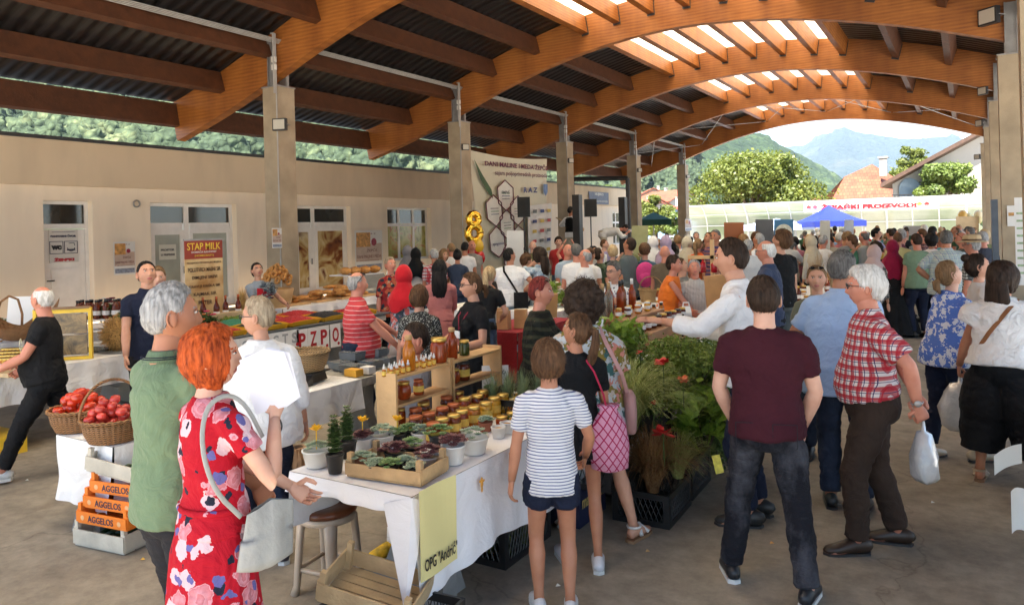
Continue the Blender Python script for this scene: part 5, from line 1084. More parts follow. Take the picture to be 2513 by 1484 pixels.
J=put('redpolo','bald man in a red striped polo shirt with sunglasses on his head',874,668,7.1,80,sk='red',hair=('bald','grey'),top=('polo',POLOST,.32,.90),bot=('jeans',DDENIM,.97),g=1.18,belly=.09,head=(-8,-4),glasses=2,hR=(.18,.42,.93),hL=(-.2,.50,1.02),eR=(.4,-.4,-1),eL=(-.4,-.3,-1))
wb=J['wr'][0]+Vector((0,.08,-.09)); q=MB()
q.lathe([(.012,.12),(.02,.07),(.07,.02),(.12,-.05),(.14,-.14),(.10,-.2),(.0,-.21)],22,wb,wob=lambda a,z:.13*math.sin(a*5+z*30)+.05*math.sin(a*9),cap=False)
PLAST=mat('thin_white_plastic',(.62,.64,.66),.25,.12,9,.5,22,Transmission_Weight=.35)
loose(J,q,'plastic_bag',PLAST,'thin white plastic bag held out by the man in the red striped polo','bag')
J=put('blackdress','woman with round glasses and auburn hair in a black dress holding a cane basket',1160,668,6.4,-118,sk='fair',fem=1,hair=('fpony','brown'),top=('dress',BLACK,.3,.95,.01),bot=('skirt',BLACK,.35,.25,.008),bust=1.05,g=1.2,head=(10,0),glasses=1,hR=(.02,.35,1.12),eR=(.6,-.2,-.8),hL=(-.2,.30,1.1),eL=(-.5,-.4,-.8),curl=(.9,1.))
q=MB(); U=J['U']; q.tube([U(-.07,.02,1.47),U(-.055,.12,1.36),U(-.01,.165,1.24),U(.05,.13,1.36),U(.07,.02,1.47)],.006,6); q.build('lanyard',cloth('red_lanyard',(.3,.03,.05)),J['root']); q=MB(); q.box(U(-.02,.185,1.20),(.09,.006,.06),rz=0); q.build('name_tag',WB,J['root'])
put('pinkdress','woman with long straight black hair in a dusty pink dress seen from behind',1078,640,9.3,6,fem=1,hair=('long','black'),top=('dress',cloth('dusty_pink',(.50,.18,.17),.9,.1),.75,.96,.02,4),bot=('skirt',cloth('dusty_pink',(.5,.18,.17)),.35,.3,.02),g=1.0,**FRONT)
put('ditsy','woman with brown bob in a grey speckled top seen from behind at the scale table',1025,702,6.6,8,fem=1,hair=('fringe','brown'),top=('tee',DITSY,.32,.84,.02),bot=('trousers',BLACK,.97),g=1.18,hL=(-.24,.12,.80),hR=(.1,.3,1.0),lean=6)
put('redhijab','woman in a bright red headscarf and grey coral print dress',990,655,8.6,12,fem=1,hair=('hijab','dark'),top=('dress',GREYPR,.9,.95,.03),bot=('skirt',GREYPR,.2,.3,.01),scarf=(cloth('bright_red_scarf',(.5,.012,.02)),.14),g=1.1,**FRONT)
put('floralgranny','short blond haired woman in a dark red patterned blouse behind the table',958,632,10.9,165,sk='red',fem=1,hair=('short','strawgrey'),top=('blouse',REDFL2,.45,.84,.02),bot=('trousers',BLACK,.97),g=1.12,head=(-10,-12))
J=put('ponyblond','woman with long blond ponytail in a black top and blue jeans leaning over a stall',1178,645,8.8,25,fem=1,hair=('pony','blond'),top=('tee',BLACK,.32,.9),bot=('jeans',DENIM,.97),g=1.15,lean=24,**FRONT)
J=put('whitecross','man in a white t-shirt with a black crossbody bag, hands on hips',1250,610,11.6,2,sk='tan',hair=('short','black'),top=('tee',WHITE,.3,.84,.01),bot=('jeans',LDENIM,.97),g=1.25,head=(55,-14),lean=6,**AKIMBO)
q=MB(); U=J['U']; q.tube([U(-.10,-.03,1.47),U(-.09,-.15,1.38),U(.02,-.18,1.2),U(.13,-.17,1.02),U(.18,-.08,.95)],[(.016,.004)]*5,8); q.build('bag_strap',BLACK,J['root']); q=MB(); q.box(U(.17,-.2,.92),(.22,.09,.26)); loose(J,q,'crossbody_bag',BLACK,'black crossbody bag on the back of the man in the white tee','bag',False)
put('bluedress','long dark haired woman in a pale blue patterned dress touching her face',1325,608,11.8,-58,fem=1,hair=('long','dark'),top=('dress',BLUEWASH,.8,.96,.02,5),bot=('skirt',BLUEWASH,.2,.3,.01),g=1.08,hL=(-.02,.16,1.47),eL=(-.8,.3,-.6),hR=(.15,.3,1.05))
put('boyglass','boy with glasses and brown hair in a white shirt beside the pale blue dress',1290,624,12.3,60,hair=('full','brown'),top=('tee',WHITE,.3),bot=('shorts',DNAVY,.5),g=.85,glasses=1)
J=put('wine','woman with short wine red hair in a dark olive striped top',1322,681,5.7,98,sk='red',fem=1,hair=('short','wine'),top=('tee',OLIVEST,.4,.84,.03),bot=('trousers',BLACK,.97),g=1.2,bust=.9,glasses=2,hR=(.16,.36,.98),hL=(-.1,.4,.95),head=(4,-2))
# ---- centre near
J=put('curly','woman with dark curly hair in a wide leaf print shirt and white sandals',1432,699,4.85,-4,h=1.62,sk='fair',fem=1,hair=('curly','dark'),top=('blouse',KIMONO,.46,.70,.06,16),bot=('shorts',LDENIM,.30),shoes=('sandal',(.6,.58,.55)),g=1.2,fL=(-.17,.05),fR=(.30,-.12),fya=(10,-40),hR=(.26,.12,.82),hL=(-.1,.32,1.0),head=(-10,-10))
J=put('girl','girl with a brown ponytail in a black t-shirt and black shorts',1412,762,4.42,-8,h=1.50,sk='tan',fem=1,hair=('pony','brown'),top=('tee',BLACK,.34,.76,.01),bot=('shorts',BLACK,.22),shoes=('sneaker',(.66,.65,.68)),g=.86,head=(-56,-16),hL=(-.12,.30,1.05),hR=(.22,.08,.84),fL=(-.11,.05),fR=(.10,-.10))
J=put('boy','boy with short brown hair in a white t-shirt with thin blue stripes and navy shorts',1345,846,3.86,-4,sk='tan',hair=('full','brown'),top=('tee',STRIPB,.34,.80,.012),bot=('shorts',DNAVY,.36,1.12),shoes=('sneaker',(.6,.6,.62)),g=.88,head=(8,-4),hL=(-.29,.02,.70),hR=(.25,.22,.95),eR=(.5,-.8,-.2),headS=1.12)
J=put('greyglasses','woman with short grey hair and glasses in a white floral top raising her hand',1508,642,8.2,-158,sk='fair',fem=1,hair=('short','dgrey'),top=('blouse',WHITEFL,.4,.84,.03),bot=('trousers',BLACK,.97),g=1.18,glasses=1,head=(20,0),hL=(-.16,.28,1.28),eL=(-.6,.1,-1),bust=.9)
J=put('orange','woman with short brown hair in a sleeveless orange top reaching over the bottles',1632,626,9.2,92,sk='red',fem=1,hair=('short','dark'),top=('tank',ORANGE,.0,.84,.02),bot=('trousers',KHAKI,.97),g=1.25,bust=.9,hR=(.14,.40,.92),hL=(-.1,.42,.95),head=(4,-10),lean=10)
put('greyshaved','man with shaved head in a grey t-shirt behind the woman in orange',1674,634,9.9,95,sk='fair',hair=('crop','brown'),top=('tee',cloth('mid_grey_tee',(.18,.18,.165)),.3),bot=('trousers',DNAVY,.97),g=1.1,head=(0,-16),**FRONT)
J=put('oldstall','elderly man in a pale short sleeved shirt packing a white carton behind the honey display',1703,636,9.3,178,sk='red',hair=('short','grey'),top=('shirt',FAINTV,.36,.84,.02),bot=('trousers',DNAVY,.97),g=1.08,head=(-6,-24),lean=10,hL=(-.34,.30,1.02),hR=(.06,.34,1.08),eL=(-1,0,0),eR=(1,.1,0))
put('dotdress','dark haired woman in a black dress with white dots behind the red lantern',1762,646,11.5,-120,fem=1,hair=('fpony','brown'),top=('dress',DOTS,.35,.95),bot=('skirt',DOTS,.4,.25,.0),**FRONT)
J=put('politician','tall dark haired man in a white rolled sleeve shirt gesturing over the honey stall',1835,584,5.0,-86,sk='fair',hair=('short','dark'),top=('shirt',WHITE,.82,.86,.02,1),bot=('trousers',DNAVY,.97),g=1.04,belly=.03,lean=8,head=(2,-4),hL=(-.13,.52,1.24),eL=(-.4,-.2,-1),dirL=(0,1,.12),palmL=(.2,0,-1),hR=(.12,.36,1.16),eR=(.3,-.2,-1),palmR=(-.2,0,1),curl=(.12,.5))
q=MB(); p=J['wr'][0]; p=J['wr'][1]+Vector((-.03,.07,.03)); q.box(p,(.075,.012,.14),M=Matrix.Rotation(.7,3,'Y')); loose(J,q,'phone',mat('black_phone',(.01,.01,.012),.15,0),'black phone in the hand of the tall man in white','phone',False)
put('bluepolo2','bald smiling man with glasses in a dark blue shirt behind the tall man in white',1884,590,8.2,-78,sk='red',hair=('bald','white'),top=('shirt',cloth('dark_blue_shirt',(.035,.05,.10)),.6,.84),bot=('trousers',BLACK,.97),g=1.15,belly=.05,glasses=1)
put('tallblack','tall young man with thick brown hair in a black t-shirt looking down',1912,566,9.7,-40,sk='fair',hair=('full','brown'),top=('tee',BLACK,.3,.84),bot=('jeans',GREYT,.97),g=1.12,head=(-22,-20))
J=put('maroon','stocky dark haired man in a maroon t-shirt with hands in his pockets',1873,687,4.06,2,h=1.70,sk='pale',hair=('short','dark'),top=('tee',MAROON,.33,.87),bot=('jeans',WASH,.985,1.0),shoes=('sneaker',(.015,.015,.018)),g=1.17,sw=1.14,hL=(-.19,.13,.90),hR=(.19,.13,.90),eL=(-1,-.55,-.1),eR=(1,-.55,-.1),fL=(-.22,.07),fR=(.19,-.12),fya=(16,-14),head=(-4,2),curl=(.6,.6),dirL=(0,.3,-1),dirR=(0,.3,-1),headS=1.06)
q=MB(); U=J['U']; Vp=J['pc']; S_=J['S']
for s in (-1,1):
 c=Vp+Vector((s*.088*S_*1.1,-.158*S_,-.035*S_)); w,h_=.062*S_,.075*S_; ring=[c+Vector((-w,0,h_)),c+Vector((w,.012,h_)),c+Vector((w,.012,-h_*.7)),c+Vector((0,0,-h_)),c+Vector((-w,0,-h_*.7))]; q.tube(ring+[ring[0]],.0025,4)
q.build('pocket_seam',GJEAN,J['root'])
J=put('lightblue','grey haired man in a light blue short sleeved shirt seen from behind',2062,617,5.15,3,sk='tan',hair=('short','dgrey'),top=('shirt',cloth('light_blue_oxford',(.33,.45,.66),.85,.06),.36,.78,.045),bot=('trousers',DDENIM,.97),g=1.22,sw=1.05,belly=.06,hL=(-.29,.16,.93),eL=(-1,-.4,0),hR=(.26,.05,.84),head=(30,0))
J=put('elder','white haired elderly man with glasses in a red plaid shirt and brown pleated trousers',2132,656,4.52,-96,h=1.715,sk='red',hair=('full','white'),top=('shirt',REDPLAID,.40,.985,.012,5),bot=('trousers',BROWNT,.975,1.08),shoes=('shoe',(.03,.016,.01)),g=1.12,belly=.07,glasses=1,head=(-2,-2),hL=(-.20,-.22,.95),hR=(-.04,-.24,.98),eL=(-.6,-.5,.2),eR=(.6,-.6,0),dirL=(.25,-.3,-.8),fL=(-.11,.12),fR=(.12,-.14),fya=(18,-4),lean=1,curl=(.8,.8))
q=MB(); U=J['U']; q.tube([U(math.cos(a)*.170,math.sin(a)*.155+.015,.995) for a in np.linspace(0,2*PI,30)],[(.004,.016)]*30,8,cap=False,hint=(1,0,0)); q.build('belt',cloth('brown_leather_belt',(.03,.015,.01),.5),J['root'])
q=MB(); w=J['wr'][0]; hd=J['hd'][0]; X_=hd.cross(Vector((1,0,0))).normalized(); Y_=hd.cross(X_); q.tube([w-hd*.02+X_*.03*math.cos(a)+Y_*.028*math.sin(a) for a in np.linspace(0,2*PI,15)],.005,6); q.ell(w-hd*.02+Vector((-.032,0,0)),(.008,.02,.02),12,8); q.build('wrist_watch',STEEL,J['root'])
def carrier(top,w,hgt,seed=0):
 q=MB(); t=Vector(top)
 q.lathe([(.012,0),(.018,-.06),(.09*w/.15,-.07),(.9*w,-.15),(w*1.15,-hgt*.6),(w*1.15,-hgt*.9),(w*.8,-hgt),(.001,-hgt)],26,t,wob=lambda a,z:.09*math.sin(a*5+z*22+seed)+.05*math.sin(a*11+z*40),cap=False,sy=.62); return q
loose(J,carrier(J['wr'][0]+Vector((.02,-.03,-.09)),.10,.34),'carrier_bag',PLAST,'white printed carrier bag hanging behind the old man in plaid','bag')
J=put('sunglass','woman with sunglasses on her light hair facing the camera behind the blue shirt',2004,652,6.3,182,sk='fair',fem=1,hair=('pulled','lbrown'),top=('tee',cloth('olive_top',(.12,.12,.08)),.3),bot=('trousers',DDENIM,.97),glasses=2,head=(0,-6))
J=put('bluewhite','woman with a dark blond ponytail in a blue and white patterned blouse looking down',2312,637,6.15,48,h=1.66,sk='pale',fem=1,hair=('fpony','lbrown'),top=('blouse',BLUEPR,.6,.84,.03),bot=('trousers',DNAVY,.93),shoes=('shoe',(.5,.4,.28)),g=1.15,head=(14,-28),lean=10,hL=(-.15,.34,.95),hR=(.2,.3,.9),fL=(-.1,-.1),fR=(.12,.2))
J=put('whiteknit','woman with long dark brown hair in a white knitted top and wide black culottes',2452,640,5.55,12,h=1.67,sk='tan',fem=1,hair=('long','dark'),top=('blouse',KNITW,.27,.93,.03,18),bot=('culottes',BLACK,.80,1.18),shoes=('sandal',(.4,.3,.2)),g=1.3,bust=.9,lean=12,head=(28,-14),hL=(-.36,.14,.80),eL=(-1,-.2,0),hR=(.36,.30,.95),dirL=(-.05,.1,-1),curl=(1.,.4),fL=(-.17,.0),fR=(.24,.03))
loose(J,carrier(J['wr'][0]+Vector((0,.02,-.08)),.13,.44,3),'carrier_bag',PLAST,'full white carrier bag held by the woman in the white knitted top','bag')
q=MB(); U=J['U']; q.tube([U(.10,-.03,1.46),U(.06,-.145,1.36),U(-.06,-.16,1.17),U(-.17,-.10,1.0)],[(.017,.004)]*4,8); q.build('bag_strap',cloth('tan_leather',(.24,.10,.04),.5),J['root'])
put('darkbun','woman with dark pinned up hair beside the woman in white knit',2402,626,7.0,75,sk='fair',fem=1,hair=('bun','dark'),top=('blouse',cloth('offwhite',(.55,.5,.45)),.4),bot=('trousers',BLACK,.97),head=(0,-14),headS=1.1)
J=put('hatman','man in a cream straw hat and black and white checked shirt',2388,562,9.9,-72,sk='red',hair=('hat','grey'),top=('shirt',CHECKBW,.4,.84),bot=('trousers',BLACK,.97),g=1.12,glasses=1,hat=cloth('cream_straw',(.5,.38,.22),.8,.08),h=1.76)
put('checkshirt','man in a pale green and blue checked shirt with his hand on his hip',2322,566,11.1,2,sk='tan',hair=('short','dgrey'),top=('shirt',GRPLAID,.42,.84,.03),bot=('trousers',DNAVY,.97),g=1.25,**AKIMBO)
J=put('maroonhijab','woman in a deep maroon headscarf and long black abaya with a black handbag',2190,592,12.9,6,fem=1,hair=('hijab','dark'),top=('dress',BLACK,.95,.9,.06),bot=('skirt',BLACK,.06,.42,.01),scarf=(cloth('deep_maroon_scarf',(.22,.006,.035)),.42),g=1.25,**FRONT)
q=MB(); q.ell(J['U'](.27,.02,1.02),(.07,.15,.14),16,10); q.tube([J['U'](.27,-.1,1.1),J['U'](.22,0,1.4),J['U'](.27,.1,1.1)],.01,6); loose(J,q,'handbag',BLACK,'black handbag on the shoulder of the woman in the maroon headscarf','bag')
# ================================================================ STALLS AND GOODS
def Z(ox,oy,sc):
 return lambda x,y:((x/sc+ox)*.9817,(y/sc+oy)*.9817)
Z2=Z(680,800,2.084); TZ=.76
def m_cloth_table(name,col,b_=.5):
 m,n,b=nodes(name); v=coords(n); t=nd(n,'ShaderNodeTexNoise',Scale=5,Detail=7,Distortion=1.2); L(n,v,t.inputs['Vector']); b.inputs['Base Color'].default_value=c4(col); setp(b,Roughness=.85,Specular_IOR_Level=.2); bp=nd(n,'ShaderNodeBump',Strength=b_,Distance=.03); L(n,t.outputs[0],bp.inputs['Height']); L(n,bp.outputs[0],b.inputs['Normal']); return m
TCL=m_cloth_table('white_table_cloth',(.80,.79,.81)); TCL2=m_cloth_table('crumpled_white_cloth',(.80,.78,.76),.9)
CONC2=mat('cast_concrete',(.24,.235,.225),.85,.2,4,.4,40)
BENCHTOP=mat('pale_terrazzo_top',(.40,.37,.32),.6,.2,20)
def concrete_table(x0,x1,y0,y1,label,group='concrete market tables',z=TZ):
 e=empty('market_table',((x0+x1)/2,(y0+y1)/2,0),0,label,'table',group); w,l=x1-x0,y1-y0
 mb=MB(); mb.box((0,0,z-.045),(w,l,.07)); mb.build('tabletop',BENCHTOP,e)
 for s in (-1,1):
  mb=MB(); y=s*(l/2-.42)
  pr=[(.27,0),(.27,.14),(.20,.17),(.13,.30),(.11,.42),(.12,.58),(.24,z-.085)]
  V=[(sx*a*w/.9,y+t,b_) for t in (-.06,.06) for sx in (-1,1) for a,b_ in (pr if sx<0 else pr[::-1])]; N=len(pr)*2
  mb.add(V,[tuple(range(N))[::-1],tuple(range(N,2*N))]+[(i,(i+1)%N,(i+1)%N+N,i+N) for i in range(N)]); mb.box((0,y,.075),(.5*w/.9,.34,.15),taper=.85); mb.build('leg',CONC2,e)
 return e
def tablecloth(x0,x1,y0,y1,drops,label,mt=TCL,z=TZ,seed=0,wav=.02,name='tablecloth'):
 """drops: west,east,south,north overhang lengths"""
 mb=MB(); zz=z+.003; W_,E_,S_,N_=drops
 mb.grid(lambda u,v:(x0+(x1-x0)*u,y0+(y1-y0)*v,zz+.002*noise.noise(Vector((u*9,v*15,seed)))),10,24)
 def side(ax,ay,bx,by,nx,ny,drop,n):
  if drop<=0: return
  def fn(u,v):
   x=ax+(bx-ax)*u; y=ay+(by-ay)*u; l=math.hypot(bx-ax,by-ay)*u
   w=wav*v*(math.sin(l*13+seed)+.6*math.sin(l*29+seed*2)+.7*noise.noise(Vector((l*3,v*2,seed))))+.012; dd=drop*(1+.05*math.sin(l*5+seed))
   return (x+nx*(w*(.25+v)+.004),y+ny*(w*(.25+v)+.004),zz-dd*v)
  mb.grid(fn,n,8)
 side(x0,y0,x0,y1,-1,0,W_,60); side(x1,y0,x1,y1,1,0,E_,80); side(x0,y0,x1,y0,0,-1,S_,30); side(x0,y1,x1,y1,0,1,N_,30)
 o=mb.build(name,mt,smooth=True); return tag(o,label,'tablecloth')
# --- jars and bottles
def honeym(name,col,tr=.35): return mat(name,col,.12,.15,9,Transmission_Weight=tr,IOR=1.4,Specular_IOR_Level=.6)
HN={'amber':honeym('amber_honey',(.62,.20,.015)),'dark':honeym('dark_honey',(.13,.022,.006),.15),'red':honeym('red_honey',(.38,.06,.012)),'gold':honeym('golden_honey',(.82,.42,.03)),'green':honeym('green_herb_jar',(.05,.06,.008),.2),'brown':honeym('brown_honey',(.26,.06,.01)),'clear':honeym('clear_spirit',(.55,.5,.38),.7)}
GOLD=mat('gold_lid',(.62,.40,.10),.3,.1,8,metal=.85); REDLID=mat('red_gold_lid',(.40,.10,.03),.35,.3,30,metal=.4); WLID=mat('white_lid',(.7,.69,.66),.4,.03); BLID=mat('black_lid',(.015,.015,.015),.3,.1); LABY=mat('yellow_label',(.72,.48,.08),.6,.25,30); LABW=mat('white_label',(.68,.66,.62),.6,.2,40); CORK=mat('cork_lid',(.42,.25,.11),.8,.2,30)
JARP={}
def jarmesh(kind,seg=16):
 if kind in JARP: return JARP[kind]
 b,l,a=MB(),MB(),MB()
 if kind=='jar': b.lathe([(.030,0),(.037,.004),(.038,.02),(.038,.075),(.034,.088),(.031,.092),(.031,.094)],seg); l.lathe([(.034,.092),(.035,.094),(.035,.108),(.032,.110)],seg); a.lathe([(.0387,.025),(.0387,.065)],seg,cap=False)
 if kind=='low': b.lathe([(.026,0),(.032,.004),(.033,.035),(.028,.042)],seg); l.lathe([(.030,.042),(.031,.054),(.028,.056)],seg); a.lathe([(.0335,.010),(.0335,.03)],seg,cap=False)
 if kind=='pot': b.lathe([(.028,0),(.034,.004),(.042,.03),(.042,.06),(.034,.080),(.030,.086)],seg); l.lathe([(.034,.084),(.035,.10),(.031,.102)],seg); a.lathe([(.0427,.03),(.0427,.058)],seg,cap=False)
 if kind=='bottle': b.lathe([(.030,0),(.036,.005),(.037,.10),(.036,.12),(.026,.145),(.020,.155),(.019,.175)],seg); l.lathe([(.021,.172),(.021,.195),(.018,.198)],seg); a.lathe([(.0378,.04),(.0378,.085)],seg,cap=False)
 if kind=='wine': b.lathe([(.032,0),(.037,.005),(.037,.17),(.030,.20),(.015,.23),(.0135,.29)],seg); l.lathe([(.0155,.25),(.0155,.305),(.012,.308)],seg); a.lathe([(.0378,.05),(.0378,.12)],seg,cap=False)
 if kind=='dropper': b.lathe([(.010,0),(.0115,.002),(.0115,.03),(.006,.036)],10); l.lathe([(.0075,.036),(.0075,.046),(.004,.05),(.003,.062)],10); a.lathe([(.0119,.006),(.0119,.026)],10,cap=False)
 JARP[kind]=(b,l,a); return JARP[kind]
JOBJ={}
def jar(kind,p,hon,lid,lab,label,group,s=1.,rz=0.,cat=None):
 key=(kind,hon,lid.name,lab.name if lab else None)
 cat=cat or {'wine':'bottle','bottle':'bottle','dropper':'bottle'}.get(kind,'jar'); nm={'wine':'wine_bottle','bottle':'honey_bottle','dropper':'dropper_bottle'}.get(kind,'honey_jar')
 if key in JOBJ: c=copy_tree(JOBJ[key],None,p,rz,label,group,s); c['category']=cat; return c
 b,l,a=jarmesh(kind); e=empty(nm,p,rz,label,cat,group); e.scale=(s,s,s); b.build('glass' if kind!='dropper' else 'flask',HN[hon],e,smooth=True); l.build('lid',lid,e,smooth=True)
 if lab: a.build('label',lab,e,smooth=True)
 JOBJ[key]=e; return e
ORD=['first','second','third','fourth','fifth','sixth','seventh','eighth','ninth','tenth','eleventh','twelfth','thirteenth','fourteenth','fifteenth','sixteenth','seventeenth','eighteenth','nineteenth','twentieth']
def ordn(i): 
 return ORD[i] if i<20 else {2:'twenty',3:'thirty',4:'forty',5:'fifty'}[(i)//10]+' '+ORD[i%10]
# --- crates and baskets
PLY=mat('pale_poplar_wood',(.50,.36,.20),.75,.22,6,.3,60); WHW=mat('whitewashed_wood',(.52,.47,.38),.75,.2,6,.2,50); ORG=mat('orange_printed_card',(.80,.20,.015),.55,.1,5); WOODS=mat('pine_shelf_wood',(.56,.34,.15),.5,.2,5,.15,40); DPLAST=mat('black_plastic',(.012,.012,.013),.4,.15,8)
def wood_crate(name,loc,rz,w,l,h,mt,label,group=None,post=.03,tilt=None,bottom=True,posts=True,cat='crate'):
 e=empty(name,loc,rz,label,cat,group)
 if tilt: e.rotation_euler=(tilt[0],tilt[1],rz)
 for sx,sy,a,b_ in ((0,-1,w,0),(0,1,w,0),(-1,0,l,1),(1,0,l,1)):
  mb=MB()
  if b_==0: mb.box((0,sy*l/2,h*.46+.012),(w,.009,h*.8))
  else: mb.box((sx*(w/2-.0005),0,h*.5+.012),(.009,l-.012,h*.92))
  mb.build('side_board',mt,e)
 mb=MB(); n=5
 for i in range(n): mb.box((0,-l/2+l*(i+.5)/n,.008),(w-.01,l/n*.86,.007))
 mb.build('base_slats',mt,e)
 if posts:
  for sx in (-1,1):
   for sy in (-1,1): q=MB(); q.box((sx*(w/2-.020),sy*(l/2-.020),(h+.045)/2+.005),(.028,.028,h+.045)); q.build('corner_post',mt,e)
 return e
def plastic_crate(loc,rz,w,l,h,label,group='black plastic crates',mt=None):
 mt=mt or DPLAST; e=empty('plastic_crate',loc,rz,label,'crate',group)
 for s in (0,1,2,3):
  a,b_=(w,l) if s%2==0 else (l,w); M=Matrix.Rotation(s*PI/2,3,'Z'); mb=MB()
  def bx(c,sz): 
   o=len(mb.v); mb.box(c,sz); 
   for i in range(o,len(mb.v)): mb.v[i]=tuple(M@Vector(mb.v[i]))
  y=-b_/2+.005
  bx((0,y,h-.02),(a,.016,.04)); bx((0,y,.02),(a,.014,.04)); 
  for k in (-1,1): bx((k*(a/2-.02),y,h/2),(.04,.015,h-.08))
  nn=int(a/.035)
  for i in range(1,nn):
   x=-a/2+a*i/nn
   for sg in (-1,1):
    mb.tube([tuple(M@Vector((x-.03,y,.04 if sg>0 else h-.04))),tuple(M@Vector((x+.03,y,h-.04 if sg>0 else .04)))],.0035,4)
  mb.build('lattice_side',mt,e)
 mb=MB(); mb.box((0,0,.008),(w-.02,l-.02,.01)); mb.build('base',mt,e); return e
def m_wicker(name,c1,c2,f=1.):
 m,n,b=nodes(name); tc=nd(n,'ShaderNodeTexCoord'); sp=nd(n,'ShaderNodeSeparateXYZ'); L(n,tc.outputs['Object'],sp.inputs[0]); at_=nd(n,'ShaderNodeMath',operation='ARCTAN2'); L(n,sp.outputs[1],at_.inputs[0]); L(n,sp.outputs[0],at_.inputs[1])
 a=_math(n,'SINE',_math(n,'MULTIPLY',at_.outputs[0],36*f)); z=_math(n,'SINE',_math(n,'MULTIPLY',sp.outputs[2],420)); z2=_math(n,'SINE',_math(n,'ADD',_math(n,'MULTIPLY',sp.outputs[2],420),3.14)); k=_math(n,'MULTIPLY',a,z); k=_math(n,'ADD',_math(n,'MULTIPLY',k,.35),.5); zz=_math(n,'ADD',_math(n,'MULTIPLY',z2,.25),k)
 r=nd(n,'ShaderNodeValToRGB'); e=r.color_ramp.elements; e[0].position=.2; e[0].color=c4(c1,.35); e[1].position=.8; e[1].color=c4(c2); L(n,zz,r.inputs[0]); L(n,r.outputs[0],b.inputs['Base Color']); bp=nd(n,'ShaderNodeBump',Strength=1.,Distance=.008); L(n,zz,bp.inputs['Height']); L(n,bp.outputs[0],b.inputs['Normal']); setp(b,Roughness=.6); return m
WK=m_wicker('brown_wicker',(.22,.09,.03),(.42,.20,.07)); WKL=m_wicker('pale_cane_weave',(.35,.20,.08),(.60,.37,.16),1.4)
def basket(loc,r,h,mt,label,handle=0,hdir=0.,open_=1.22,group='wicker baskets',sy=1.):
 e=empty('wicker_basket',loc,hdir,label,'basket',group); mb=MB(); mb.lathe([(r/open_,0),(r*.92,h*.45),(r,h),(r*.96,h),(r*.88,h*.45),(r/open_*.93,.015),(.001,.015)],36,sy=sy,cap=False); mb.build('body',mt,e,smooth=True)
 q=MB(); q.tube([(r*math.cos(a)*1.0,r*sy*math.sin(a)*1.0,h+.004*math.sin(a*24)) for a in np.linspace(0,2*PI,73)],.013,7); q.build('rim',mt,e,smooth=True)
 if handle:
  q=MB()
  for o in (-.006,.006): q.tube([(r*math.cos(t),o*math.cos(t*16),h+handle*math.sin(t)) for t in np.linspace(0,PI,40)],.009,7)
  q.build('handle',mt,e,smooth=True)
 return e
# --- foliage helpers
GRN=m_leaf('succulent_green',(.14,.24,.08),(.34,.44,.17),0,14); GRN2=m_leaf('succulent_grey_green',(.22,.29,.20),(.48,.54,.38),0,14); PURP=m_leaf('succulent_purple',(.07,.022,.025),(.26,.09,.09),0,14); BRT=m_leaf('bright_plant_green',(.10,.19,.015),(.30,.42,.05),.3,6); DGR=m_leaf('dark_plant_green',(.03,.06,.015),(.12,.20,.05),.25,6); FER=m_leaf('feathery_green',(.08,.14,.02),(.26,.34,.06),.3,9); GRASSG=m_leaf('pale_arching_grass',(.20,.26,.07),(.50,.55,.20),.3,6); GRASSB=m_leaf('bronze_arching_grass',(.20,.09,.035),(.48,.28,.13),.3,6); LAVG=m_leaf('lavender_green',(.12,.17,.08),(.28,.35,.18),.2,9)
YEL=mat('yellow_petals',(.85,.50,.02),.6,.1,20); REDP=mat('red_petals',(.55,.012,.015),.6,.15,20); WHP=mat('white_petals',(.7,.68,.6),.6,.1,20); TERRA=mat('terracotta_pot',(.32,.10,.05),.7,.15,6); WPOT=mat('white_pot',(.68,.66,.62),.4,.05)
def rosette(mb,c,r,n=3,per=9,up=.6,fat=.3):
 c=Vector(c)
 for k in range(n):
  rr=r*(1-.28*k); 
  for i in range(per-k):
   a=2*PI*(i+k*.5)/(per-k); d=Vector((math.cos(a),math.sin(a),up*(.3+.45*k))).normalized(); t=Vector((-math.sin(a),math.cos(a),0)); m=c+d*rr*.6; tip=c+d*rr+Vector((0,0,rr*.15)); w=t*rr*fat; th=d.cross(t)*rr*.10
   mb.add([c,m+w,tip,m-w,m+th,m-th],[(0,1,4),(1,2,4),(2,3,4),(3,0,4),(1,0,5),(2,1,5),(3,2,5),(0,3,5)])
def succ(loc,r,kind,label,pot,potr,poth,seed=0,fl=None,group='potted succulents on the honey table',cat='potted plant'):
 rg=random.Random(seed); e=empty('potted_succulent',loc,rg.random()*6,label,cat,group)
 mb=MB(); mb.lathe([(potr*.72,0),(potr*.78,.004),(potr,poth*.9),(potr*1.06,poth*.92),(potr*1.06,poth),(potr*.9,poth),(potr*.88,poth*.85),(.001,poth*.85)],22,cap=False); mb.build('pot',pot,e,smooth=True)
 mb=MB(); n=int(7+r*90)
 for i in range(n):
  a=i*2.4; q=math.sqrt((i+.3)/n)*r*.9; z=poth+r*.55*(1-(q/r)**2)
  if kind==3: 
   for k in range(5): rosette(mb,(q*math.cos(a)*.6,q*math.sin(a)*.6,poth+.015+.03*k*(1.6-q/r)),.026,1,7,.8,.34)
  else: rosette(mb,(q*math.cos(a),q*math.sin(a),z),(.020+.012*rg.random())*(1.35 if kind==2 else 1),4 if kind!=2 else 3,9,.8,.3)
 mb.build('leaves',(GRN,GRN2,PURP,DGR)[kind],e)
 if fl:
  q=MB(); c=Vector((0,0,poth+r*1.5))
  for i in range(14): a=i*.9; d=Vector((math.cos(a),math.sin(a),.5+.5*(i%3))).normalized(); t=Vector((-math.sin(a),math.cos(a),0)); q.add([c,c+d*.03+t*.012,c+d*.045,c+d*.03-t*.012],[(0,1,2,3)])
  q.tube([(0,0,poth),c],.003,5); q.build('flower',fl,e)
 return e
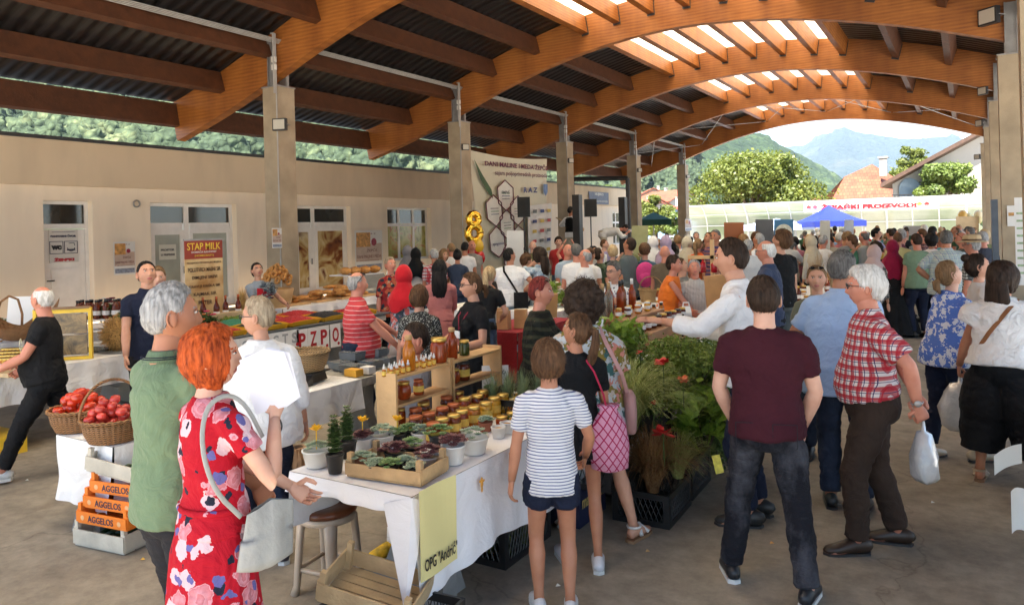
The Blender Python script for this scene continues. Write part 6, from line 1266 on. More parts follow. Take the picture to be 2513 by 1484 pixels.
def leafy(name,loc,w,d_,h,n,size,mt,label,seed=0,asp=.35,cat='plant',group=None,up=.5,blobs=10,sx=1.,stem=True,zlow=.1):
 rg=np.random.RandomState(seed); e=empty(name,loc,0,label,cat,group); C=[((rg.rand()-.5)*w*.8,(rg.rand()-.5)*d_*.8,h*(zlow+(1-zlow-.1)*rg.rand())) for _ in range(blobs)]; Rr=[(w*.26,d_*.26,h*.22)]*blobs
 V,F=leafcloud(C,Rr,n,size,rg,.2,asp,up); npmesh('foliage',V,F,mt,e)
 if stem:
  mb=MB()
  for c in C[:8]: mb.tube([(c[0]*.2,c[1]*.2,0),(c[0]*.6,c[1]*.6,c[2]*.6),c],.004,5)
  mb.build('stems',BARK,e)
 return e
def grasst(loc,r,h,n,mt,label,seed=0,w=.004,cat='ornamental grass',droop=1.,group=None,name='ornamental_grass'):
 rg=np.random.RandomState(seed); V=[];F=[]
 for i in range(n):
  a=rg.rand()*6.283; l=h*(.6+.6*rg.rand()); s=r*(.3+.9*rg.rand())*droop; b0=Vector((math.cos(a)*r*.12*rg.rand(),math.sin(a)*r*.12*rg.rand(),0)); t=Vector((-math.sin(a),math.cos(a),0)); k0=len(V)
  for j in range(7):
   u=j/6; p=b0+Vector((math.cos(a)*s*u**1.6,math.sin(a)*s*u**1.6,l*(u-.42*droop*u**3*(.6+.8*(s/r))))); ww=w*(1-u*.85)
   V+=[p-t*ww,p+t*ww]
  for j in range(6): q=k0+2*j; F.append((q,q+1,q+3,q+2))
 e=empty(name,loc,0,label,cat,group); npmesh('blades',[tuple(v) for v in V],F,mt,e); return e
def sign(name,label,cat,M,w,h,mt,th=.006,par=None):
 mb=MB(); mb.box((0,0,0),(w,h,th)); o=mb.build(name,mt,par); o.matrix_local=M; 
 if label: tag(o,label,cat)
 return o
# ---------------------------------------------------------------- foreground honey table
TX0,TX1,TY0,TY1=-3.07,-2.25,2.70,5.6
concrete_table(TX0+.03,TX1-.03,TY0+.1,TY1,'concrete market table under the white cloth with honey jars in the foreground')
TC=tablecloth(TX0,TX1,TY0,TY1,(.3,.48,.09,.1),'long white cloth with bee embroidery over the foreground honey table',seed=1,wav=.013)
mb=MB(); # corner point of the cloth
mb.add([(TX1+.012,TY0-.012,TZ+.003),(TX1-.16,TY0-.02,TZ-.05),(TX1-.02,TY0-.045,.22),(TX1+.03,TY0-.0,.5),(TX1+.03,TY0+.04,TZ-.02)],[(0,1,2),(0,2,3),(0,3,4)]); o=mb.build('hanging_corner',TCL,TC)
BEEM=mat('bee_embroidery',(.55,.26,.04),.7,.3,30)
for i,(x,y) in enumerate(((1243,705),(1090,850))):
 p=onX(*Z2(x,y),TX1+.035); q=MB()
 for k,(a,b_,c_,d_) in enumerate(((0,.02,.012,.016),(0,-.004,.014,.018),(0,-.03,.010,.016),(.016,.012,.013,.007),(-.014,.016,.011,.007))): q.ell(p+Vector((.004,a,b_)),(.003,c_,d_),8,6)
 q.build('bee_motif',BEEM,TC)
# poster
pc_=[onX(*Z2(x,y),TX1+.05) for x,y in ((760,893),(955,803),(970,1240),(775,1370))]
PO=MB(); PO.grid(lambda u,v:tuple(pc_[3].lerp(pc_[2],u).lerp(pc_[0].lerp(pc_[1],u),v)+Vector((.006*math.sin(u*5+v*2),0,0))),8,12); o=PO.build('farm_poster',mat('pale_yellow_poster',(.72,.63,.28),.5,.04,2)); tag(o,'pale yellow farm poster hanging from the corner of the honey table','poster')
bx=(pc_[2]-pc_[3]); M=frame(pc_[3].lerp(pc_[2],.5)+Vector((.012,0,.075)),bx,UP); curvemesh('lettering','OPG "Andrić"',.08,mat('black_print',(.012,.012,.014),.5,0),o,M,.0006,.001,width=bx.length*.86,height=.062)
# wooden shelf units
def shelf(y0,y1,x0,x1,label,zt=.34,mids=(.165,)):
 e=empty('wooden_shelf',((x0+x1)/2,(y0+y1)/2,TZ+.004),0,label,'shelf','wooden shelf units on the honey table'); w,l=x1-x0,y1-y0
 for s in (-1,1): mb=MB(); mb.box((0,s*(l/2-.009),zt/2+.015),(w,.018,zt+.03)); mb.build('side_panel',WOODS,e)
 for z in (0.01,)+mids+(zt,): mb=MB(); mb.box((0,0,z),(w-.006,l-.037,.016)); mb.build('shelf_board',WOODS,e)
 return e
shelf(3.50,4.08,-3.18,-3.02,'nearer open pine shelf holding bottles and honey jars on the white table')
shelf(4.10,4.72,-3.18,-3.02,'farther open pine shelf behind the nearer one with large dark jars')
ST=TZ+.004+.349; SM=TZ+.004+.174; SX=-3.10
def onsh(zx,zy,zz): p=G(*Z2(zx,zy),zz); return p
def shelfpos(zx,z): # world y on the shelf centreline seen at that column of the zoomed photo
 best=None
 for yy in np.linspace(3.4,4.9,151):
  p=Vector((SX,yy,z)); w=p-CAM; f=w.dot(FW); u=w.dot(RT)/f*FP; v=-(w.z)/f*FP; xx=PX+u*_c+v*_s; t=abs(xx-Z2(zx,0)[0])
  if best is None or t<best[0]: best=(t,yy)
 return Vector((SX,best[1],z))
items=[('bottle',715,ST,'amber',CORK,None,1.15,'tall cork topped bottle of amber honey on the nearer shelf top'),('jar',873,ST,'red',GOLD,None,1.55,'big dark red honey jar with gold lid on top between the two shelves'),('bottle',937,ST,'red',CORK,None,1.1,'cork topped bottle of red honey on the farther shelf top'),('jar',1003,ST,'green',GOLD,None,1.0,'dark green jar with gold lid at the far end of the shelf top'),
 ('pot',690,SM,'red',GOLD,None,1.12,'round bellied red honey jar in the nearer shelf'),('jar',765,SM,'red',REDLID,LABY,.92,'small red honey jar with yellow label in the nearer shelf'),('jar',905,SM,'dark',BLID,None,1.2,'tall dark jar leftmost in the farther shelf'),('pot',952,SM,'red',GOLD,None,1.0,'round red jar in the middle of the farther shelf'),('jar',997,SM,'dark',BLID,LABY,1.25,'tall dark jar with black lid rightmost in the farther shelf'),('jar',668,TZ+.03,'red',GOLD,None,.9,'red honey jar on the bottom board of the nearer shelf'),('jar',795,TZ+.03,'dark',REDLID,None,.9,'dark honey jar at the far end of the bottom board')]
for k,(kd,zx,z,h_,l_,la,s_,lb) in enumerate(items): jar(kd,shelfpos(zx,z),h_,l_,la,lb,'honey jars and bottles on the shelves',s_)
for gi,(xs,cnt) in enumerate((((592,702),9),((760,838),7))):
 for i in range(cnt):
  zx=xs[0]+(xs[1]-xs[0])*i/(cnt-1); p=shelfpos(zx,ST); p.x+=.022*(1 if i%2 else -1)+.01; jar('dropper',p,'amber',WLID,LABY,'%s white capped dropper bottle %s on the shelf'%(ordn(i),'left of the tall amber bottle' if gi==0 else 'right of the tall amber bottle'),'small dropper bottles on the shelf top',1.25)
JL=[(748,470,'dark',REDLID),(790,440,'brown',GOLD),(748,512,'dark',REDLID),(818,495,'brown',REDLID),(887,467,'dark',REDLID),(945,447,'brown',REDLID),(840,547,'red',REDLID),(887,522,'red',GOLD),(947,502,'brown',GOLD),(988,480,'red',GOLD),(1002,415,'red',GOLD),(970,382,'red',GOLD),(1070,400,'dark',GOLD),(1098,378,'brown',GOLD),(1050,460,'amber',GOLD),(1112,438,'gold',GOLD),(1158,412,'gold',GOLD),(1203,395,'gold',GOLD),(910,408,'dark',REDLID),(1338,410,'red',GOLD)]
for i,(zx,zy,h_,l_) in enumerate(sorted(JL)):
 p=G(*Z2(zx,zy+3),TZ+.112); p.z=TZ+.006; jar('jar',p,h_,l_,LABY,'%s honey jar with %s lid, %s from the left on the white table'%({'dark':'dark','brown':'brown','red':'red','amber':'amber','gold':'golden'}[h_],'red' if l_ is REDLID else 'gold',ordn(i)),'honey jars standing on the white table',1.16,rz=2.6)
for i,(zx,zy,h_) in enumerate(((1197,510,'red'),(1252,488,'green'),(1265,520,'red'),(1280,482,'amber'),(1300,500,'brown'))):
 p=G(*Z2(zx,zy),TZ+.058); p.z=TZ+.006; jar('low',p,h_,GOLD,None,'%s low wide honey jar on the white table near the white tubs'%ordn(i),'low honey jars by the white tubs',1.2)
for i,(zx,zy) in enumerate(((1180,565),(1225,540))):
 p=G(*Z2(zx,zy+50),TZ); e=empty('plastic_tub',p+Vector((0,0,.005)),0,('nearer' if i==0 else 'farther')+' white plastic tub of comb honey on the white table edge','tub','white tubs of comb honey'); mb=MB(); mb.lathe([(.034,0),(.036,.003),(.043,.06),(.046,.06),(.046,.066),(.04,.066),(.038,.05),(.001,.05)],20,cap=False); mb.build('tub',WPOT,e,smooth=True); q=MB(); q.lathe([(.0385,.052),(.02,.058),(.001,.056)],16,cap=False); q.build('honeycomb',HN['gold'],e,smooth=True)
# plate and comb block, sign
p=G(*Z2(1270,440),TZ+.05); e=empty('honeycomb_block',p,.4,'orange wax block with pale comb behind the golden jars','honeycomb'); mb=MB(); mb.ell((0,0,0),(.10,.07,.045),20,10,nz=.15); mb.build('wax',mat('orange_wax',(.75,.27,.02),.45,.2,20),e,smooth=True); q=MB(); q.box((-.01,-.02,.035),(.06,.05,.025),rz=.5); q.build('comb',mat('pale_comb',(.75,.6,.3),.5,.2,40),e)
for i,(a,b_) in enumerate((((1235,415),(1345,372)),((1240,398),(1370,358)))):
 p0=G(*Z2(*a),TZ+.02); p1=G(*Z2(*b_),TZ+.04); mb=MB(); mb.tube([p0,p1],.012,8); tag(mb.build('beeswax_candle',mat('yellow_beeswax',(.8,.45,.04),.5,.1,12)),('nearer' if i==0 else 'farther')+' long yellow beeswax candle lying behind the honeycomb block','candle',group='beeswax candles')
c=[G(*Z2(1062,385),TZ),G(*Z2(1235,385),TZ)]
pL=Vector((c[0].x+.06,c[0].y,TZ)); pR=Vector((c[1].x,c[1].y,TZ)); ax=(pR-pL); 
S_=sign('board_sign','white folded board sign reading ČUVARKUĆA + MED behind the jars','sign',frame((pL+pR)/2+Vector((0,0,.11)),ax,Vector((-.1,.2,1))),ax.length,.22,WB)
BK=mat('black_print',(.012,.012,.014),.5,0)
for i,(t,w_,yy) in enumerate((('ČUVARKUĆA',.6,.06),('+',.06,.005),('MED',.22,-.05))): curvemesh('lettering',t,.03,BK,S_,Matrix.Translation((ax.length*.12,yy,.005)),.0005,.001,width=ax.length*w_,height=.036 if i!=1 else .02)
succ(G(*Z2(1135,395),TZ)+Vector((0,.0,.0)),.05,0,'green spiky succulent in front of the board sign',TERRA,.04,.05,31)
# flat wooden crate with succulents
pa=G(*Z2(365,820),TZ); pb=G(*Z2(757,878),TZ); pd=G(*Z2(940,800),TZ)
cx=(pa+pd)/2; w_=(pb-pa).length; l_=(pd-pb).length; rzc=math.atan2((pb-pa).y,(pb-pa).x)
crx=(pa+pd)/2
wood_crate('wooden_crate',(crx.x,crx.y,TZ+.006),rzc,w_,l_,.075,mat('weathered_crate_wood',(.42,.27,.13),.8,.35,5,.4,40),'flat worn wooden crate full of succulents on the corner of the table',post=.03)
SU=[(470,740,.075,1,TERRA,'grey green beaded succulent in a terracotta pot in the left of the crate'),(535,760,.05,1,DPLAST,'small round grey green rosette succulent in the crate front'),(615,765,.06,0,DPLAST,'bright green rosette succulent front centre of the crate'),(640,690,.075,2,DPLAST,'dark purple rosette succulent in the middle of the crate'),(725,660,.07,0,DPLAST,'fresh green rosettes behind the purple succulent in the crate'),(810,710,.085,2,WPOT,'large dark purple rosettes in a white bowl at the crate right'),(745,775,.045,1,DPLAST,'tiny grey green rosette at the crate front corner'),(690,745,.045,1,DPLAST,'small wine coloured rosette at the crate front')]
for i,(zx,zy,r_,kd,pt,lb) in enumerate(SU): p=G(*Z2(zx,zy),TZ+.07); succ((p.x,p.y,TZ+.02),r_,kd,lb,pt,r_*.75,.055,40+i)
OT=[(235,765,.065,1,WPOT,.075,.09,'spiky grey plant with yellow flower in a white fluted bowl, leftmost on the table',YEL,.045),(330,800,.05,3,DPLAST,.045,.10,'upright bushy dark green jade plant in a black pot left of the crate',None,.04),(395,720,.05,3,DPLAST,.05,.09,'second bushy dark green jade plant behind the crate',None,.04),(475,680,.06,2,WPOT,.055,.07,'reddish succulent with tall yellow flower behind the crate',YEL,0),(570,660,.085,1,WPOT,.08,.07,'wide grey green rosettes in a white bowl behind the crate',None,0),(655,650,.05,0,DPLAST,.05,.06,'green succulent with a yellow flower in the back row',YEL,0),(720,630,.06,0,DPLAST,.05,.06,'low moss green rosettes left of the dark red jars',None,0),(780,640,.06,1,WPOT,.06,.06,'silvery rosettes in front of the honey jars',None,0),(870,660,.085,0,DPLAST,.06,.07,'round dome of green rosettes in front of the honey jars',None,0),(945,750,.075,2,WPOT,.065,.10,'purple green rosettes in a grey white pot right of the crate',None,0),(1050,695,.085,1,WPOT,.085,.09,'pale green rosettes in a wide white bowl on the table edge',None,0),(1113,583,.045,1,TERRA,.045,.06,'small silvery rosette in a red brown pot on a white cup',None,0)]
for i,(zx,zy,r_,kd,pt,pr_,ph_,lb,fl,_) in enumerate(OT): p=G(*Z2(zx,zy),TZ); succ((p.x,p.y,TZ+.006),r_,kd,lb,pt,pr_,ph_,60+i,fl)
# stool
p=G(745,1440,0); sp=G(803,1240,.47); e=empty('plastic_stool',(sp.x,sp.y,0),.5,'beige plastic stool with round brown wood grain seat','stool')
STB=mat('beige_plastic',(.50,.39,.29),.4,.06,4); mb=MB(); mb.lathe([(.150,.44),(.163,.443),(.168,.455),(.165,.475),(.15,.482),(.022,.482),(.018,.47)],36); mb.build('seat',mat('brown_wood_grain_plastic',(.20,.06,.022),.3,.5,3),e,smooth=True)
mb=MB(); mb.lathe([(.152,.40),(.160,.405),(.158,.44),(.14,.441)],32,cap=False); mb.build('rim',STB,e,smooth=True)
for k in range(4):
 a=k*PI/2+.4; d=Vector((math.cos(a),math.sin(a),0)); mb=MB(); mb.tube([d*.10+Vector((0,0,.43)),d*.145+Vector((0,0,.40)),d*.155+Vector((0,0,.3)),d*.175+Vector((0,0,.05)),d*.19+Vector((0,0,.0))],[(.03,.02),(.038,.024),(.034,.022),(.028,.02),(.03,.024)],12,hint=(-d.y,d.x,0)); mb.build('leg',STB,e,smooth=True)
 d2=Vector((math.cos(a+PI/2),math.sin(a+PI/2),0)); mb=MB(); mb.tube([d*.168+Vector((0,0,.14)),d2*.168+Vector((0,0,.14))],(.009,.016) if False else .012,8); mb.build('stretcher',STB,e,smooth=True)
# tilted crate, black crates, navy box under the table
p=P(918,1378,3.50); wood_crate('wooden_crate',(p.x,p.y,.285),.30,.46,.30,.10,PLY,'empty pale wooden crate tilted on top of the black plastic crate',tilt=(.12,.20),post=.03)
p=P(950,1440,3.45); plastic_crate((p.x,p.y,0.0),.1,.60,.40,.27,'black plastic lattice crate under the tilted wooden crate')
p=G(1195,1330,0); plastic_crate((-2.55,3.95,0),0,.38,.56,.24,'black plastic crate with green bottles under the middle of the honey table')
for i in range(6): jar('bottle',Vector((-2.66+.11*(i%3),3.8+.22*(i//3),.02)),'green',BLID,None,'%s dark green bottle standing in the black crate under the honey table'%ordn(i),'green bottles in the crate under the table',1.)
mb=MB(); mb.box((0,0,.13),(.36,.42,.26)); nb_=mb.build('cardboard_box',mat('navy_printed_box',(.015,.018,.05),.5,.15)); nb_.location=(-2.42,4.62,.0); tag(nb_,'navy box with gold lettering under the far half of the honey table','box'); curvemesh('lettering','maximum',.1,mat('gold_print',(.45,.33,.12),.5,0),nb_,frame((.185,0,.16),(0,1,0),(0,0,1)),.0005,.002,width=.34,height=.08)
# leg and yellow shoe of the seated seller
e=empty('person',(-3.35,3.62,0),0,'seated seller mostly hidden behind the honey table in white socks and yellow shoes','person')
mb=MB(); b0=P(1058,870,4.6); 
sk_=SK['tan']; hx=Vector((-.10,1.05,1.22)); ps=[Vector((.02,.45,.50)),Vector((.05,.10,.50)),Vector((.10,.02,.44)),Vector((.22,-.05,.25)),Vector((.27,-.10,.12)),Vector((.27,-.11,.07))]; mb.tube(ps,[.085,.07,.058,.05,.035,.035],14); mb.tube([(hx.x,.52,.45),(hx.x,.55,.8),(hx.x,.58,1.02),(hx.x,.6,1.12)],[(.17,.12),(.16,.12),(.15,.1),(.06,.06)],16,hint=(1,0,0)); mb.build('body',[sk_],e,smooth=True)
mb=MB(); mb.tube([(.02,.5,.50),(.05,.12,.50)],[.11,.085],14); mb.tube([(hx.x,.52,.42),(hx.x,.55,.8),(hx.x,.58,1.0),(hx.x,.6,1.06)],[(.19,.14),(.18,.135),(.165,.11),(.07,.07)],16,hint=(1,0,0)); mb.build('clothing',cloth('grey_shorts_shirt',(.18,.18,.2)),e,smooth=True)
mb=MB(); add_head(mb,Matrix.Rotation(PI-.6,3,'Z'),Vector((hx.x,.6,1.22)),0,False,1.); mb.build('head',[SK['red'],LIP,EYEW,EYED,HR['dark']],e,smooth=True); mb=MB(); add_hair(mb,'short',Matrix.Rotation(PI-.6,3,'Z'),Vector((hx.x,.6,1.22))); mb.build('hair',HR['dark'],e,smooth=True)
mb=MB(); mb.tube([(.255,-.085,.17),(.27,-.11,.07)],.043,12); mb.build('sock',WHITE,e,smooth=True)
mb=MB(); mb.tube([(.29,-.03,.05),(.275,-.08,.06),(.25,-.16,.05),(.22,-.25,.035),(.21,-.28,.02)],[(.03,.04),(.043,.05),(.045,.045),(.042,.03),(.02,.015)],14); mb.build('shoe',mat('yellow_sport_shoe',(.65,.40,.02),.6,.5,25),e,smooth=True)
# ---------------------------------------------------------------- second table with scale and potatoes
concrete_table(-5.30,-4.50,3.45,5.6,'concrete market table with the kitchen scale and wicker baskets')
tablecloth(-5.32,-4.46,3.45,4.72,(.2,.26,.2,.0),'creased white cloth over the near half of the scale table',TCL2,seed=4,wav=.012)
p=G(815,905,TZ); S0=Vector((-4.80,4.36,TZ+.006))
e=empty('kitchen_scale',S0,.25,'black digital market scale with display panel on the white cloth','scale'); mb=MB(); mb.box((0,.05,.045),(.30,.24,.07),taper=.9); mb.box((0,.05,.088),(.34,.28,.012)); mb.build('body',DPLAST,e); mb=MB(); V=[(-.16,-.19,.0),(.16,-.19,.0),(.16,-.07,.0),(-.16,-.07,.0),(-.16,-.19,.02),(.16,-.19,.02),(.16,-.07,.085),(-.16,-.07,.085)]; mb.add(V,[(0,3,2,1),(4,5,6,7),(0,1,5,4),(1,2,6,5),(2,3,7,6),(3,0,4,7)]); o=mb.build('console',DPLAST,e)
for k in range(3):
 q=MB(); M=frame((-.10+.08*k,-.10,.0725),(1,0,0),(0,.12,.065)); q.box(M@Vector((0,0,0)),(.06,.03,.004),M=M.to_3x3()); q.build('display',mat('lcd_grey_green',(.30,.34,.32),.3,.1),o)
q=MB(); M=frame((0,-.15,.045),(1,0,0),(0,.12,.065))
for i in range(8):
 for j in range(2): q.box(M@Vector((-.12+.034*i,-.014+.026*j,.002)),(.024,.016,.005),M=M.to_3x3())
q.build('keypad',mat('grey_keys',(.35,.35,.36),.5,.1),o)
basket((S0.x+.0,S0.y+.05,TZ+.105),.20,.16,WKL,'pale cane bowl basket sitting on the black scale',open_=1.3)
pb_=Vector((-4.98,3.88,TZ+.006)); basket(pb_,.19,.15,WKL,'cane basket of red potatoes left of the scale',open_=1.35)
POT=mat('red_potato_skin',(.42,.13,.075),.7,.25,12,.2,40)
rg=random.Random(4)
def pile(n,c,r,z,sz,mt,name,label,cat,group,flat=.8,layer=.7,seed=1,stem=None,nz=.15,colvar=None):
 rg=random.Random(seed); proto=[]
 for k in range(4):
  mb=MB(); mb.ell((0,0,0),(sz,sz*.92,sz*flat),16,12,nz=nz,seed=k+seed)
  if stem is not None:
   mb.v=[tuple(Vector(v)*(1+.05*math.cos(6*math.atan2(v[1],v[0])))-Vector((0,0,.18*sz*math.exp(-((v[0]**2+v[1]**2)/(sz*.3)**2)) if v[2]>0 else 0))) for v in mb.v]
  o=mb.build(name,mt,smooth=True); proto.append(o)
 pos=[]; tries=0
 while len(pos)<n and tries<9000:
  tries+=1; a=rg.random()*6.283; q=math.sqrt(rg.random())*r; x,y=c[0]+q*math.cos(a),c[1]+q*math.sin(a); zz=z
  for (px,py,pz_) in pos:
   d2=(px-x)**2+(py-y)**2; D=(sz*1.75)**2
   if d2<D: zz=max(zz,pz_+math.sqrt(max(0,D-d2))*layer)
  if zz>z+sz*3.6*max(0,1-(q/(r*1.15))**2)+.01: continue
  pos.append((x,y,zz))
 for i,(x,y,zz) in enumerate(pos):
  s=proto[i%4]
  if i>=4: s=s.copy(); scene.collection.objects.link(s)
  k_=.85+.3*rg.random(); s.location=(x,y,zz); s.rotation_euler=(rg.uniform(-.6,.6),rg.uniform(-.6,.6),rg.random()*6); s.scale=(k_,k_,k_); tag(s,label,cat,group)
 return pos
pile(26,pb_,.15,TZ+.12,.036,POT,'potato','red skinned potato heaped in the cane basket left of the scale','potato','red potatoes in the cane basket',.8,.7,3,nz=.3)
# green peppers behind potatoes
mb=MB(); 
for i in range(26):
 a=rg.uniform(0,3); p=Vector((-5.05+rg.uniform(-.18,.12),4.30+rg.uniform(-.18,.16),TZ+.03+.02*rg.random()*(i%4))); d=Vector((math.cos(a),math.sin(a),.1))*.05
 mb=MB(); mb.tube([p-d,p-d*.4,p+d*.5,p+d*1.2],[.012,.018,.015,.004],8); tag(mb.build('green_pepper',mat('green_pepper_skin',(.13,.20,.03),.35,.4,12),smooth=True),'green pepper in the heap between potatoes and the scale','pepper','green peppers beside the potatoes')
# clear boxes with dark fruit
CLR=mat('clear_box_plastic',(.42,.45,.46),.1,.1,8,Transmission_Weight=.6,IOR=1.1); BLUEB=mat('dark_blue_fruit',(.02,.022,.04),.5,.4,60,.8,90)
for i,(x,y,z) in enumerate(((-4.95,4.98,0),(-4.73,4.9,0),(-4.98,5.22,0),(-4.74,5.14,0),(-4.92,5.1,.075),(-4.74,5.35,0),(-4.98,5.42,0),(-4.85,5.34,.075))):
 e=empty('fruit_box',(x,y,TZ+.004+z),.1*(i%3)-.1,'%s clear plastic box of dark blue berries, counted from the scale'%ordn(i),'fruit box','clear boxes of dark berries'); mb=MB(); mb.box((0,0,.033),(.19,.13,.062),taper=1.1); mb.build('box',CLR,e); q=MB(); q.box((0,0,.03),(.17,.115,.045),taper=1.08); q.build('berries',BLUEB,e); q=MB(); q.box((0,0,.070),(.205,.148,.007)); q.build('lid',CLR,e)
mb=MB(); mb.box((0,0,.03),(.14,.09,.06)); o=mb.build('small_box',mat('orange_yellow_card',(.75,.38,.04),.6,.1)); o.location=(-4.60,4.78,TZ+.006); tag(o,'small yellow cardboard box at the right end of the scale table','box')
mb=MB(); mb.box((0,0,.03),(.12,.09,.06)); o=mb.build('small_box',WB); o.location=(-4.58,4.93,TZ+.006); tag(o,'small white cardboard box beside the yellow one','box')
# brown paper bags on the floor
p=G(720,1235,0); e=empty('paper_bag',p,.6,'crumpled brown paper bag standing on the floor behind the stool','bag'); mb=MB(); mb.lathe([(.17,0),(.18,.02),(.16,.2),(.12,.34),(.09,.42),(.07,.42),(.1,.3),(.12,.1)],26,wob=lambda a,z:.18*math.sin(a*2+.7)+.09*math.sin(a*7+z*20),cap=False); mb.build('sack',mat('brown_kraft_paper',(.32,.18,.09),.8,.2,5,.6,12),e)
p=G(695,1180,0); wood_crate('wooden_crate',p,.5,.4,.3,.16,ORG,'orange printed crate on the floor behind the paper bag')
# ---------------------------------------------------------------- left: honey / hive table, tomato table, crate stack
concrete_table(-8.75,-7.85,2.3,5.4,'concrete market table with honey and the glass beehive frame at the far left')
tablecloth(-8.77,-7.82,2.3,5.4,(.1,.30,.2,.1),'long creased white cloth over the far left honey and hive table',TCL2,seed=7,wav=.02)
tablecloth(-9.75,-8.95,2.8,5.9,(.1,.2,.1,.1),'white cloth over the raised back table with baskets and bottles',TCL2,z=.92,seed=9)
concrete_table(-9.73,-8.97,2.85,5.9,'raised back table holding the cane trug and black bottles',z=.90)
Z6=Z(0,700,4.948)
# observation hive frame
a,b_=G(*Z6(420,985),TZ),G(*Z6(1150,965),TZ); b_=G(*Z6(1150,965),TZ+.006); a=b_+(G(*Z6(430,1010),TZ+.006)-b_); ax=(b_-a); W_=ax.length; hgt=(onX(*Z6(1140,340),b_.x).z-TZ)
e=empty('observation_hive',(a+b_)/2,math.atan2(ax.y,ax.x),'yellow framed glass beehive frame standing on the white cloth','beehive'); YF=mat('yellow_painted_wood',(.78,.50,.03),.5,.1,8); BKN=mat('brown_wood_bar',(.25,.14,.07),.6,.2,8)
for s in (-1,1): mb=MB(); mb.box((s*(W_/2-.015),0,hgt/2),(.03,.06,hgt)); mb.build('side_post',YF,e)
mb=MB(); mb.box((0,0,.015),(W_-.062,.06,.03)); mb.build('bottom_rail',YF,e); mb=MB(); mb.box((0,0,hgt-.03),(W_-.062,.05,.04)); mb.build('top_rail',YF,e); mb=MB(); mb.box((0,0,hgt+.004),(W_-.03,.075,.02)); mb.build('lid',BKN,e)
def m_comb():
 m,n,b=nodes('bee_covered_comb'); v=coords(n); t=nd(n,'ShaderNodeTexNoise',Scale=6,Detail=8,Roughness=.75,Distortion=1.); L(n,v,t.inputs['Vector']); r=nd(n,'ShaderNodeValToRGB'); el=r.color_ramp.elements; el[0].position=.38; el[0].color=(.02,.012,.006,1); el[1].position=.6; el[1].color=(.30,.19,.07,1); L(n,t.outputs[0],r.inputs[0]); L(n,r.outputs[0],b.inputs['Base Color']); setp(b,Roughness=.3); return m
for k in (0,1): mb=MB(); z0=.04+k*(hgt-.09)/2; mb.box((0,0,z0+(hgt-.09)/4),(W_-.10,.02,(hgt-.09)/2-.02)); mb.build('comb_frame',m_comb() if k==0 else bpy.data.materials['bee_covered_comb'],e)
# jars on the left table
for i in range(30):
 x=30+ (i%8)*48+10*(i//8); y=1130-45*(i//8)+( -6*(i%8)*.3)
 if x>410: continue
 p=G(*Z6(x,y),TZ); h_=('amber','dark','brown','gold')[(i*7)%4]; jar('jar',Vector((p.x,p.y,TZ+.006)),h_,GOLD,LABW if i%3==0 else None,'%s %s honey jar from the left in the %s row on the far left table'%(ordn(i%8),{'amber':'amber','dark':'dark','brown':'brown','gold':'golden'}[h_],('front','second','third','back')[i//8]),'honey jars on the far left table',1.15)
for i,(x,y) in enumerate(((148,925),(245,905),(30,985),(180,900))):
 p=G(*Z6(x,y+40),TZ); jar('bottle',Vector((p.x-.25,p.y,TZ+.006)),'amber',WLID if i!=2 else mat('yellow_cap',(.8,.5,.02),.4,0),LABW,'%s small white capped honey bottle behind the rows of jars'%ordn(i),'white capped honey bottles on the far left table',1.)
for i,(x,y) in enumerate(((60,1185),(310,1120))):
 p=G(*Z6(x,y),TZ); mb=MB(); mb.box((0,0,.02),(.26,.17,.035),taper=.95); o=mb.build('wooden_tray',PLY); o.location=(p.x+.05,p.y,TZ+.006); o.rotation_euler=(0,0,.2); tag(o,('nearer' if i==0 else 'farther')+' pale wooden tray on the front edge of the left white cloth','tray',group='wooden trays')
p=G(*Z6(60,930),TZ); e=empty('honey_dipper',Vector((p.x-.1,p.y,TZ+.006)),0,'yellow plastic pump bottle among the left honey jars','bottle'); mb=MB(); mb.lathe([(.03,0),(.032,.01),(.03,.12),(.012,.15),(.01,.19)],16); mb.lathe([(.03,.20),(.035,.21),(.01,.23)],14); mb.build('pump',mat('yellow_cap',(.8,.5,.02),.4,0),e,smooth=True)
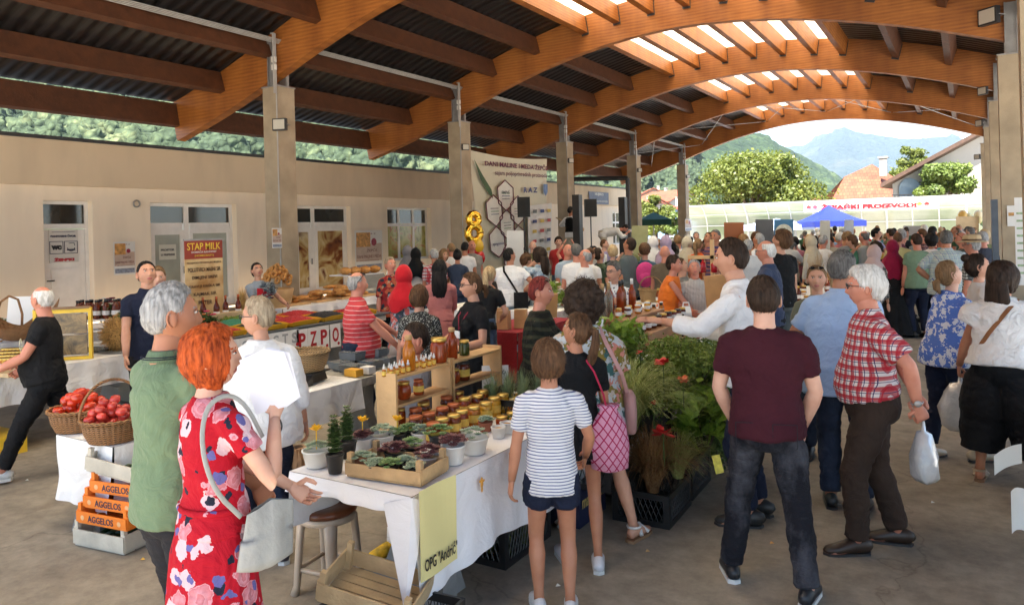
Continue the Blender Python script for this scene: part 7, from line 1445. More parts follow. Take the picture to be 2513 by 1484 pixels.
# cane trug with tall handle, flowers, easel sign behind
p=G(*Z6(200,760),.93); e=empty('cane_trug',(p.x,p.y,.93),PHI+.1,'boat shaped brown cane trug with tall arched handle on the back table','basket')
mb=MB(); mb.grid(lambda u,v:((u-.5)*.80,(v-.5)*.34*(1-.25*abs(u-.5)*2),.02+.30*abs((u-.5)*2)**2.2+.14*abs((v-.5)*2)**2),24,12); mb.grid(lambda u,v:((u-.5)*.80,(v-.5)*.34*(1-.25*abs(u-.5)*2),.005+.30*abs((u-.5)*2)**2.2+.14*abs((v-.5)*2)**2),24,12,flip=True); mb.build('body',WK,e,smooth=True)
mb=MB(); mb.tube([(-.17,0,.06),(-.20,0,.28),(-.15,0,.44),(-.06,0,.50),(.03,0,.46),(.07,0,.3),(.06,0,.12)],.013,8); mb.build('handle',WK,e,smooth=True)
def bouquet(loc,w,h,label,seed,cols,pot=None,n=26,leafm=None,dens=1400,group=None):
 e=leafy('flower_bouquet',loc,w,w*.8,h,dens,.028,leafm or DGR,label,seed,.35,'flowers',group,zlow=.3); rg=random.Random(seed)
 for c in range(n):
  a=rg.random()*6.28; q=math.sqrt(rg.random())*w*.48; z=h*(.45+.5*rg.random()*(1-(q/w)**2)); mb=MB(); r=.018+.016*rg.random()
  for k in range(7): t=k*2*PI/7; d=Vector((math.cos(t),math.sin(t),.4)); mb.ell(Vector((q*math.cos(a),q*math.sin(a),z))+d*r*.7,(r*.55,r*.55,r*.35),6,4)
  mb.build('flower',cols[c%len(cols)],e,smooth=True)
 if pot: mb=MB(); mb.lathe([(w*.18,-.02),(w*.22,h*.35),(w*.2,h*.36),(.001,h*.1)],18,cap=False); mb.build('vase',pot,e,smooth=True)
 return e
bouquet(G(*Z6(40,790),.80),.34,.34,'white flowers with green leaves in a white pot at the left frame edge',1,[WHP],WPOT)
bouquet(G(*Z6(1400,600),.93),.46,.42,'bouquet of white and dark red flowers in front of the man in the navy polo',2,[WHP,WHP,mat('burgundy_petals',(.12,.008,.02),.6,.1,9)],WPOT,34)
p=G(*Z6(330,700),.93); sign('easel_sign','white easel board behind the man in the black tee','sign',frame((p.x-.1,p.y,1.16),(math.cos(PHI),math.sin(PHI),0),(-.1,.15,1)),.34,.46,WB)
# black bottles on a white riser
p=G(*Z6(1230,640),.92); e=empty('white_riser',(p.x,p.y,.93),PHI+.1,'white wooden riser box under the black bottles','stand'); mb=MB()
for s in ((0,.0,.012),(0,0,.14)): mb.box(s,(.50,.24,.016))
for s in (-1,1): mb.box((s*.242,0,.076),(.016,.24,.112))
mb.build('box',WB,e)
for i in range(10):
 q=Vector((-.21+.105*(i%5),-.05+.10*(i//5),.15)); q=Matrix.Rotation(PHI+.1,3,'Z')@q; jar('bottle',Vector((p.x,p.y,.93))+q,'dark',BLID,LABW,'%s black bottle with a white tag on the white riser'%ordn(i),'black bottles on the white riser',1.15)
for i in range(9):
 q=G(*Z6(1180+ (i%5)*42,900-30*(i//5)),TZ); jar('low',Vector((q.x-.05,q.y,TZ+.006)),'clear',WLID,None,'%s clear glass beside the hive frame'%ordn(i),'clear glasses beside the hive frame',1.6,cat='glass')
# straw bouquet basket
p=G(*Z6(1560,880),TZ); e=empty('straw_basket',(p.x-.05,p.y,TZ+.006),0,'round basket of golden straw with green sprig in front of the man in green','basket'); rgn=np.random.RandomState(8); V=[];F=[]
for i in range(2200):
 d=rgn.normal(size=3); d/=np.linalg.norm(d); c_=d*np.array([.19,.19,.18])+np.array([0,0,.19]); t=rgn.normal(size=3); t/=np.linalg.norm(t); u=np.cross(t,d); u/=np.linalg.norm(u)+1e-6; l=.05; k0=len(V); V+=[c_-t*l-u*.0025,c_-t*l+u*.0025,c_+t*l+u*.0025+d*.02,c_+t*l-u*.0025+d*.02]; F.append((k0,k0+1,k0+2,k0+3))
STRAW=mat('golden_straw',(.52,.31,.10),.7,.3,30); npmesh('straw',V,F,STRAW,e); mb=MB(); mb.ell((0,0,.19),(.17,.17,.17),16,10); mb.build('core',mat('dark_straw_core',(.2,.11,.04),.9,.3,30),e)
V,F=leafcloud([(0,0,.38)],[(.09,.07,.05)],160,.03,rgn,.1); npmesh('sprig',V,F,DGR,e)
mb=MB(); mb.lathe([(.2,0),(.25,.012),(.24,.02),(.001,.012)],28,cap=False); mb.build('plate',STEEL,e)
# under-table clutter at far left
plastic_crate((-8.2,2.9,0),0,.6,.4,.26,'black plastic crate with a clear bag under the far left table'); mb=MB(); mb.box((0,0,.09),(.6,.4,.18)); o=mb.build('storage_box',YF); o.location=(-8.05,3.4,0); tag(o,'yellow box on the floor under the far left table','box')
# tomato table
TT=.64; concrete_table(-5.48,-4.86,2.80,3.34,'small concrete table under the tomato baskets',z=TT)
tablecloth(-5.52,-4.82,2.76,3.36,(.38,.4,.42,.1),'white cloth with frayed fringe under the tomato baskets',TCL2,z=TT,seed=12,wav=.03)
Z1=Z(0,900,2.425)
TOM=mat('ripe_tomato_skin',(.62,.045,.012),.22,.3,7,Specular_IOR_Level=.6); TOM2=mat('pinkish_tomato_skin',(.56,.05,.035),.22,.3,7,Specular_IOR_Level=.6)
q1=P(*Z1(462,440),3.05); q2=P(*Z1(690,490),2.92); TZ2=TT+.006
b1=Vector((G(*Z1(465,435),TT).x,G(*Z1(465,435),TT).y,TZ2)); b2=Vector((G(*Z1(690,485),TT).x,G(*Z1(690,485),TT).y,TZ2))
dd_=b2-b1; L_=dd_.length; 
if L_<.30: b2=b1+dd_.normalized()*.31
b1=b1+Vector((-.05,.05,0))
basket(b1,.20,.15,WK,'left brown wicker basket full of tomatoes',open_=1.3); basket(b2+Vector((.0,.0,0)),.20,.15,WK,'right brown wicker basket of tomatoes with a tall arched handle',handle=.26,hdir=PHI+.6,open_=1.3)
pile(27,b1,.15,TZ2+.12,.040,TOM,'tomato','ripe red tomato in the left wicker basket','tomato','tomatoes in the left basket',.82,.7,5,stem=1,nz=.12)
pile(27,b2,.15,TZ2+.12,.040,TOM2,'tomato','pinkish red tomato in the right wicker basket with the handle','tomato','tomatoes in the right basket',.82,.7,9,stem=1,nz=.12)
# crate stack
f=G(*Z1(735,1195),0); l_=G(*Z1(430,1130),0); axc=(l_-f); rz=math.atan2(-axc.y,-axc.x); Wc=.40; base=(f+l_)/2+Vector((-math.sin(rz),math.cos(rz),0))*.25
cz=0; wood_crate('wooden_crate',(base.x,base.y,0),rz,axc.length,.46,.12,WHW,'whitewashed wooden crate at the bottom of the crate stack',group='crates stacked on the floor by the tomato table')
ORD3=('lowest','middle','topmost')
for i in range(3):
 z=.155+.097*i; dx=(.00,.03,.06)[i]; c_=wood_crate('printed_crate',(base.x+.04*math.cos(rz)+dx,base.y+.03*i,z),rz+.02*i,axc.length*.98,.46,.085,ORG,'%s of the three orange AGGELOS crates in the stack'%ORD3[i],group='crates stacked on the floor by the tomato table')
 curvemesh('lettering','AGGELOS',.06,NV,c_,frame((0,-.2365,.047),(1,0,0),(0,0,1)),.0006,.0008,width=axc.length*.5,height=.042); curvemesh('lettering','AGGELOS',.06,NV,c_,frame((axc.length*.49+.007,0,.047),(0,1,0),(0,0,1)),.0006,.0008,width=.26,height=.038)
 q=MB()
 for s in (-1,1): q.ell((s*axc.length*.36,-.236,.047),(.017,.002,.017),10,6)
 q.build('fruit_picture',mat('pale_orange_print',(.75,.42,.2),.6,.1),c_)
wood_crate('wooden_crate',(base.x+.05,base.y+.05,.455),rz+.06,axc.length*1.0,.44,.11,WHW,'tilted whitewashed crate with cucumbers on top of the stack',group='crates stacked on the floor by the tomato table',tilt=(-.0,.12))
for i in range(7):
 for z,nm in ((.49,'top'),(.04,'bottom')):
  mb=MB(); x=base.x-.12+.04*i; y=base.y-.1+.05*(i%4); mb.tube([(x,y-.07,z),(x+.01,y,z+.012),(x+.02,y+.07,z)],[.012,.02,.012],8); tag(mb.build('cucumber',mat('dark_green_cucumber',(.02,.05,.012),.35,.3,10),smooth=True),'dark green cucumber lying in the %s crate of the stack'%nm,'cucumber',group='cucumbers in the %s crate'%nm)
# ---------------------------------------------------------------- berry table with PZPO banner
Z5=Z(460,700,4.948)
BZ=.86; BX0,BX1,BY0,BY1=-8.05,-7.05,4.75,8.1
concrete_table(BX0,BX1,4.9,8.0,'long market table carrying the trays of berries',z=BZ)
mb=MB(); mb.box(((BX0+BX1)/2,(BY0+BY1)/2,BZ+.012),(1.02,3.35,.02)); tag(mb.build('plastic_board',mat('grey_tray_board',(.10,.11,.12),.5,.2)),'grey plastic boards laid on the berry table','board')
def pos5(x,y,z): return G(*Z5(x,y),z)
YT=mat('yellow_plastic_tray',(.82,.42,.02),.4,.06); RB=mat('raspberry_heap',(.42,.012,.02),.45,.5,90,.9,110); BB=mat('blueberry_heap',(.008,.008,.014),.5,.5,90,.9,110); GB=mat('green_net',(.03,.2,.12),.6,.3,60,.8,90)
TR=[(-7.32,4.98,'r'),(-7.32,5.42,'r'),(-7.32,6.02,'b'),(-7.32,6.55,'r'),(-7.32,7.10,'b'),(-7.32,7.62,'r'),(-7.80,5.0,'g'),(-7.80,5.5,'b'),(-7.80,6.0,'g'),(-7.80,6.5,'r'),(-7.80,7.05,'r')]
for i,(x,y,k) in enumerate(TR):
 e=empty('berry_tray',(x,y,BZ+.024),.0,'%s yellow tray of %s in the %s row of the berry table'%(ordn(i if i<6 else i-6),{'r':'raspberries','b':'blackberries','g':'green netted berries'}[k],'front' if i<6 else 'back'),'tray','yellow trays of berries'); w,l,h=.44,.48,.05
 for s in (0,1,2,3):
  mb=MB(); M=Matrix.Rotation(s*PI/2,3,'Z'); a=(w,l)[s%2]; b2_=(l,w)[s%2]; zc=.06 if s%2==0 else .045
  vs=[M@Vector(p) for p in ((-a/2,-b2_/2+.03,0),(a/2,-b2_/2+.03,0),(a/2+.01,-b2_/2,h),(-a/2-.01,-b2_/2,h),(-.1,-b2_/2-.003,h+.015),(.1,-b2_/2-.003,h+.015))]; mb.add(vs,[(0,1,2,3),(3,2,5,4)]); mb.add([v+M@Vector((0,-.012,.002)) for v in vs],[(3,2,1,0),(4,5,2,3)]); mb.build('side',YT,e)
 q=MB(); q.grid(lambda u,v:((u-.5)*w*.93,(v-.5)*l*.93,h*.9+.06*(math.sin(PI*u)*math.sin(PI*v))**.6+.012*noise.noise(Vector((u*22,v*22,i)))),26,26); q.build('berries',{'r':RB,'b':BB,'g':GB}[k],e,smooth=True)
# paper letters
TX1b=BX1+.03
def letter(c,yc,zc,w,h,mt,i,out=False):
 s=sign('letter_sheet',None,None,frame((TX1b+.02,yc,zc),(0,1,0),(0,0,1)),w,h,WB,.004,LB); q=MB(); q.ell((w*.28,-h*.36,.004),(.022,.022,.003),8,6); q.build('raspberry_picture',REDL,s)
 if c: curvemesh('lettering',c,.2,mt,s,Matrix.Translation((0,.01,.004)),.001,.006,width=w*.62,height=h*.62)
zc=BZ-.12
LB=empty('letter_banner',(0,0,0),0,'row of white sheets spelling PZPO with raspberries along the berry table front','banner')
ys=[onX(*Z5(x,700),TX1b).y for x in (1445,1585,1715,1860)]; 
for i,(c,y) in enumerate(zip('PZPO',ys)): letter(c,y,zc-.035,(ys[1]-ys[0])*.97,.30,REDL,i)
GOUT=mat('grey_outline_print',(.35,.36,.36),.6,0)
dy=(ys[1]-ys[0])*.80
for i,c in enumerate(reversed('BERRIES PROJECTS')): letter(c if c!=' ' else '',ys[0]-(ys[1]-ys[0])*.98-dy*.98*i+.06,zc+.02,dy*.96,.21,GOUT,i+5) if i<9 else None
# flower/cheese decorations behind the trays
e=empty('wooden_box_planter',(-8.35,6.35,BZ),1.5,'pale wooden planter box holding red bottles and orange flowers behind the berries','box'); mb=MB(); mb.box((0,0,.08),(.7,.22,.16)); mb.build('box',PLY,e)
for i in range(6): jar('wine',Vector((-8.42+.04*(i%2),5.7+.17*i,BZ+.06)),'dark',REDLID,LABW,'%s red wine bottle in the box in front of the roll up banner'%ordn(i),'red wine bottles by the roll up banner',1.05)
bouquet(Vector((-8.2,5.85,BZ)),.32,.24,'pink and orange flowers beside the red bottles',5,[mat('orange_petals',(.75,.16,.02),.6,.1,20),mat('pink_petals',(.6,.06,.12),.6,.1,20)],None,22)
bouquet(Vector((-8.15,6.2,BZ-.02)),.5,.16,'trailing ivy leaves over the white boxes behind the berries',6,[BRT],None,2,BRT,500)
leafy('trailing_ivy',Vector((-8.1,6.5,BZ-.03)),.9,.3,.16,420,.035,BRT,'trailing green ivy along the back edge of the berry table',7)
grasst(Vector((-8.55,6.75,BZ+.05)),.16,.42,260,STRAW,'bunch of dry wheat ears in front of the roll up banner',5,.004,'dried wheat',.5,name='wheat_bunch')
bouquet(Vector((-8.6,7.15,BZ+.05)),.28,.42,'grey green lavender bunch with dark red flowers in a cream vase',8,[mat('burgundy_petals',(.12,.008,.02),.6,.1,9)],WPOT,8,m_leaf('grey_lavender',(.10,.12,.13),(.25,.28,.30),0,9),1500)
# ring bread barrel
p=G(605,770,.95); p=Vector((-9.05,7.75,.9)); e=empty('bread_display',p,0,'tilted wooden barrel piled with round printed bread rings','bread display'); mb=MB(); mb.lathe([(.17,0),(.24,.10),(.28,.30),(.27,.31),(.2,.2)],24,cap=False); mb.build('barrel',WOODS,e,smooth=True)
BRD=mat('baked_bread_crust',(.52,.24,.06),.5,.35,14,.3,30); 
for i in range(22):
 a=i*2.4; q_=math.sqrt(i/22)*.24; mb=MB(); c_=Vector((q_*math.cos(a)+.05,q_*math.sin(a)*.8,.36+.28*(1-(q_/.26)**2))); mb.tube([c_+Vector((.042*math.cos(t),.03*math.sin(t)*.5,.042*math.sin(t))) for t in np.linspace(0,2*PI,11)],.02,7); mb.build('bread_ring',BRD,e,smooth=True)
# bread counter
concrete_table(-9.55,-8.75,7.6,9.9,'table with a white cloth and bread boards by the first column',z=.92)
tablecloth(-9.57,-8.72,7.6,9.9,(.1,.12,.1,.1),'short white cloth over the bread table',z=.92,seed=15)
rg=random.Random(11)
for bi,(y0,n,lb) in enumerate(((8.0,9,'left board'),(8.55,12,'middle board'),(9.1,16,'right board'),(9.55,12,'far board'))):
 mb=MB(); mb.box((0,0,.015),(.55,.42,.03)); o=mb.build('bread_board',WOODS); o.location=(-9.15,y0+.1,.93); tag(o,'wooden bread board, the %s of the bread table'%lb,'board',group='bread boards')
 for i in range(n):
  mb=MB(); mb.ell((0,0,0),(.10+.03*rg.random(),.075,.035),14,8,nz=.25,seed=i); o=mb.build('flat_bread',BRD,smooth=True); o.location=(-9.15+rg.uniform(-.18,.18),y0+.1+rg.uniform(-.14,.14),.985+.045*(i//4)); o.rotation_euler=(rg.uniform(-.15,.15),rg.uniform(-.15,.15),rg.random()*3); tag(o,'golden flat bread piled on the %s of the bread table'%lb,'bread',group='flat breads on the '+lb)
# slanted glass case with loaves + wine bottles behind
e=empty('display_case',(-9.6,10.3,0),0,'slanted glass bakery case with big loaves on top beside the first column','display case'); mb=MB(); mb.box((0,0,.45),(.8,.9,.9)); mb.build('cabinet',STEEL,e); mb=MB(); V=[(.4,-.45,.9),(.4,.45,.9),(.1,.45,1.25),(.1,-.45,1.25)]; mb.add(V,[(0,1,2,3)]); mb.add([(x-.01,y,z-.012) for x,y,z in V],[(3,2,1,0)]); mb.build('glass',CLR,e); mb=MB(); mb.box((-.15,0,1.26),(.5,.95,.02)); mb.build('top_shelf',WB,e)
for i in range(6):
 mb=MB(); mb.ell((0,0,0),(.13,.09,.07),14,8,nz=.15,seed=i); o=mb.build('bread_loaf',BRD,smooth=True); o.location=(-9.72+.12*(i%2),9.95+.13*i,1.34); tag(o,'%s big crusty loaf on top of the glass case'%ordn(i),'bread',group='loaves on the glass case')
# roll up banner STAP MILK
def rollup(a,b_,z0,z1,title,lines,colT,colB,label,tc,bc):
 ax=b_-a; w=ax.length; e=empty('roll_up_banner',(a+b_)/2*1.,math.atan2(ax.y,ax.x),label,'banner'); h=z1-z0; e.location.z=z0
 mb=MB(); mb.box((0,0,h*.39),(w,.012,h*.78)); mb.build('lower_panel',colB,e); mb=MB(); mb.box((0,0,h*.89),(w,.012,h*.22)); mb.build('upper_panel',colT,e); mb=MB(); mb.box((0,0,h+.012),(w+.02,.03,.025)); mb.build('top_rail',STEEL,e); mb=MB(); mb.box((0,0,-.03),(w+.04,.14,.06)); mb.build('base',STEEL,e)
 for t,zz,wd,hh,mt in title+lines: curvemesh('lettering',t,.1,mt,e,frame((0,-.011,h*zz),(1,0,0),(0,0,1)),.0008,.001,width=w*wd,height=hh*h)
 return e
YEW=mat('yellow_lettering',(.80,.55,.05),.5,0); WHL=mat('white_lettering',(.75,.74,.72),.5,0); BRL=mat('dark_brown_lettering',(.06,.02,.012),.6,0)
def m_parch():
 m,n,b=nodes('golden_parchment_print'); v=coords(n); t=nd(n,'ShaderNodeTexNoise',Scale=2.5,Detail=6); L(n,v,t.inputs['Vector']); r=nd(n,'ShaderNodeValToRGB'); el=r.color_ramp.elements; el[0].position=.35; el[0].color=(.42,.20,.05,1); el[1].position=.6; el[1].color=(.72,.52,.26,1); L(n,t.outputs[0],r.inputs[0]); L(n,r.outputs[0],b.inputs['Base Color']); return m
a=onX(455,742,-10.2); b_=onX(552,742,-10.2)
a=P(462,600,1); 
def pt_on_plane(px,py,X): return onX(px,py,X)
RX=-9.9; aL=onX(452,600,RX); aR=onX(545,600,RX); zt_=onX(498,590,RX).z
rollup(Vector((RX,aL.y,0)),Vector((RX,aR.y,0)),.72,zt_,[('STAP MILK',.93,.88,.085,YEW),('DOMAĆA RADINOST',.865,.66,.03,WHL),('(HOMECRAFT)',.815,.5,.03,YEW)],[('PROIZVODI OD KRAVLJEG MLIJEKA',.73,.9,.028,BRL),('POLUTVRDI MASNI SIR',.65,.86,.05,BRL),('DIMLJENI SIREVI',.55,.66,.05,BRL),('KRAVLJI KRIŠKA SIR',.45,.82,.05,BRL),('KAJMAK SIR',.35,.6,.05,BRL),('PUTER',.25,.36,.05,BRL)],mat('brick_red_print',(.30,.035,.015),.5,.15,3),m_parch(),'tall roll up banner reading STAP MILK in yellow on red and gold',None,None)
# posters on wall and columns
def m_poster(name,seed):
 return pat(name,'print',[(.50,.38,.30),(.62,.35,.12),(.36,.10,.10),(.62,.58,.55),(.25,.3,.45)],9.,w=.42,rot=(seed,seed*2,0))
PM=m_poster('fair_poster',.6)
def poster(p0,p1,X,label,txt=True,mt=None):
 a=onX(p0[0],p0[1],X); b_=onX(p1[0],p1[1],X); w=abs(b_.y-a.y); h=abs(a.z-b_.z); c_=(a+b_)/2
 o=sign('fair_poster',label,'poster',frame((X,c_.y,c_.z),(0,1,0),(0,0,1)),w,h,WB,.006)
 q=MB(); q.box((-w*.2,h*.28,.005),(w*.5,h*.34,.003)); q.build('honey_picture',mat('honey_photo_print',(.55,.28,.08),.5,.5,12),o)
 q=MB(); q.ell((w*.18,h*.22,.006),(w*.10,w*.10,.003),10,6); q.build('raspberry_picture',mat('raspberry_print',(.30,.02,.05),.5,.4,30),o); q=MB(); q.box((0,-h*.38,.005),(w*.9,h*.14,.003)); q.build('info_block',mat('blue_grey_print',(.25,.28,.36),.5,.4,20),o); q=MB(); q.box((0,-.02*h,.0045),(w*.94,h*.42,.002)); q.build('tint',mat('sand_print',(.52,.40,.33),.5,.12,6),o)
 if txt:
  for t,yy,ww,hh in (('R A Z',.42,.3,.035),('ŽEPČE',.03,.38,.08),('DANI MALINE I MEDA',-.12,.86,.07),('sajam poljoprivrednih proizvoda',-.22,.7,.03)): curvemesh('lettering',t,.1,mat('maroon_print',(.14,.02,.03),.5,0),o,Matrix.Translation((w*(.1 if yy>0 else 0),h*yy,.0075)),.0005,.0,width=w*ww,height=h*hh)
 return o
poster((278,594),(333,672),WX+.02,'fair poster on the cream wall between the WC door and the double door'); poster((870,566),(940,665),WX+.02,'fair poster on the cream wall between the two right windows')
poster((667,560),(692,608),XL+.225,'small fair poster taped to the first left column'); poster((1142,597),(1158,628),XL+.225,'small fair poster taped to the second left column',False)
poster((1681,538),(1697,566),XL+.225,'small paper poster taped to the fifth left column',False)
for k,(a_,b_,Y_,lb) in enumerate((((1318+1150,518),(2490,555),14.,'fair poster on the panel of the right column'),)):
 p0=onY(2471,505,15.88); p1=onY(2492,555,15.88); w=(p1.x-p0.x); o=sign('fair_poster',lb,'poster',frame(((p0.x+p1.x)/2,15.86,(p0.z+p1.z)/2),(1,0,0),(0,0,1)),w,p0.z-p1.z,WB); q=MB(); q.box((0,w*.25,.005),(w*.7,w*.5,.003)); q.build('picture',mat('honey_photo_print',(.55,.28,.08),.5,.5,12),o)
p0=onY(2497,485,12.9); p1=onY(2530,700,12.9); o=sign('programme_board','tall green and white programme board at the right frame edge','sign',frame(((p0.x+p1.x)/2,12.9,(p0.z+p1.z)/2),(1,0,0),(0,0,1)),(p1.x-p0.x)*1.6,p0.z-p1.z,WB)
for i in range(9):
 q=MB(); q.box((0,(p0.z-p1.z)*(.32-.085*i),.005),((p1.x-p0.x)*1.3,.03,.003)); q.build('text_block',mat('green_print',(.30,.42,.25),.5,.3,30),o)
# ---------------------------------------------------------------- honey display stall right of centre
HX0,HX1,HY0,HY1=-3.25,-2.45,5.9,9.6
concrete_table(HX0+.02,HX1-.02,HY0,HY1-.1,'market table of the honey and spirits display behind the plants'); tablecloth(HX0,HX1,HY0,HY1,(.3,.4,.2,.2),'cream white cloth on the honey and spirits display table',TCL,seed=21)
Z4=Z(1500,680,6.183)
e=empty('stepped_display',(-2.86,7.1,TZ+.005),0,'brown wooden stepped display stand carrying bottles and honey jars','display stand'); BW=mat('brown_display_wood',(.33,.15,.06),.5,.2,5)
for (x,y,z,sx,sy,sz,nm) in ((-.12,-.1,.17,.36,.9,.34,'upper_box'),(-.12,-.1,.355,.46,1.05,.022,'top_shelf'),(.13,.25,.10,.20,1.2,.2,'lower_step'),(.14,.25,.212,.28,1.3,.02,'step_shelf')):
 mb=MB(); mb.box((x,y,z),(sx,sy,sz)); mb.build(nm,BW,e)
T1=TZ+.005+.367; T2=TZ+.005+.223
def row(n,x,y0,y1,z,kd,hs,lids,lab,lb,grp,s=1.,jit=.0):
 for i in range(n):
  y=y0+(y1-y0)*i/max(1,n-1); jar(kd,Vector((x+jit*(1 if i%2 else -1),y,z)),hs[i%len(hs)],lids[i%len(lids)],lab,'%s %s'%(ordn(i),lb),grp,s)
row(9,-2.70,6.75,7.95,T2,'jar',['dark','brown','dark'],[GOLD,BLID],LABW,'labelled honey jar on the lower step of the display stand','labelled jars on the lower step',1.05)
row(6,-3.08,6.6,7.4,T1,'wine',['red','brown','red'],[BLID,BLID,WLID],None,'amber spirit bottle in the back row on top of the brown display stand','spirit bottles on top of the display stand',1.05,.02)
row(2,-2.98,6.48,6.62,T1,'wine',['clear'],[CORK],None,'clear glass bottle with cork at the near end of the display top','clear bottles on the display top',1.1)
row(7,-2.86,6.62,7.4,T1,'jar',['amber','dark','gold'],[GOLD,WLID],LABW,'small jar in the front row on top of the display stand','small jars on top of the display stand',.85,.02)
row(5,-2.9,7.45,7.9,T2+.0,'bottle',['brown','amber'],[WLID,BLID],LABW,'small bottle at the far end of the lower step','small bottles at the far end of the step',.9,.02)
row(10,-2.52,6.1,8.9,TZ+.006,'low',['brown','gold','red','amber'],[GOLD,WLID],None,'low honey jar along the aisle edge of the display table','low jars along the aisle edge',1.2,.03)
row(8,-2.62,7.9,9.3,TZ+.006,'low',['gold','amber','brown'],[GOLD],LABW,'low golden jar on the far half of the display table','low jars on the far half of the table',1.3,.04)
row(5,-3.05,5.98,6.35,TZ+.006,'jar',['red','dark'],[GOLD,BLID],LABW,'big dark red honey jar at the near left corner of the display table','big jars at the near corner of the table',1.6,.05)
for i,(x,y,z,c) in enumerate(((-2.95,8.25,0,'orange_card'),(-2.95,8.25,.13,'orange_card'),(-2.80,8.6,0,'orange_card'),(-3.0,8.8,0,'orange_card'))):
 mb=MB(); mb.box((0,0,.06),(.16,.22,.12)); o=mb.build('wax_block',mat('amber_wax_block',(.62,.27,.03),.4,.15,10)); o.location=(x,y,TZ+.006+z); tag(o,'%s orange amber wax block stacked beyond the display stand'%ordn(i),'wax block',group='orange wax blocks')
for i,(x,y) in enumerate(((-2.72,8.15),(-3.02,7.98))):
 e=empty('milk_carton',(x,y,TZ+.006),.4,('nearer' if i==0 else 'farther')+' tall white handled carton on the display table','carton',group='white handled cartons'); mb=MB(); mb.box((0,0,.13),(.11,.11,.26)); mb.add([(-.055,-.055,.26),(.055,-.055,.26),(.055,.055,.26),(-.055,.055,.26),(-.045,0,.33),(.045,0,.33)],[(0,1,5,4),(2,3,4,5),(1,2,5),(3,0,4)]); mb.build('carton',WB,e); q=MB(); q.tube([(-.035,0,.33),(-.03,0,.37),(.03,0,.37),(.035,0,.33)],.008,6); q.build('handle',WB,e)
p=P(1560,720,7.4); e=empty('cardboard_box',(-3.5,7.6,0),.2,'navy printed fruit box stacked on crates behind the display','box'); mb=MB(); mb.box((0,0,1.18),(.36,.5,.16)); mb.build('upper_box',mat('navy_printed_box2',(.03,.05,.22),.5,.25,12),e); mb=MB(); mb.box((0,0,.95),(.42,.52,.28)); mb.build('lower_box',DPLAST,e); mb=MB(); mb.box((0,0,.4),(.4,.5,.8)); mb.build('carton_stack',mat('brown_carton',(.40,.24,.12),.8,.1),e)
# folded price sign, tall framed easel left of display
sign('framed_photo_board','leaning white board with a jar picture at the near end of the display','sign',frame((-3.0,6.28,TZ+.22),(.75,.66,0),(-.15,.2,1)),.24,.34,WB)
p=P(1335,765,5.6); sign('cutting_board','pale orange wooden board held upright behind the lavender','board',frame(P(1345,750,5.9),(math.cos(PHI),math.sin(PHI)+.3,0),(.35,0,1)),.15,.20,mat('orange_wood_board',(.60,.30,.11),.5,.15,6),.02)
# ---------------------------------------------------------------- bank of plants beside the aisle
Z3=Z(1250,700,1.828)
def gp(zx,zy,z=0): return G(*Z3(zx,zy),z)
for i,(x,y,h_) in enumerate(((-1.92,4.92,.22),(-1.95,5.5,.26),(-2.05,6.05,.30),(-2.05,6.6,.30),(-2.45,5.3,.55),(-2.42,5.9,.55),(-2.2,5.35,.62))):
 plastic_crate((x,y,0),.03,.40,.50,h_,'%s black plastic crate in the bank of plants by the aisle'%ordn(i),'crates under the bank of plants')
fp=gp(860,985,.28)
grasst((-1.92,4.92,.14),.36,.66,900,GRASSB,'bronze brown arching sedge in the front black crate by the aisle',2,.003)
grasst((-1.80,5.12,.2),.32,.46,420,GRASSG,'straw coloured wispy grass leaning over the front crate',3,.003)
grasst((-2.1,4.95,.55),.52,.72,800,GRASSG,'pale green arching grass beside the pink bag',4,.0035)
leafy('laurel_shrub',(-1.75,5.6,.30),.55,.5,.50,260,.085,BRT,'broad leaved bright green shrub behind the bronze sedge',5,.36,up=1.,blobs=8)
leafy('feathery_conifer',(-1.95,5.75,.5),.9,.8,.62,9000,.022,FER,'feathery green dwarf conifer in the middle of the bank of plants',6,.3,blobs=16)
leafy('feathery_conifer',(-2.25,5.45,.55),.7,.7,.62,6000,.022,FER,'feathery green conifer behind the pale arching grass',16,.3,blobs=14)
leafy('mixed_shrub',(-1.9,6.3,.4),.9,.8,.68,5200,.028,DGR,'dark leaved shrub at the back of the bank near the cloth',7,.4,blobs=14)
leafy('mixed_shrub',(-2.05,5.95,.72),.6,.6,.42,2600,.026,FER,'olive green low shrub with tiny flowers under the white cloth edge',17,.4,blobs=12)
leafy('bright_shrub',(-2.62,5.55,.62),.65,.55,.62,1500,.045,BRT,'bright lime green shrub right of the leaf print shirt',8,.45,blobs=12)
leafy('dark_shrub',(-1.62,6.0,.1),.45,.5,.75,2600,.03,DGR,'dark green shrub reaching into the aisle by the man in maroon',9,.4,blobs=10)
leafy('dark_shrub',(-2.3,5.1,.25),.55,.5,.6,2600,.03,DGR,'dark low foliage under the pale arching grass',19,.4,blobs=10)
def flowerhead(p,r,mt,label,petals=9,seed=0):
 e=empty('red_flower',p,0,label,'flower'); rg=random.Random(seed); mb=MB()
 for k in range(petals): a=rg.random()*6.28; d=Vector((math.cos(a),math.sin(a),rg.uniform(-.3,.8))).normalized(); t=Vector((-math.sin(a),math.cos(a),0)); mb.add([(0,0,0),d*r*.6+t*r*.35,d*r,d*r*.6-t*r*.35],[(0,1,2,3)])
 mb.build('petals',mt,e); q=MB(); q.tube([(0,0,0),(.0,.01,-.22)],.004,5); q.build('stem',DGR,e)
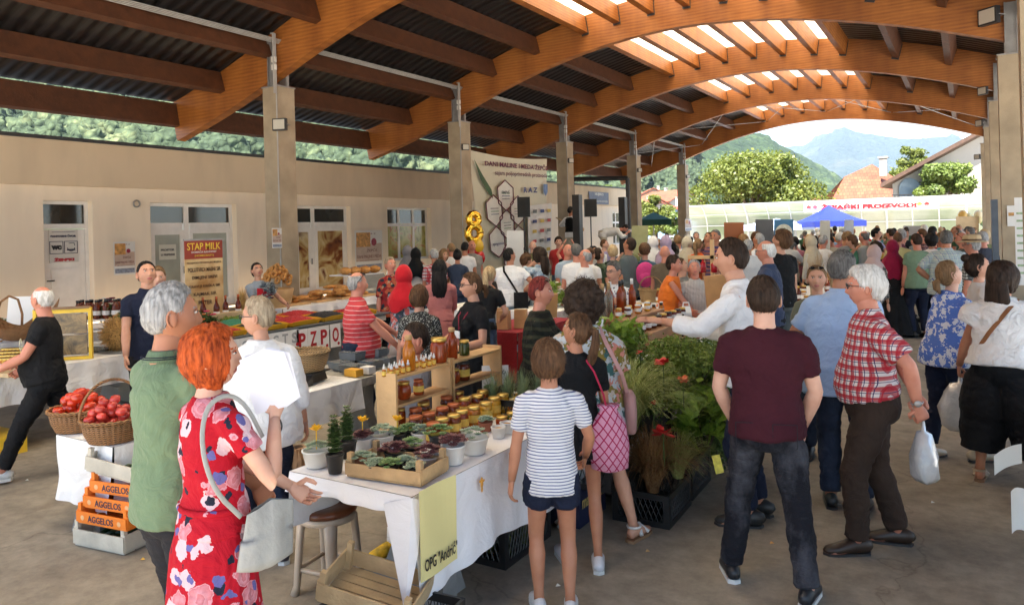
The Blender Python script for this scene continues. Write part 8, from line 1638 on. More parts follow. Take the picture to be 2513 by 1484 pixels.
for i,(zx,zy,d,r_,lb) in enumerate(((745,380,5.35,.075,'large scarlet flower near the top of the bank of plants'),(835,455,5.3,.05,'small orange red flower in the middle of the plants'),(745,700,4.95,.085,'big crimson flower head above the bronze sedge'),(640,330,5.6,.035,'little red bloom right of the leaf print shirt'),(700,560,5.2,.03,'dark red bloom low in the arching grass'))): flowerhead(P(*Z3(zx,zy),d),r_,REDP if i!=1 else mat('orange_red_petals',(.6,.09,.02),.6,.1,20),lb,14,i)
p=P(*Z3(995,840),4.9); sign('plant_tag','yellow plant tag hanging in the bank of plants beside the aisle','tag',frame(p,(math.cos(PHI),math.sin(PHI),.2),(-.2,0,1)),.055,.12,mat('yellow_plant_tag',(.62,.55,.08),.5,.3,30),.002)
# lavender crate
p=P(1262,905,5.2); lc=Vector((p.x,p.y,.60)); plastic_crate(lc,.1,.42,.46,.26,'black plastic crate of lavender standing on the bench beyond the board sign'); plastic_crate(lc-Vector((0,0,.30)),.1,.42,.46,.26,'black plastic crate under the lavender crate'); plastic_crate(lc-Vector((0,0,.60)),.1,.42,.46,.26,'lowest black plastic crate under the lavender')
plastic_crate(lc+Vector((.52,.1,0)),.1,.42,.4,.26,'black plastic crate right of the lavender crate behind the boy'); plastic_crate(lc+Vector((.52,.1,-.3)),.1,.42,.4,.28,'lower black plastic crate right of the lavender')
for i in range(6): grasst(lc+Vector((-.12+.12*(i%3),-.1+.22*(i//3),.10)),.10,.36,170,LAVG,'%s tuft of green lavender in the black crate'%ordn(i),20+i,.0035,'lavender',.7,'lavender plants in the black crate','lavender_plant')
# big paper bags + red table under black dress woman
RT_=G(1230,812,.72); tablecloth(RT_.x-.5,RT_.x+.3,RT_.y-.1,RT_.y+1.5,(.4,.5,.6,.2),'dark red cloth on the stall behind the woman in the black dress',cloth('dark_red_table_cloth',(.28,.015,.02)),z=.72,seed=30); concrete_table(RT_.x-.48,RT_.x+.28,RT_.y-.1,RT_.y+1.4,'market table under the dark red cloth',z=.70)
for i,(x,y) in enumerate(((-.02,.1),(.12,.3),(-.2,.36))):
 mb=MB(); mb.box((0,0,.12),(.17,.10,.24),taper=.92); o=mb.build('paper_bag',mat('tan_kraft_paper',(.48,.28,.13),.8,.2,6,.4,14)); o.location=(RT_.x+x,RT_.y+y,.73); o.rotation_euler=(0,0,.3*i); tag(o,'%s tan kraft paper bag standing on the dark red cloth'%ordn(i),'bag',group='kraft paper bags on the red cloth')
# ---------------------------------------------------------------- mid and far stalls
for i,(x0,x1,y0,y1,lb,mt) in enumerate(((-7.3,-6.5,9.2,12.2,'white clothed stall behind the woman in the pink dress',TCL2),(-5.9,-5.1,9.4,13.0,'white clothed stall with flowers between the two white t-shirts',TCL2),(-4.6,-3.8,10.5,13.0,'white clothed stall behind the grey haired woman with glasses',TCL),(-2.6,-1.8,11.5,15.5,'pale clothed stall with pampas grass and jars near the black t-shirt man',TCL))):
 tablecloth(x0,x1,y0,y1,(.4,.5,.4,.3),lb,mt,seed=40+i,z=.8); concrete_table(x0+.02,x1-.02,y0,y1,'concrete '+lb.replace('clothed stall','table under the stall'),z=.79)
rg=random.Random(21)
for i in range(46):
 k=i%4; x0,y0,y1=((-6.9,9.4,12.),(-5.5,9.6,12.8),(-4.2,10.7,12.8),(-2.2,11.7,15.2))[k]; kd=('jar','bottle','wine','low')[rg.randrange(4)]; jar(kd,Vector((x0+rg.uniform(-.28,.28),y0+(y1-y0)*(i//4+.5)/12,.81)),rg.choice(['amber','dark','red','brown','gold']),GOLD,LABW,'%s %s %s'%(ordn(i//4),{'jar':'jar','bottle':'bottle','wine':'wine bottle','low':'low jar'}[kd],('on the stall behind the pink dress','on the flower stall between the white t-shirts','on the stall behind the grey haired woman','on the pampas grass stall')[k]),'goods on the far stalls',1.2)
for i,(x,d,h_) in enumerate(((2010,9.,.9),(2040,9.3,.85),(2060,8.8,.75),(1990,9.2,.7))):
 p=P(x,620,d+2.5); grasst((p.x,p.y,.85),.16,h_*.8,90,mat('pampas_plume',(.50,.36,.22),.9,.2,20),'%s beige pampas grass plume rising over the crowd'%ordn(i),60+i,.016,'pampas grass',.5,'pampas grass plumes','pampas_grass')
p=G(1265,690,.8); bouquet(Vector((-5.5,10.2,.8)),.5,.4,'white flowers with green leaves on the flower stall',31,[WHP],None,24,BRT)
basket(Vector((-4.3,11.2,.81)),.2,.2,WKL,'yellow cane basket on the stall behind the grey haired woman',handle=.2)
# leaning golden board near politician
sign('leaning_board','tall orange brown wooden board leaning behind the tall man in white','board',frame(P(1762,760,8.9),(math.cos(PHI),math.sin(PHI),.1),(.22,0,1)),.26,.85,mat('orange_wood_board',(.60,.30,.11),.5,.15,6),.03)
e=empty('red_lantern_stand',P(1750,700,10.5).xy.to_3d(),0,'wooden stand hung with red bottles and lanterns beside the orange board','stand'); mb=MB(); mb.box((0,0,.9),(.05,.05,1.8)); mb.box((0,0,1.55),(.7,.05,.05)); mb.box((0,0,1.2),(.7,.05,.05)); mb.build('frame',WOODS,e)
for i in range(9):
 q=MB(); q.lathe([(.03,-.2),(.045,-.19),(.045,-.08),(.015,-.04),(.012,0)],10,(-.3+.08*i,0,1.53-.35*(i%2))); q.build('red_bottle',mat('red_glass',(.42,.012,.02),.15,.1),e,smooth=True)
# ---------------------------------------------------------------- festival banner
bx0=XL+.1; 
c00,c10,c11,c01=onX(1180,665,bx0-.25),onX(1338,632,bx0-.1),onX(1342,390,bx0),onX(1150,368,bx0)
c00.y=max(c00.y,16.6); FB=MB(); FB.grid(lambda u,v:tuple(c00.lerp(c10,u).lerp(c01.lerp(c11,u),v)+Vector((.05*math.sin(u*7+v*3)*(1-v)+.05*math.sin(u*3.1),0,-.10*math.sin(PI*u)*(v>.99)))),40,30)
fb_=FB.build('festival_banner',mat('cream_banner_vinyl',(.66,.62,.47),.6,.08,.8,.2,3),smooth=True); tag(fb_,'large cream festival banner with honeycomb logos hung between second and third left columns','banner')
def bp_(u,v,off=.09): p=c00.lerp(c10,u).lerp(c01.lerp(c11,u),v); return p+Vector((.05*math.sin(u*7+v*3)*(1-v)+.05*math.sin(u*3.1)+off,0,0))
def btext(t,u,v,wu,hv,mt,skew=0,bold=.0,off=.1):
 a,b_=bp_(u-wu/2,v,off),bp_(u+wu/2,v,off); up=bp_(u,v+.05,off)-bp_(u,v,off); return curvemesh('lettering',t,.2,mt,fb_,frame((a+b_)/2,b_-a,up),.001,bold,width=(b_-a).length,height=up.length*hv/.05)
MRN=mat('maroon_lettering',(.13,.015,.05),.6,0); NVL=mat('navy_lettering',(.03,.05,.2),.6,0); GRL=mat('grey_lettering',(.18,.2,.2),.6,0)
btext('DANI MALINE I MEDA ŽEPČE',.55,.905,.84,.055,MRN,bold=.006); btext('sajam poljoprivrednih proizvoda',.60,.82,.72,.05,MRN,bold=.002); btext('R A Z',.70,.68,.2,.05,NVL,bold=.008); btext('FMPVŠ',.36,.66,.1,.035,GRL,bold=.003)
hexm=mat('maroon_hexagon_line',(.16,.03,.06),.6,0); hexw=mat('hexagon_white',(.78,.76,.70),.6,.05)
for i,(u,v) in enumerate(((.36,.63),(.20,.50),(.36,.37),(.20,.23),(.52,.49),(.52,.22),(.37,.09))):
 ru,rv=.115,.135; ring=[bp_(u+ru*math.cos(t),v+rv*math.sin(t),.075) for t in np.arange(6)*PI/3+PI/6]; q=MB(); q.add([tuple(p) for p in ring],[(0,1,2,3,4,5)]); hx_=q.build('hexagon',hexw,fb_); ring=[p+Vector((.02,0,0)) for p in ring]; q=MB(); q.tube(ring+[ring[0]],.014,6); q.build('outline',hexm,hx_)
 t=('','','','syngenta','','','')[i]
 if t: btext(t,u,v-.02,.15,.03,NVL,off=.12)
 for k in range(3):
  a=bp_(u-.05,v-.03+.025*k,.1); b_=bp_(u+.05,v-.03+.025*k,.1); 
  if not t: q=MB(); q.tube([a,b_],.008,4); q.build('print_line',(GRL,NVL,mat('logo_green',(.08,.22,.05),.6,0),MRN)[(i+k)%4],hx_)
q=MB(); V=[bp_(.02,.93,.08),bp_(.10,.80,.08),bp_(.19,.68,.08),bp_(.20,.60,.08),bp_(.14,.66,.08),bp_(.07,.76,.08)]; q.add([tuple(p) for p in V],[tuple(range(6))]); q.build('leaf_picture',mat('leaf_print_green',(.05,.10,.03),.6,.3,3),fb_)
q=MB(); V=[bp_(u,v,.1) for u,v in ((.90,.74),(.97,.74),(.97,.66),(.935,.62),(.90,.66))]; q.add([tuple(p) for p in V],[tuple(range(5))]); q.build('shield_logo',mat('logo_blue',(.12,.2,.4),.6,.4,9),fb_)
# second white logo panel
a0_,a1_=bp_(.62,.0,.22),bp_(.98,.02,.22); mb=MB(); mb.grid(lambda u,v:tuple(a0_.lerp(a1_,u).lerp(bp_(.60,.53,.22).lerp(bp_(.98,.55,.22),u),v)),8,8); wp=mb.build('logo_wall',WB,None); tag(wp,'white sponsor wall with small logos standing against the festival banner','banner')
for i in range(15):
 u=.66+.11*(i%3); v=.08+.095*(i//3); a,b_=bp_(u,v,.27),bp_(u+.06,v,.27); c=(GRL,NVL,mat('logo_yellow',(.6,.45,.08),.6,0),mat('logo_red',(.45,.05,.04),.6,0))[(i*5)%4]; q=MB(); q.add([a,b_,b_+Vector((0,0,.10)),a+Vector((0,0,.10))],[(0,1,2,3)]); q.build('logo',c,wp)
# white roll-up in front of it, wreath
a,b_=P(1243,640,17.),P(1284,640,17.); zb=1.; rt=P(1263,566,17.).z; e=sign('roll_up_banner','slim white roll up banner with a dark tree logo before the festival banner','banner',frame((a+b_)/2+Vector((0,0,rt-1.0-((a+b_)/2).z)),b_-a,UP),(b_-a).length,2.,WB,.02); curvemesh('lettering','Žepče',.2,BK,e,Matrix.Translation((0,-.15,.012)),.001,0,width=.22,height=.14)
# speakers on poles
for i,(x0,x1,y0,y1,d,lb) in enumerate(((1269,1300,484,533,21.,'black loudspeaker on a pole in front of the festival banner'),(1434,1463,489,532,22.5,'black loudspeaker on a tripod on the stage'))):
 a=P((x0+x1)/2,y0,d); b_=P((x0+x1)/2,y1,d); w=(x1-x0)*d/FP; e=empty('loudspeaker',(a.x,a.y,b_.z),PHI,lb,'loudspeaker'); mb=MB(); mb.box((0,0,(a.z-b_.z)/2),(w,w*.8,a.z-b_.z)); mb.build('cabinet',DPLAST,e); q=MB(); q.box((0,-w*.4-.008,(a.z-b_.z)/2),(w*.9,.012,(a.z-b_.z)*.92)); q.build('grille',mat('speaker_grille',(.02,.02,.02),.7,.3,200),e)
 e=empty('speaker_stand',(a.x,a.y,0),0,'black pole stand under the '+lb,'speaker stand'); q=MB(); q.tube([(0,0,.9),(0,0,b_.z)],.02,8); q.build('pole',DARKST,e)
 for k in range(3): q=MB(); t=k*2.1; q.tube([(0,0,1.5),(.45*math.cos(t),.45*math.sin(t),.9)],.014,6); q.build('leg',DARKST,e)
# stage
mb=MB(); mb.box((-12.4,22.,.44),(4.6,10.5,.88)); o=mb.build('stage',mat('grey_stage_deck',(.10,.095,.085),.7,.2,3)); tag(o,'low dark stage deck in front of the service building','stage')
mb=MB(); mb.box((-9.95,20.5,.55),(.03,7.5,.34)); o=mb.build('stage_skirt',mat('olive_skirt',(.36,.37,.25),.8,.1)); tag(o,'pale olive printed skirt along the stage front','banner'); curvemesh('lettering','MEDA',.2,BK,o,frame((-9.93,17.9,.55),(0,1,0),(0,0,1)),.001,0,width=1.,height=.2)
for i,(x,y0,y1,d,lb) in enumerate(((1416,478,600,21.5,'left'),(1528,484,600,24.,'right'))):
 a=P(x,y0,d); mb=MB(); mb.box((a.x,a.y,a.z/2),(.22,.22,a.z)); o=mb.build('stage_post',DARKST); tag(o,'thick black upright stage post, the %s one'%lb,'post',group='black stage posts')
e=empty('goal_frame',(0,0,0),0,'tall black steel portal frame behind the stage beside the building end','frame'); a,b_=P(1404,440,29.),P(1540,437,29.); mb=MB(); mb.tube([a,b_],.09,8); mb.build('crossbar',DARKST,e)
for q_ in (a,b_): mb=MB(); mb.tube([(q_.x,q_.y,0),q_],.09,8); mb.build('upright',DARKST,e)
# gold 8 balloon and party balloons
GF=mat('gold_foil',(.85,.50,.06),.18,.1,8,.5,14,metal=1.); p=P(1163,556,17.2); e=empty('number_balloon',p,PHI+.5,'shiny gold foil balloon shaped like the number eight','balloon')
for i,(z,r_) in enumerate(((.17,.12),(-.16,.16))):
 mb=MB(); mb.tube([(r_*math.cos(t),.0,z+r_*1.05*math.sin(t)) for t in np.linspace(0,2*PI,25)],[.085*(1+.08*math.sin(k*2.5)) for k in range(25)],12); mb.build('upper_loop' if i==0 else 'lower_loop',GF,e,smooth=True)
for i,(x,y,c,nm) in enumerate(((1172,604,(.75,.45,.03),'yellow'),(1160,618,(.5,.01,.01),'red'),(1175,632,(.5,.01,.01),'red'),(1165,648,(.5,.01,.01),'red'))):
 mb=MB(); mb.ell((0,0,0),(.15,.15,.18),16,12); o=mb.build('balloon',mat(nm+'_balloon_skin',c,.2,0),smooth=True); o.location=P(x,y,17.2); tag(o,'%s %s balloon below the gold number balloon'%(ordn(i),nm),'balloon',group='round balloons below the number')
for i in range(12):
 mb=MB(); mb.ell((0,0,0),(.17,.17,.2),14,10); c=[(.8,.5,.12),(.7,.6,.3),(.3,.5,.3),(.8,.65,.4)][i%4]; o=mb.build('balloon',mat('arch_balloon%d'%(i%4),c,.25,0),smooth=True); o.location=P(2362+ (i%6)*13,528+9*(i//6)+ (i%3)*7,30.); tag(o,'%s pastel balloon of the bunch beside the far right columns'%ordn(i),'balloon',group='pastel balloons at the far right')
# banners above the crowd
for (x0,x1,y0,y1,d,col,lb,nm) in ((1774,1822,549,598,15.,(.30,.085,.02),'rust brown roll up banner standing in the crowd','rust_print'),(1851,1895,541,605,17.,(.10,.10,.105),'plain dark grey display board in the crowd','grey_print_b'),(1897,1944,541,605,17.,(.05,.17,.32),'blue roll up banner with a round mountain logo','blue_print_b'),(2010,2034,543,600,17.5,(.55,.5,.42),'slim pale roll up banner left of the pampas grass','pale_print'),(2070,2092,541,590,18.,(.45,.47,.5),'slim grey white banner inside the blue gazebo','pale_grey_print'),(2365,2440,0,0,0,None,'',''),(1548,1588,556,600,20.,(.40,.40,.2),'olive yellow screen beyond the fourth left column','olive_print'),(2215,2262,556,600,27.,(.35,.31,.27),'beige display board beneath the fence banner','beige_print'),(2345,2400,533,575,29.,(.55,.38,.2),'orange fruit mural board at the far right stall','mural_print')):
 if not d: continue
 a,b_=P(x0,y0,d),P(x1,y0,d); zt=a.z; o=sign('roll_up_banner' if d<20 else 'display_board',lb,'banner',frame(((a.x+b_.x)/2,(a.y+b_.y)/2,zt/2+.03),b_-a,UP),(b_-a).length,zt-.02,mat(nm,col,.6,.15,3),.02)
 if 'logo' in lb: q=MB(); q.lathe([(.2,0),(.2,.005)],24,(0,zt*.5-.32,.011)); lo_=q.build('round_logo',mat('cream_logo',(.6,.6,.5),.6,.2,20),o); q=MB(); q.add([(-.13,zt*.5-.36,.018),(.13,zt*.5-.36,.018),(.02,zt*.5-.2,.018)],[(0,1,2)]); q.build('mountain_logo',mat('logo_mountain',(.05,.12,.08),.6,0),lo_)
# dark blue-grey folded panel by right column
p=onY(2437,600,14.5); mb=MB(); mb.box((p.x+.03,14.5,1.15),(.09,.4,2.3)); tag(mb.build('folded_panel',mat('slate_panel',(.08,.10,.13),.5,.2)),'slate blue upright folded panel leaning by the right column','panel')
# ---------------------------------------------------------------- right edge table with price cards
p=P(2500,860,5.6); concrete_table(.55,1.3,3.6,7.6,'market table at the right edge behind the woman in white knit'); mb=MB()
wood_crate('wooden_crate',(.74,4.55,TZ+.006),.05,.5,.9,.10,PLY,'pale wooden tray of green plums at the right frame edge')
wood_crate('wooden_crate',(.76,5.7,TZ+.006),.05,.45,.6,.10,PLY,'pale wooden tray with white cloth behind the plum tray')
plastic_crate((.62,6.3,.0),.0,.5,.6,.25,'white plastic crate with red produce under the right table',mt=WB); plastic_crate((.62,6.3,.27),.0,.5,.6,.25,'upper white plastic crate under the right table',mt=WB)
pile(18,(.66,4.35),.2,TZ+.06,.03,mat('green_plum_skin',(.10,.20,.03),.4,.3,8),'green_plum','green plum in the pale wooden tray at the right edge','plum','green plums at the right edge',1.,.7,12)
for i,(x,y,rx,lb) in enumerate(((2475,1128,-.35,'white curled price card hanging over the aisle at the right edge'),(2500,1255,.15,'lower white curled paper card at the right frame edge'))):
 pc0=G(x,y,.62) if i==0 else P(x,y,3.9); c_=P(x,y,(4.9,4.2)[i]); mb=MB(); mb.grid(lambda u,v:tuple(c_+RT*((u-.5)*.24)*( .8 if i==0 else .35)+UP*((v-.5)*(.13 if i==0 else .24)+(u-.5)*(.07 if i==0 else .01)+.01*math.sin(u*3))+FW*(.02*math.sin(u*2.6))),10,6); o=mb.build('price_card',WB,smooth=True); tag(o,lb,'price card',group='curled price cards')
# ================================================================ THE CROWD
def crowd(lst,lo=True):
 for c in lst:
  lb,x,y,d,psi,sk,fem,hr,tp,bt,kw=c; k=dict(kw); loc,hh=at(x,y,d); hh=min(1.92,max(1.42,hh)); ps=k.pop('pose',STAND)
  kk=dict(sk=sk,fem=fem,hair=hr,top=tp,bot=bt,lo=lo,seed=int(x)%97,h=hh); kk.update(ps); kk.update(k); person(lb,loc,face_yaw(x,y,psi),**kk)
TR_=('trousers',BLACK,.97); TN=('trousers',DNAVY,.97); TJ=('jeans',DENIM,.97)
def T(c,n,s=.3,k='tee'): return (k,cloth(n,c),s,.84,.01)
LL=[('woman in a dark blue t-shirt with tied black hair before the balloons',1122,612,13.6,5,'tan',1,('bun','black'),T((.03,.045,.08),'ink_blue'),TJ,{}),
('man in a red checked shirt and grey cap left of the pink dress',1066,611,13.4,-20,'tan',0,('crop','grey'),('shirt',REDPLAID,.4,.84),TJ,dict(g=1.15)),
('woman in a black headscarf raising a phone near the second column',1020,611,14.5,30,'fair',1,('hijab','dark'),T((.5,.48,.46),'pale_coat',.9),TR_,dict(scarf=(BLACK,.2),pose=PHONE)),
('woman in a grey headscarf left of the black headscarf',1000,605,15.2,30,'fair',1,('hijab','dark'),T((.5,.5,.5),'white_coat',.9),TR_,dict(scarf=(cloth('grey_scarf',(.2,.19,.2)),.2))),
('man in a white t-shirt with cropped fair hair left of the dark blue tee',1108,597,15.4,-30,'red',0,('crop','lbrown'),('tee',WHITE,.3,.84),TJ,dict(g=1.1)),
('man in a white t-shirt with cropped black hair beside the gold balloon',1140,594,15.6,20,'tan',0,('crop','black'),('tee',WHITE,.3,.84),TJ,dict(g=1.1)),
('bald bearded man in a grey shirt beside the gold balloon',1157,590,16.2,160,'red',0,('none','dark'),T((.25,.24,.22),'taupe_tee'),TJ,dict(g=1.15)),
('blond woman facing the camera left of the black headscarf woman',1088,612,14.9,150,'fair',1,('long','lbrown'),T((.5,.3,.25),'blush_top'),TN,{}),
('man in a white polo with short dark hair back to the camera in the centre',1414,599,11.6,-14,'red',0,('short','dgrey'),('polo',WHITE,.32,.84),TN,dict(g=1.15)),
('bald man with glasses in a white t-shirt looking down left in the centre',1433,611,10.9,-70,'red',0,('bald','grey'),('tee',WHITE,.36,.84,.01),TN,dict(g=1.2,glasses=1,head=(0,-16),belly=.04)),
('bald smiling man in a pale blue shirt facing right in the centre',1392,599,12.6,150,'red',0,('none','grey'),T((.38,.47,.58),'pale_blue_shirt',.4),TN,dict(g=1.15)),
('brown haired man in a white tee right of the bald man with glasses',1446,609,12.2,40,'tan',0,('short','brown'),('tee',WHITE,.3,.84),TJ,{}),
('woman with dark pinned hair looking down in the centre crowd',1473,607,12.4,60,'fair',1,('bun','dark'),T((.06,.09,.05),'moss_top'),TR_,dict(head=(0,-25))),
('old woman with white blond hair in a dark green patterned top',1503,602,13.4,20,'pale',1,('fringe','blond'),('blouse',pat('dark_green_print','print',[(.01,.02,.012),(.12,.22,.06),(.02,.05,.03)],16.,w=.4),.45,.84),TR_,{}),
('stocky man in a slate grey t-shirt and khaki trousers looking down left',1540,583,12.3,-62,'tan',0,('short','dark'),('tee',GREYT,.34,.80,.03),('trousers',KHAKI,.97),dict(g=1.28,belly=.10,glasses=1,head=(0,-24))),
('woman with short brown hair in a teal blue top and pink backpack',1582,598,12.4,10,'fair',1,('full','brown'),T((.05,.10,.15),'teal_blue',.1),TN,dict(pack=1)),
('seated spectator with dark beard below the stage',1458,604,17.5,170,'tan',0,('short','black'),T((.5,.5,.48),'white_vest'),TN,{}),
('spectator lifting a phone above the head in front of the stage',1396,610,16.2,0,'red',0,('short','dark'),('tee',BLACK,.2,.84),TN,dict(hL=(-.14,.15,1.85),hR=(.14,.15,1.85),eL=(-1,.2,-.2),eR=(1,.2,-.2))),
('woman in a bright orange tee with a small black backpack',1712,586,14.6,30,'fair',1,('pony','lbrown'),T((.75,.13,.03),'bright_orange'),TJ,dict(pack=2)),
('man with short grey hair and broad face facing left above the backpack',1757,563,13.8,-150,'tan',0,('crop','dgrey'),('tee',NAVST,.3,.84),TJ,dict(g=1.2)),
('man in a purple and rust striped shirt looking down left',1737,570,14.6,-120,'tan',0,('crop','brown'),('tee',NAVST,.3,.84),TJ,dict(g=1.15,head=(0,-20))),
('woman in a white headscarf left of the lilac headscarf',1602,583,14.6,20,'fair',1,('hijab','dark'),T((.5,.06,.05),'red_white_top',.9),TR_,dict(scarf=(WHITE,.2))),
('woman in a lilac headscarf and black dress in the centre right crowd',1634,580,14.2,20,'fair',1,('hijab','dark'),T((.02,.02,.02),'charcoal_top',.9),TR_,dict(scarf=(cloth('lilac_scarf',(.40,.30,.42)),.2))),
('woman in a second white headscarf right of the white backpack straps',1686,584,14.9,-20,'fair',1,('hijab','dark'),T((.5,.5,.5),'ivory_coat',.9),TR_,dict(scarf=(CREAM,.2))),
('broad man in a white tee with black backpack straps from behind',1663,577,15.2,0,'red',0,('crop','lbrown'),('tee',WHITE,.3,.84,.02),TJ,dict(g=1.3)),
('bald tanned man behind the woman in sleeveless orange',1631,603,11.8,10,'red',0,('none','dark'),T((.12,.09,.06),'brown_tee'),TJ,dict(g=1.1)),
('man with grey hair in a pale striped shirt behind the tall man in white',1835,588,12.8,5,'tan',0,('short','grey'),('shirt',VST,.5,.84),TN,dict(g=1.2)),
('grey haired man in a white tee looking down left of the tall black tee',1858,573,13.9,-60,'tan',0,('short','grey'),('tee',WHITE,.3,.84),TN,dict(g=1.1,head=(0,-20))),
('woman in a beige headscarf looking left near the pampas grass',1990,580,14.3,-60,'fair',1,('hijab','dark'),T((.5,.48,.42),'beige_coat',.9),TR_,dict(scarf=(cloth('beige_scarf',(.5,.42,.3)),.2))),
('grey haired man in a white shirt near the pampas grass',2019,577,15.,40,'red',0,('short','grey'),('shirt',WHITE,.4,.84),TN,dict(g=1.15)),
('woman in a green top with brown hair looking left beside the pampas grass',2090,577,14.6,-80,'fair',1,('full','brown'),T((.06,.20,.11),'leaf_green',.5),TR_,{}),
('balding man in a pale grey shirt looking left behind the hijab woman',2122,567,14.8,-60,'red',0,('bald','dgrey'),('shirt',cloth('stone_shirt',(.38,.37,.33)),.5,.84),TN,dict(g=1.15)),
('woman in a pale pink headscarf and striped shawl left of the maroon headscarf',2135,603,11.,30,'fair',1,('hijab','dark'),('tee',pat('dark_striped_shawl','stripes',[(.03,.05,.06),(.22,.16,.12)],30.,w=.3),.9,.84),TR_,dict(scarf=(cloth('pale_pink_scarf',(.50,.36,.34)),.08),lean=10)),
('man in a pale yellow t-shirt with short hair beyond the maroon headscarf',2203,571,14.,-4,'red',0,('crop','brown'),T((.55,.48,.22),'pale_yellow'),TJ,dict(g=1.2)),
('man in a sage green t-shirt right of the maroon headscarf',2250,574,12.6,-32,'red',0,('short','dark'),T((.17,.25,.16),'sage_tee',.3),TN,dict(g=1.25)),
('man in a brown checked shirt with glasses turned left above the green tee',2265,562,14.5,-80,'red',0,('crop','brown'),('shirt',PLAIDR,.4,.84),TN,dict(g=1.2,glasses=1)),
('dark curly haired person in a white top left of the checked shirt',2285,574,13.6,10,'tan',1,('curly','black'),('tee',WHITE,.1,.84),TN,dict(headS=.8)),
('man with cropped fair hair in an aqua top left of the checked shirt',2310,571,13.8,-50,'red',0,('crop','lbrown'),T((.12,.42,.48),'aqua'),TN,{}),
('woman in a rust and brown striped jumper far back under the gazebo',2155,568,18.5,0,'tan',1,('bun','black'),('tee',RBST,.6,.84),TN,dict(g=1.2)),
('tall man with black hair in a dark shirt above the curly head',2287,556,16.5,30,'tan',0,('short','black'),T((.03,.025,.03),'plum_black'),TR_,{}),
('man with sunglasses on his bald head left of the straw hat',2363,570,12.6,-80,'red',0,('none','dark'),T((.08,.08,.06),'khaki_black'),TN,dict(glasses=2)),
('grey haired man in a dark slate shirt right of the straw hat',2412,568,12.8,-20,'red',0,('short','grey'),('shirt',cloth('slate_shirt',(.05,.055,.075)),.4,.84),TN,dict(g=1.25)),
]
for c in LL:
 pk=c[10].pop('pack',0); crowd([c])
 if pk:
  p=P(c[1],c[2],c[3]); d=Vector((p.x,p.y,0)).normalized(); q=MB(); w=(.17,.12)[pk-1]; q.ell((0,0,0),(w,.10,.21 if pk==1 else .15),14,10); q.ell((0,-.08,-.05),(w*.7,.05,.09),12,8); o=q.build('backpack',cloth('pink_nylon' if pk==1 else 'black_nylon',(.55,.05,.20) if pk==1 else (.012,.012,.014)),smooth=True); o.location=(p.x-d.x*.22,p.y-d.y*.22,1.22); o.rotation_euler=(0,0,PHI); tag(o,'pink and purple backpack on the woman in the teal blue top' if pk==1 else 'small black backpack on the woman in the orange tee','backpack')
# musicians on the stage
WT=('trousers',cloth('cream_trousers',(.55,.50,.40)),.97); VES=cloth('black_vest',(.008,.008,.008))
loc=P(1402,600,22.5); J=person('musician in black vest playing a long necked instrument on the stage',(loc.x,loc.y,.88),face_yaw(1402,600,35),1.80,sk='tan',hair=('short','black'),top=('shirt',WHITE,.8,.84),bot=WT,g=1.1,lo=True,hL=(-.3,.25,1.2),hR=(.12,.3,1.1),head=(10,-5))
q=MB(); q.tube([J['U'](0,-.01,z) for z in (1.0,1.1,1.25,1.38,1.44)],[(.185,.15),(.175,.14),(.185,.145),(.17,.13),(.11,.10)],14,hint=(1,0,0)); q.build('vest',VES,J['root'],smooth=True); q=MB(); q.tube([J['U'](.1,.24,1.1),J['U'](-.75,.3,1.45)],.02,6); q.ell(J['U'](.18,.23,1.07),(.14,.06,.1),10,8); loose(J,q,'long_necked_lute',WOODS,'long necked wooden lute held by the musician on the stage','instrument')
loc=P(1480,600,23.); J=person('musician in cream trousers and black vest bending far forward on the stage',(loc.x,loc.y,.88),face_yaw(1480,600,95),1.76,sk='red',hair=('short','black'),top=('shirt',WHITE,.8,.84),bot=WT,g=1.15,lo=True,lean=78,hL=(-.1,.75,.95),hR=(.1,.75,.95),head=(0,10))
# keyboard stand and percussion
e=empty('keyboard_stand',P(1545,600,25.).xy.to_3d(),PHI,'white keyboard on an x shaped stand at the right of the stage','keyboard'); mb=MB(); mb.box((0,0,1.9),(1.1,.3,.09)); mb.build('keyboard',WB,e); mb=MB(); mb.tube([(-.4,0,.9),(.4,0,1.85)],.02,6); mb.tube([(.4,0,.9),(-.4,0,1.85)],.02,6); mb.build('stand',STEEL,e)
# far crowd: one body for every head seen beyond the near rows
rg=random.Random(77); used=set(); OCC=[]
COL=[('white',(.62,.6,.58)),('black',(.012,.012,.014)),('navy',(.02,.028,.06)),('grey',(.2,.2,.2)),('red',(.42,.03,.03)),('dark green',(.03,.08,.04)),('sky blue',(.25,.38,.55)),('beige',(.45,.37,.26)),('orange',(.62,.17,.03)),('pink',(.5,.18,.22)),('teal',(.04,.2,.2)),('burgundy',(.14,.015,.03)),('mustard',(.5,.32,.05)),('brown',(.13,.07,.04)),('lavender',(.3,.26,.42)),('olive',(.12,.13,.05))]
HRS=[('dark','dark haired'),('black','black haired'),('brown','brown haired'),('grey','grey haired'),('white','white haired'),('lbrown','fair haired'),('dgrey','greying'),('blond','blond')]
def placetxt(x): 
 for lim,t in ((1250,'beside the festival banner'),(1420,'below the left stage post'),(1520,'below the keyboard'),(1600,'near the fourth column'),(1680,'left of the fifth column'),(1760,'right of the fifth column'),(1840,'under the rust banner'),(1940,'before the blue roll up'),(2030,'left of the pampas plumes'),(2110,'under the blue gazebo'),(2200,'right of the blue gazebo'),(2290,'under the fence banner'),(9999,'near the far right columns')):
  if x<lim: return t
n=0; tries=0
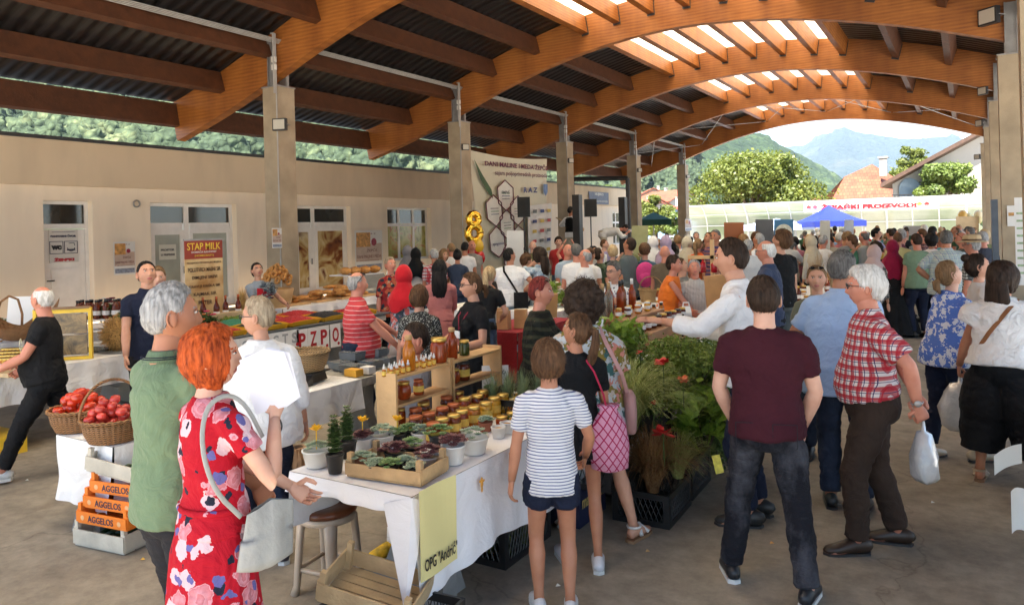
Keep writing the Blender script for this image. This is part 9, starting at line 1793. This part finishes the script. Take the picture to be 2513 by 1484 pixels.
while n<122 and tries<4000:
 tries+=1; u=rg.random(); x=1195+1235*(u**.72); d=14.5+20*rg.random()**1.2
 if x<1500 and d>19: continue
 if 1395<x<1560 and d>17.5: continue
 p=P(x,600,d); 
 if p.x>.35 or p.y>36 or (abs(p.x-XL)<.5) or (p.x<-9.6 and p.y>16.2): continue
 if any((p.x-a)**2+(p.y-b)**2<.34**2 for a,b in OCC): continue
 fem=rg.random()<.45; cn,cc=rg.choice(COL); hk,hn=rg.choice(HRS); key=(fem,cn,hn,placetxt(x)); 
 if key in used: continue
 used.add(key); OCC.append((p.x,p.y)); h=rg.uniform(1.52,1.68) if fem else rg.uniform(1.64,1.84); st=rg.choice(['bob','full','pony','bun','long','curly']) if fem else rg.choice(['short','crop','short','full','bald'])
 lb='%s %s in a %s %s in the crowd %s'%(hn,'woman' if fem else 'man',cn,rg.choice(['top','shirt']),placetxt(x)); psi=rg.gauss(0,45) if rg.random()<.72 else rg.uniform(90,270)
 pose=rg.choice([STAND,STAND,FRONT,AKIMBO,CROSS,PHONE,BEHIND]); kk=dict(pose)
 person(lb,(p.x,p.y,0),face_yaw(x,600,psi),h,g=rg.uniform(.95,1.25),sk=rg.choice(['fair','tan','red','pale']),fem=int(fem),hair=(st,hk),top=('tee',cloth('crowd_'+cn.replace(' ','_'),cc),rg.choice([.3,.3,.4,.8]),.84),bot=(rg.choice([TR_,TN,TJ])),lo=True,head=(rg.gauss(0,25),rg.gauss(-6,8)),seed=n,vox=.034,headS=.95 if st=='curly' else 1.,**kk); n+=1
# bags on the near people
J=PEOPLE['curly']; q=MB(); U=J['U']; c=U(.30,.02,.86)
q.tube([c+Vector((0,0,-.14)),c+Vector((0,0,-.12)),c,c+Vector((0,0,.10)),c+Vector((0,0,.13))],[(.04,.06),(.045,.10),(.05,.13),(.045,.12),(.03,.10)],20,hint=(1,0,0)); loose(J,q,'shoulder_bag',cloth('dusty_pink_leather',(.50,.27,.26),.5,.05,.05),'dusty pink flap bag with gold clasp at the hip of the curly haired woman','bag')
q=MB(); q.tube([U(.10,-.03,1.47),U(.14,-.13,1.36),U(.24,-.12,1.15),U(.29,-.02,.98)],[(.013,.004)]*4,8); q.build('bag_strap',cloth('dusty_pink_leather',(.5,.27,.26)),J['root'])
J=PEOPLE['girl']; q=MB(); U=J['U']; c=U(.20,-.08,.90); q.tube([c+Vector((0,0,z)) for z in (-.20,-.18,-.05,.08,.16,.19)],[(.05,.04),(.11,.07),(.12,.08),(.10,.07),(.05,.04),(.07,.05)],20,hint=(1,0,0)); o=loose(J,q,'drawstring_bag',pat('pink_red_lattice','lattice',[(.62,.28,.40),(.36,.012,.07)],15.,w=.16),'pink drawstring bag with dark red lattice pattern on the girl','bag'); q=MB(); q.tube([U(.03,-.02,1.47),U(.10,-.12,1.36),U(.16,-.13,1.2),U(.20,-.09,1.02)],.006,6); q.build('cord',cloth('crimson_cord',(.4,.02,.06)),J['root'])
# ================================================================ AIR
hz=MB(); hz.box((0,3000,749),(12000,9000,1502)); 
m,n,b=nodes('thin_air'); n.nodes.remove(b); pv=nd(n,'ShaderNodeVolumePrincipled'); setp(pv,Color=(.62,.80,1,1),Density=.00009,Anisotropy=.0); L(n,pv.outputs[0],n.nodes['Material Output'].inputs['Volume'])
o=hz.build('haze',m); tag(o,'pale summer haze fading the far mountain and hill',kind='stuff')
scene.cycles.volume_max_steps=64
bpy.data.scenes.remove(TMP)
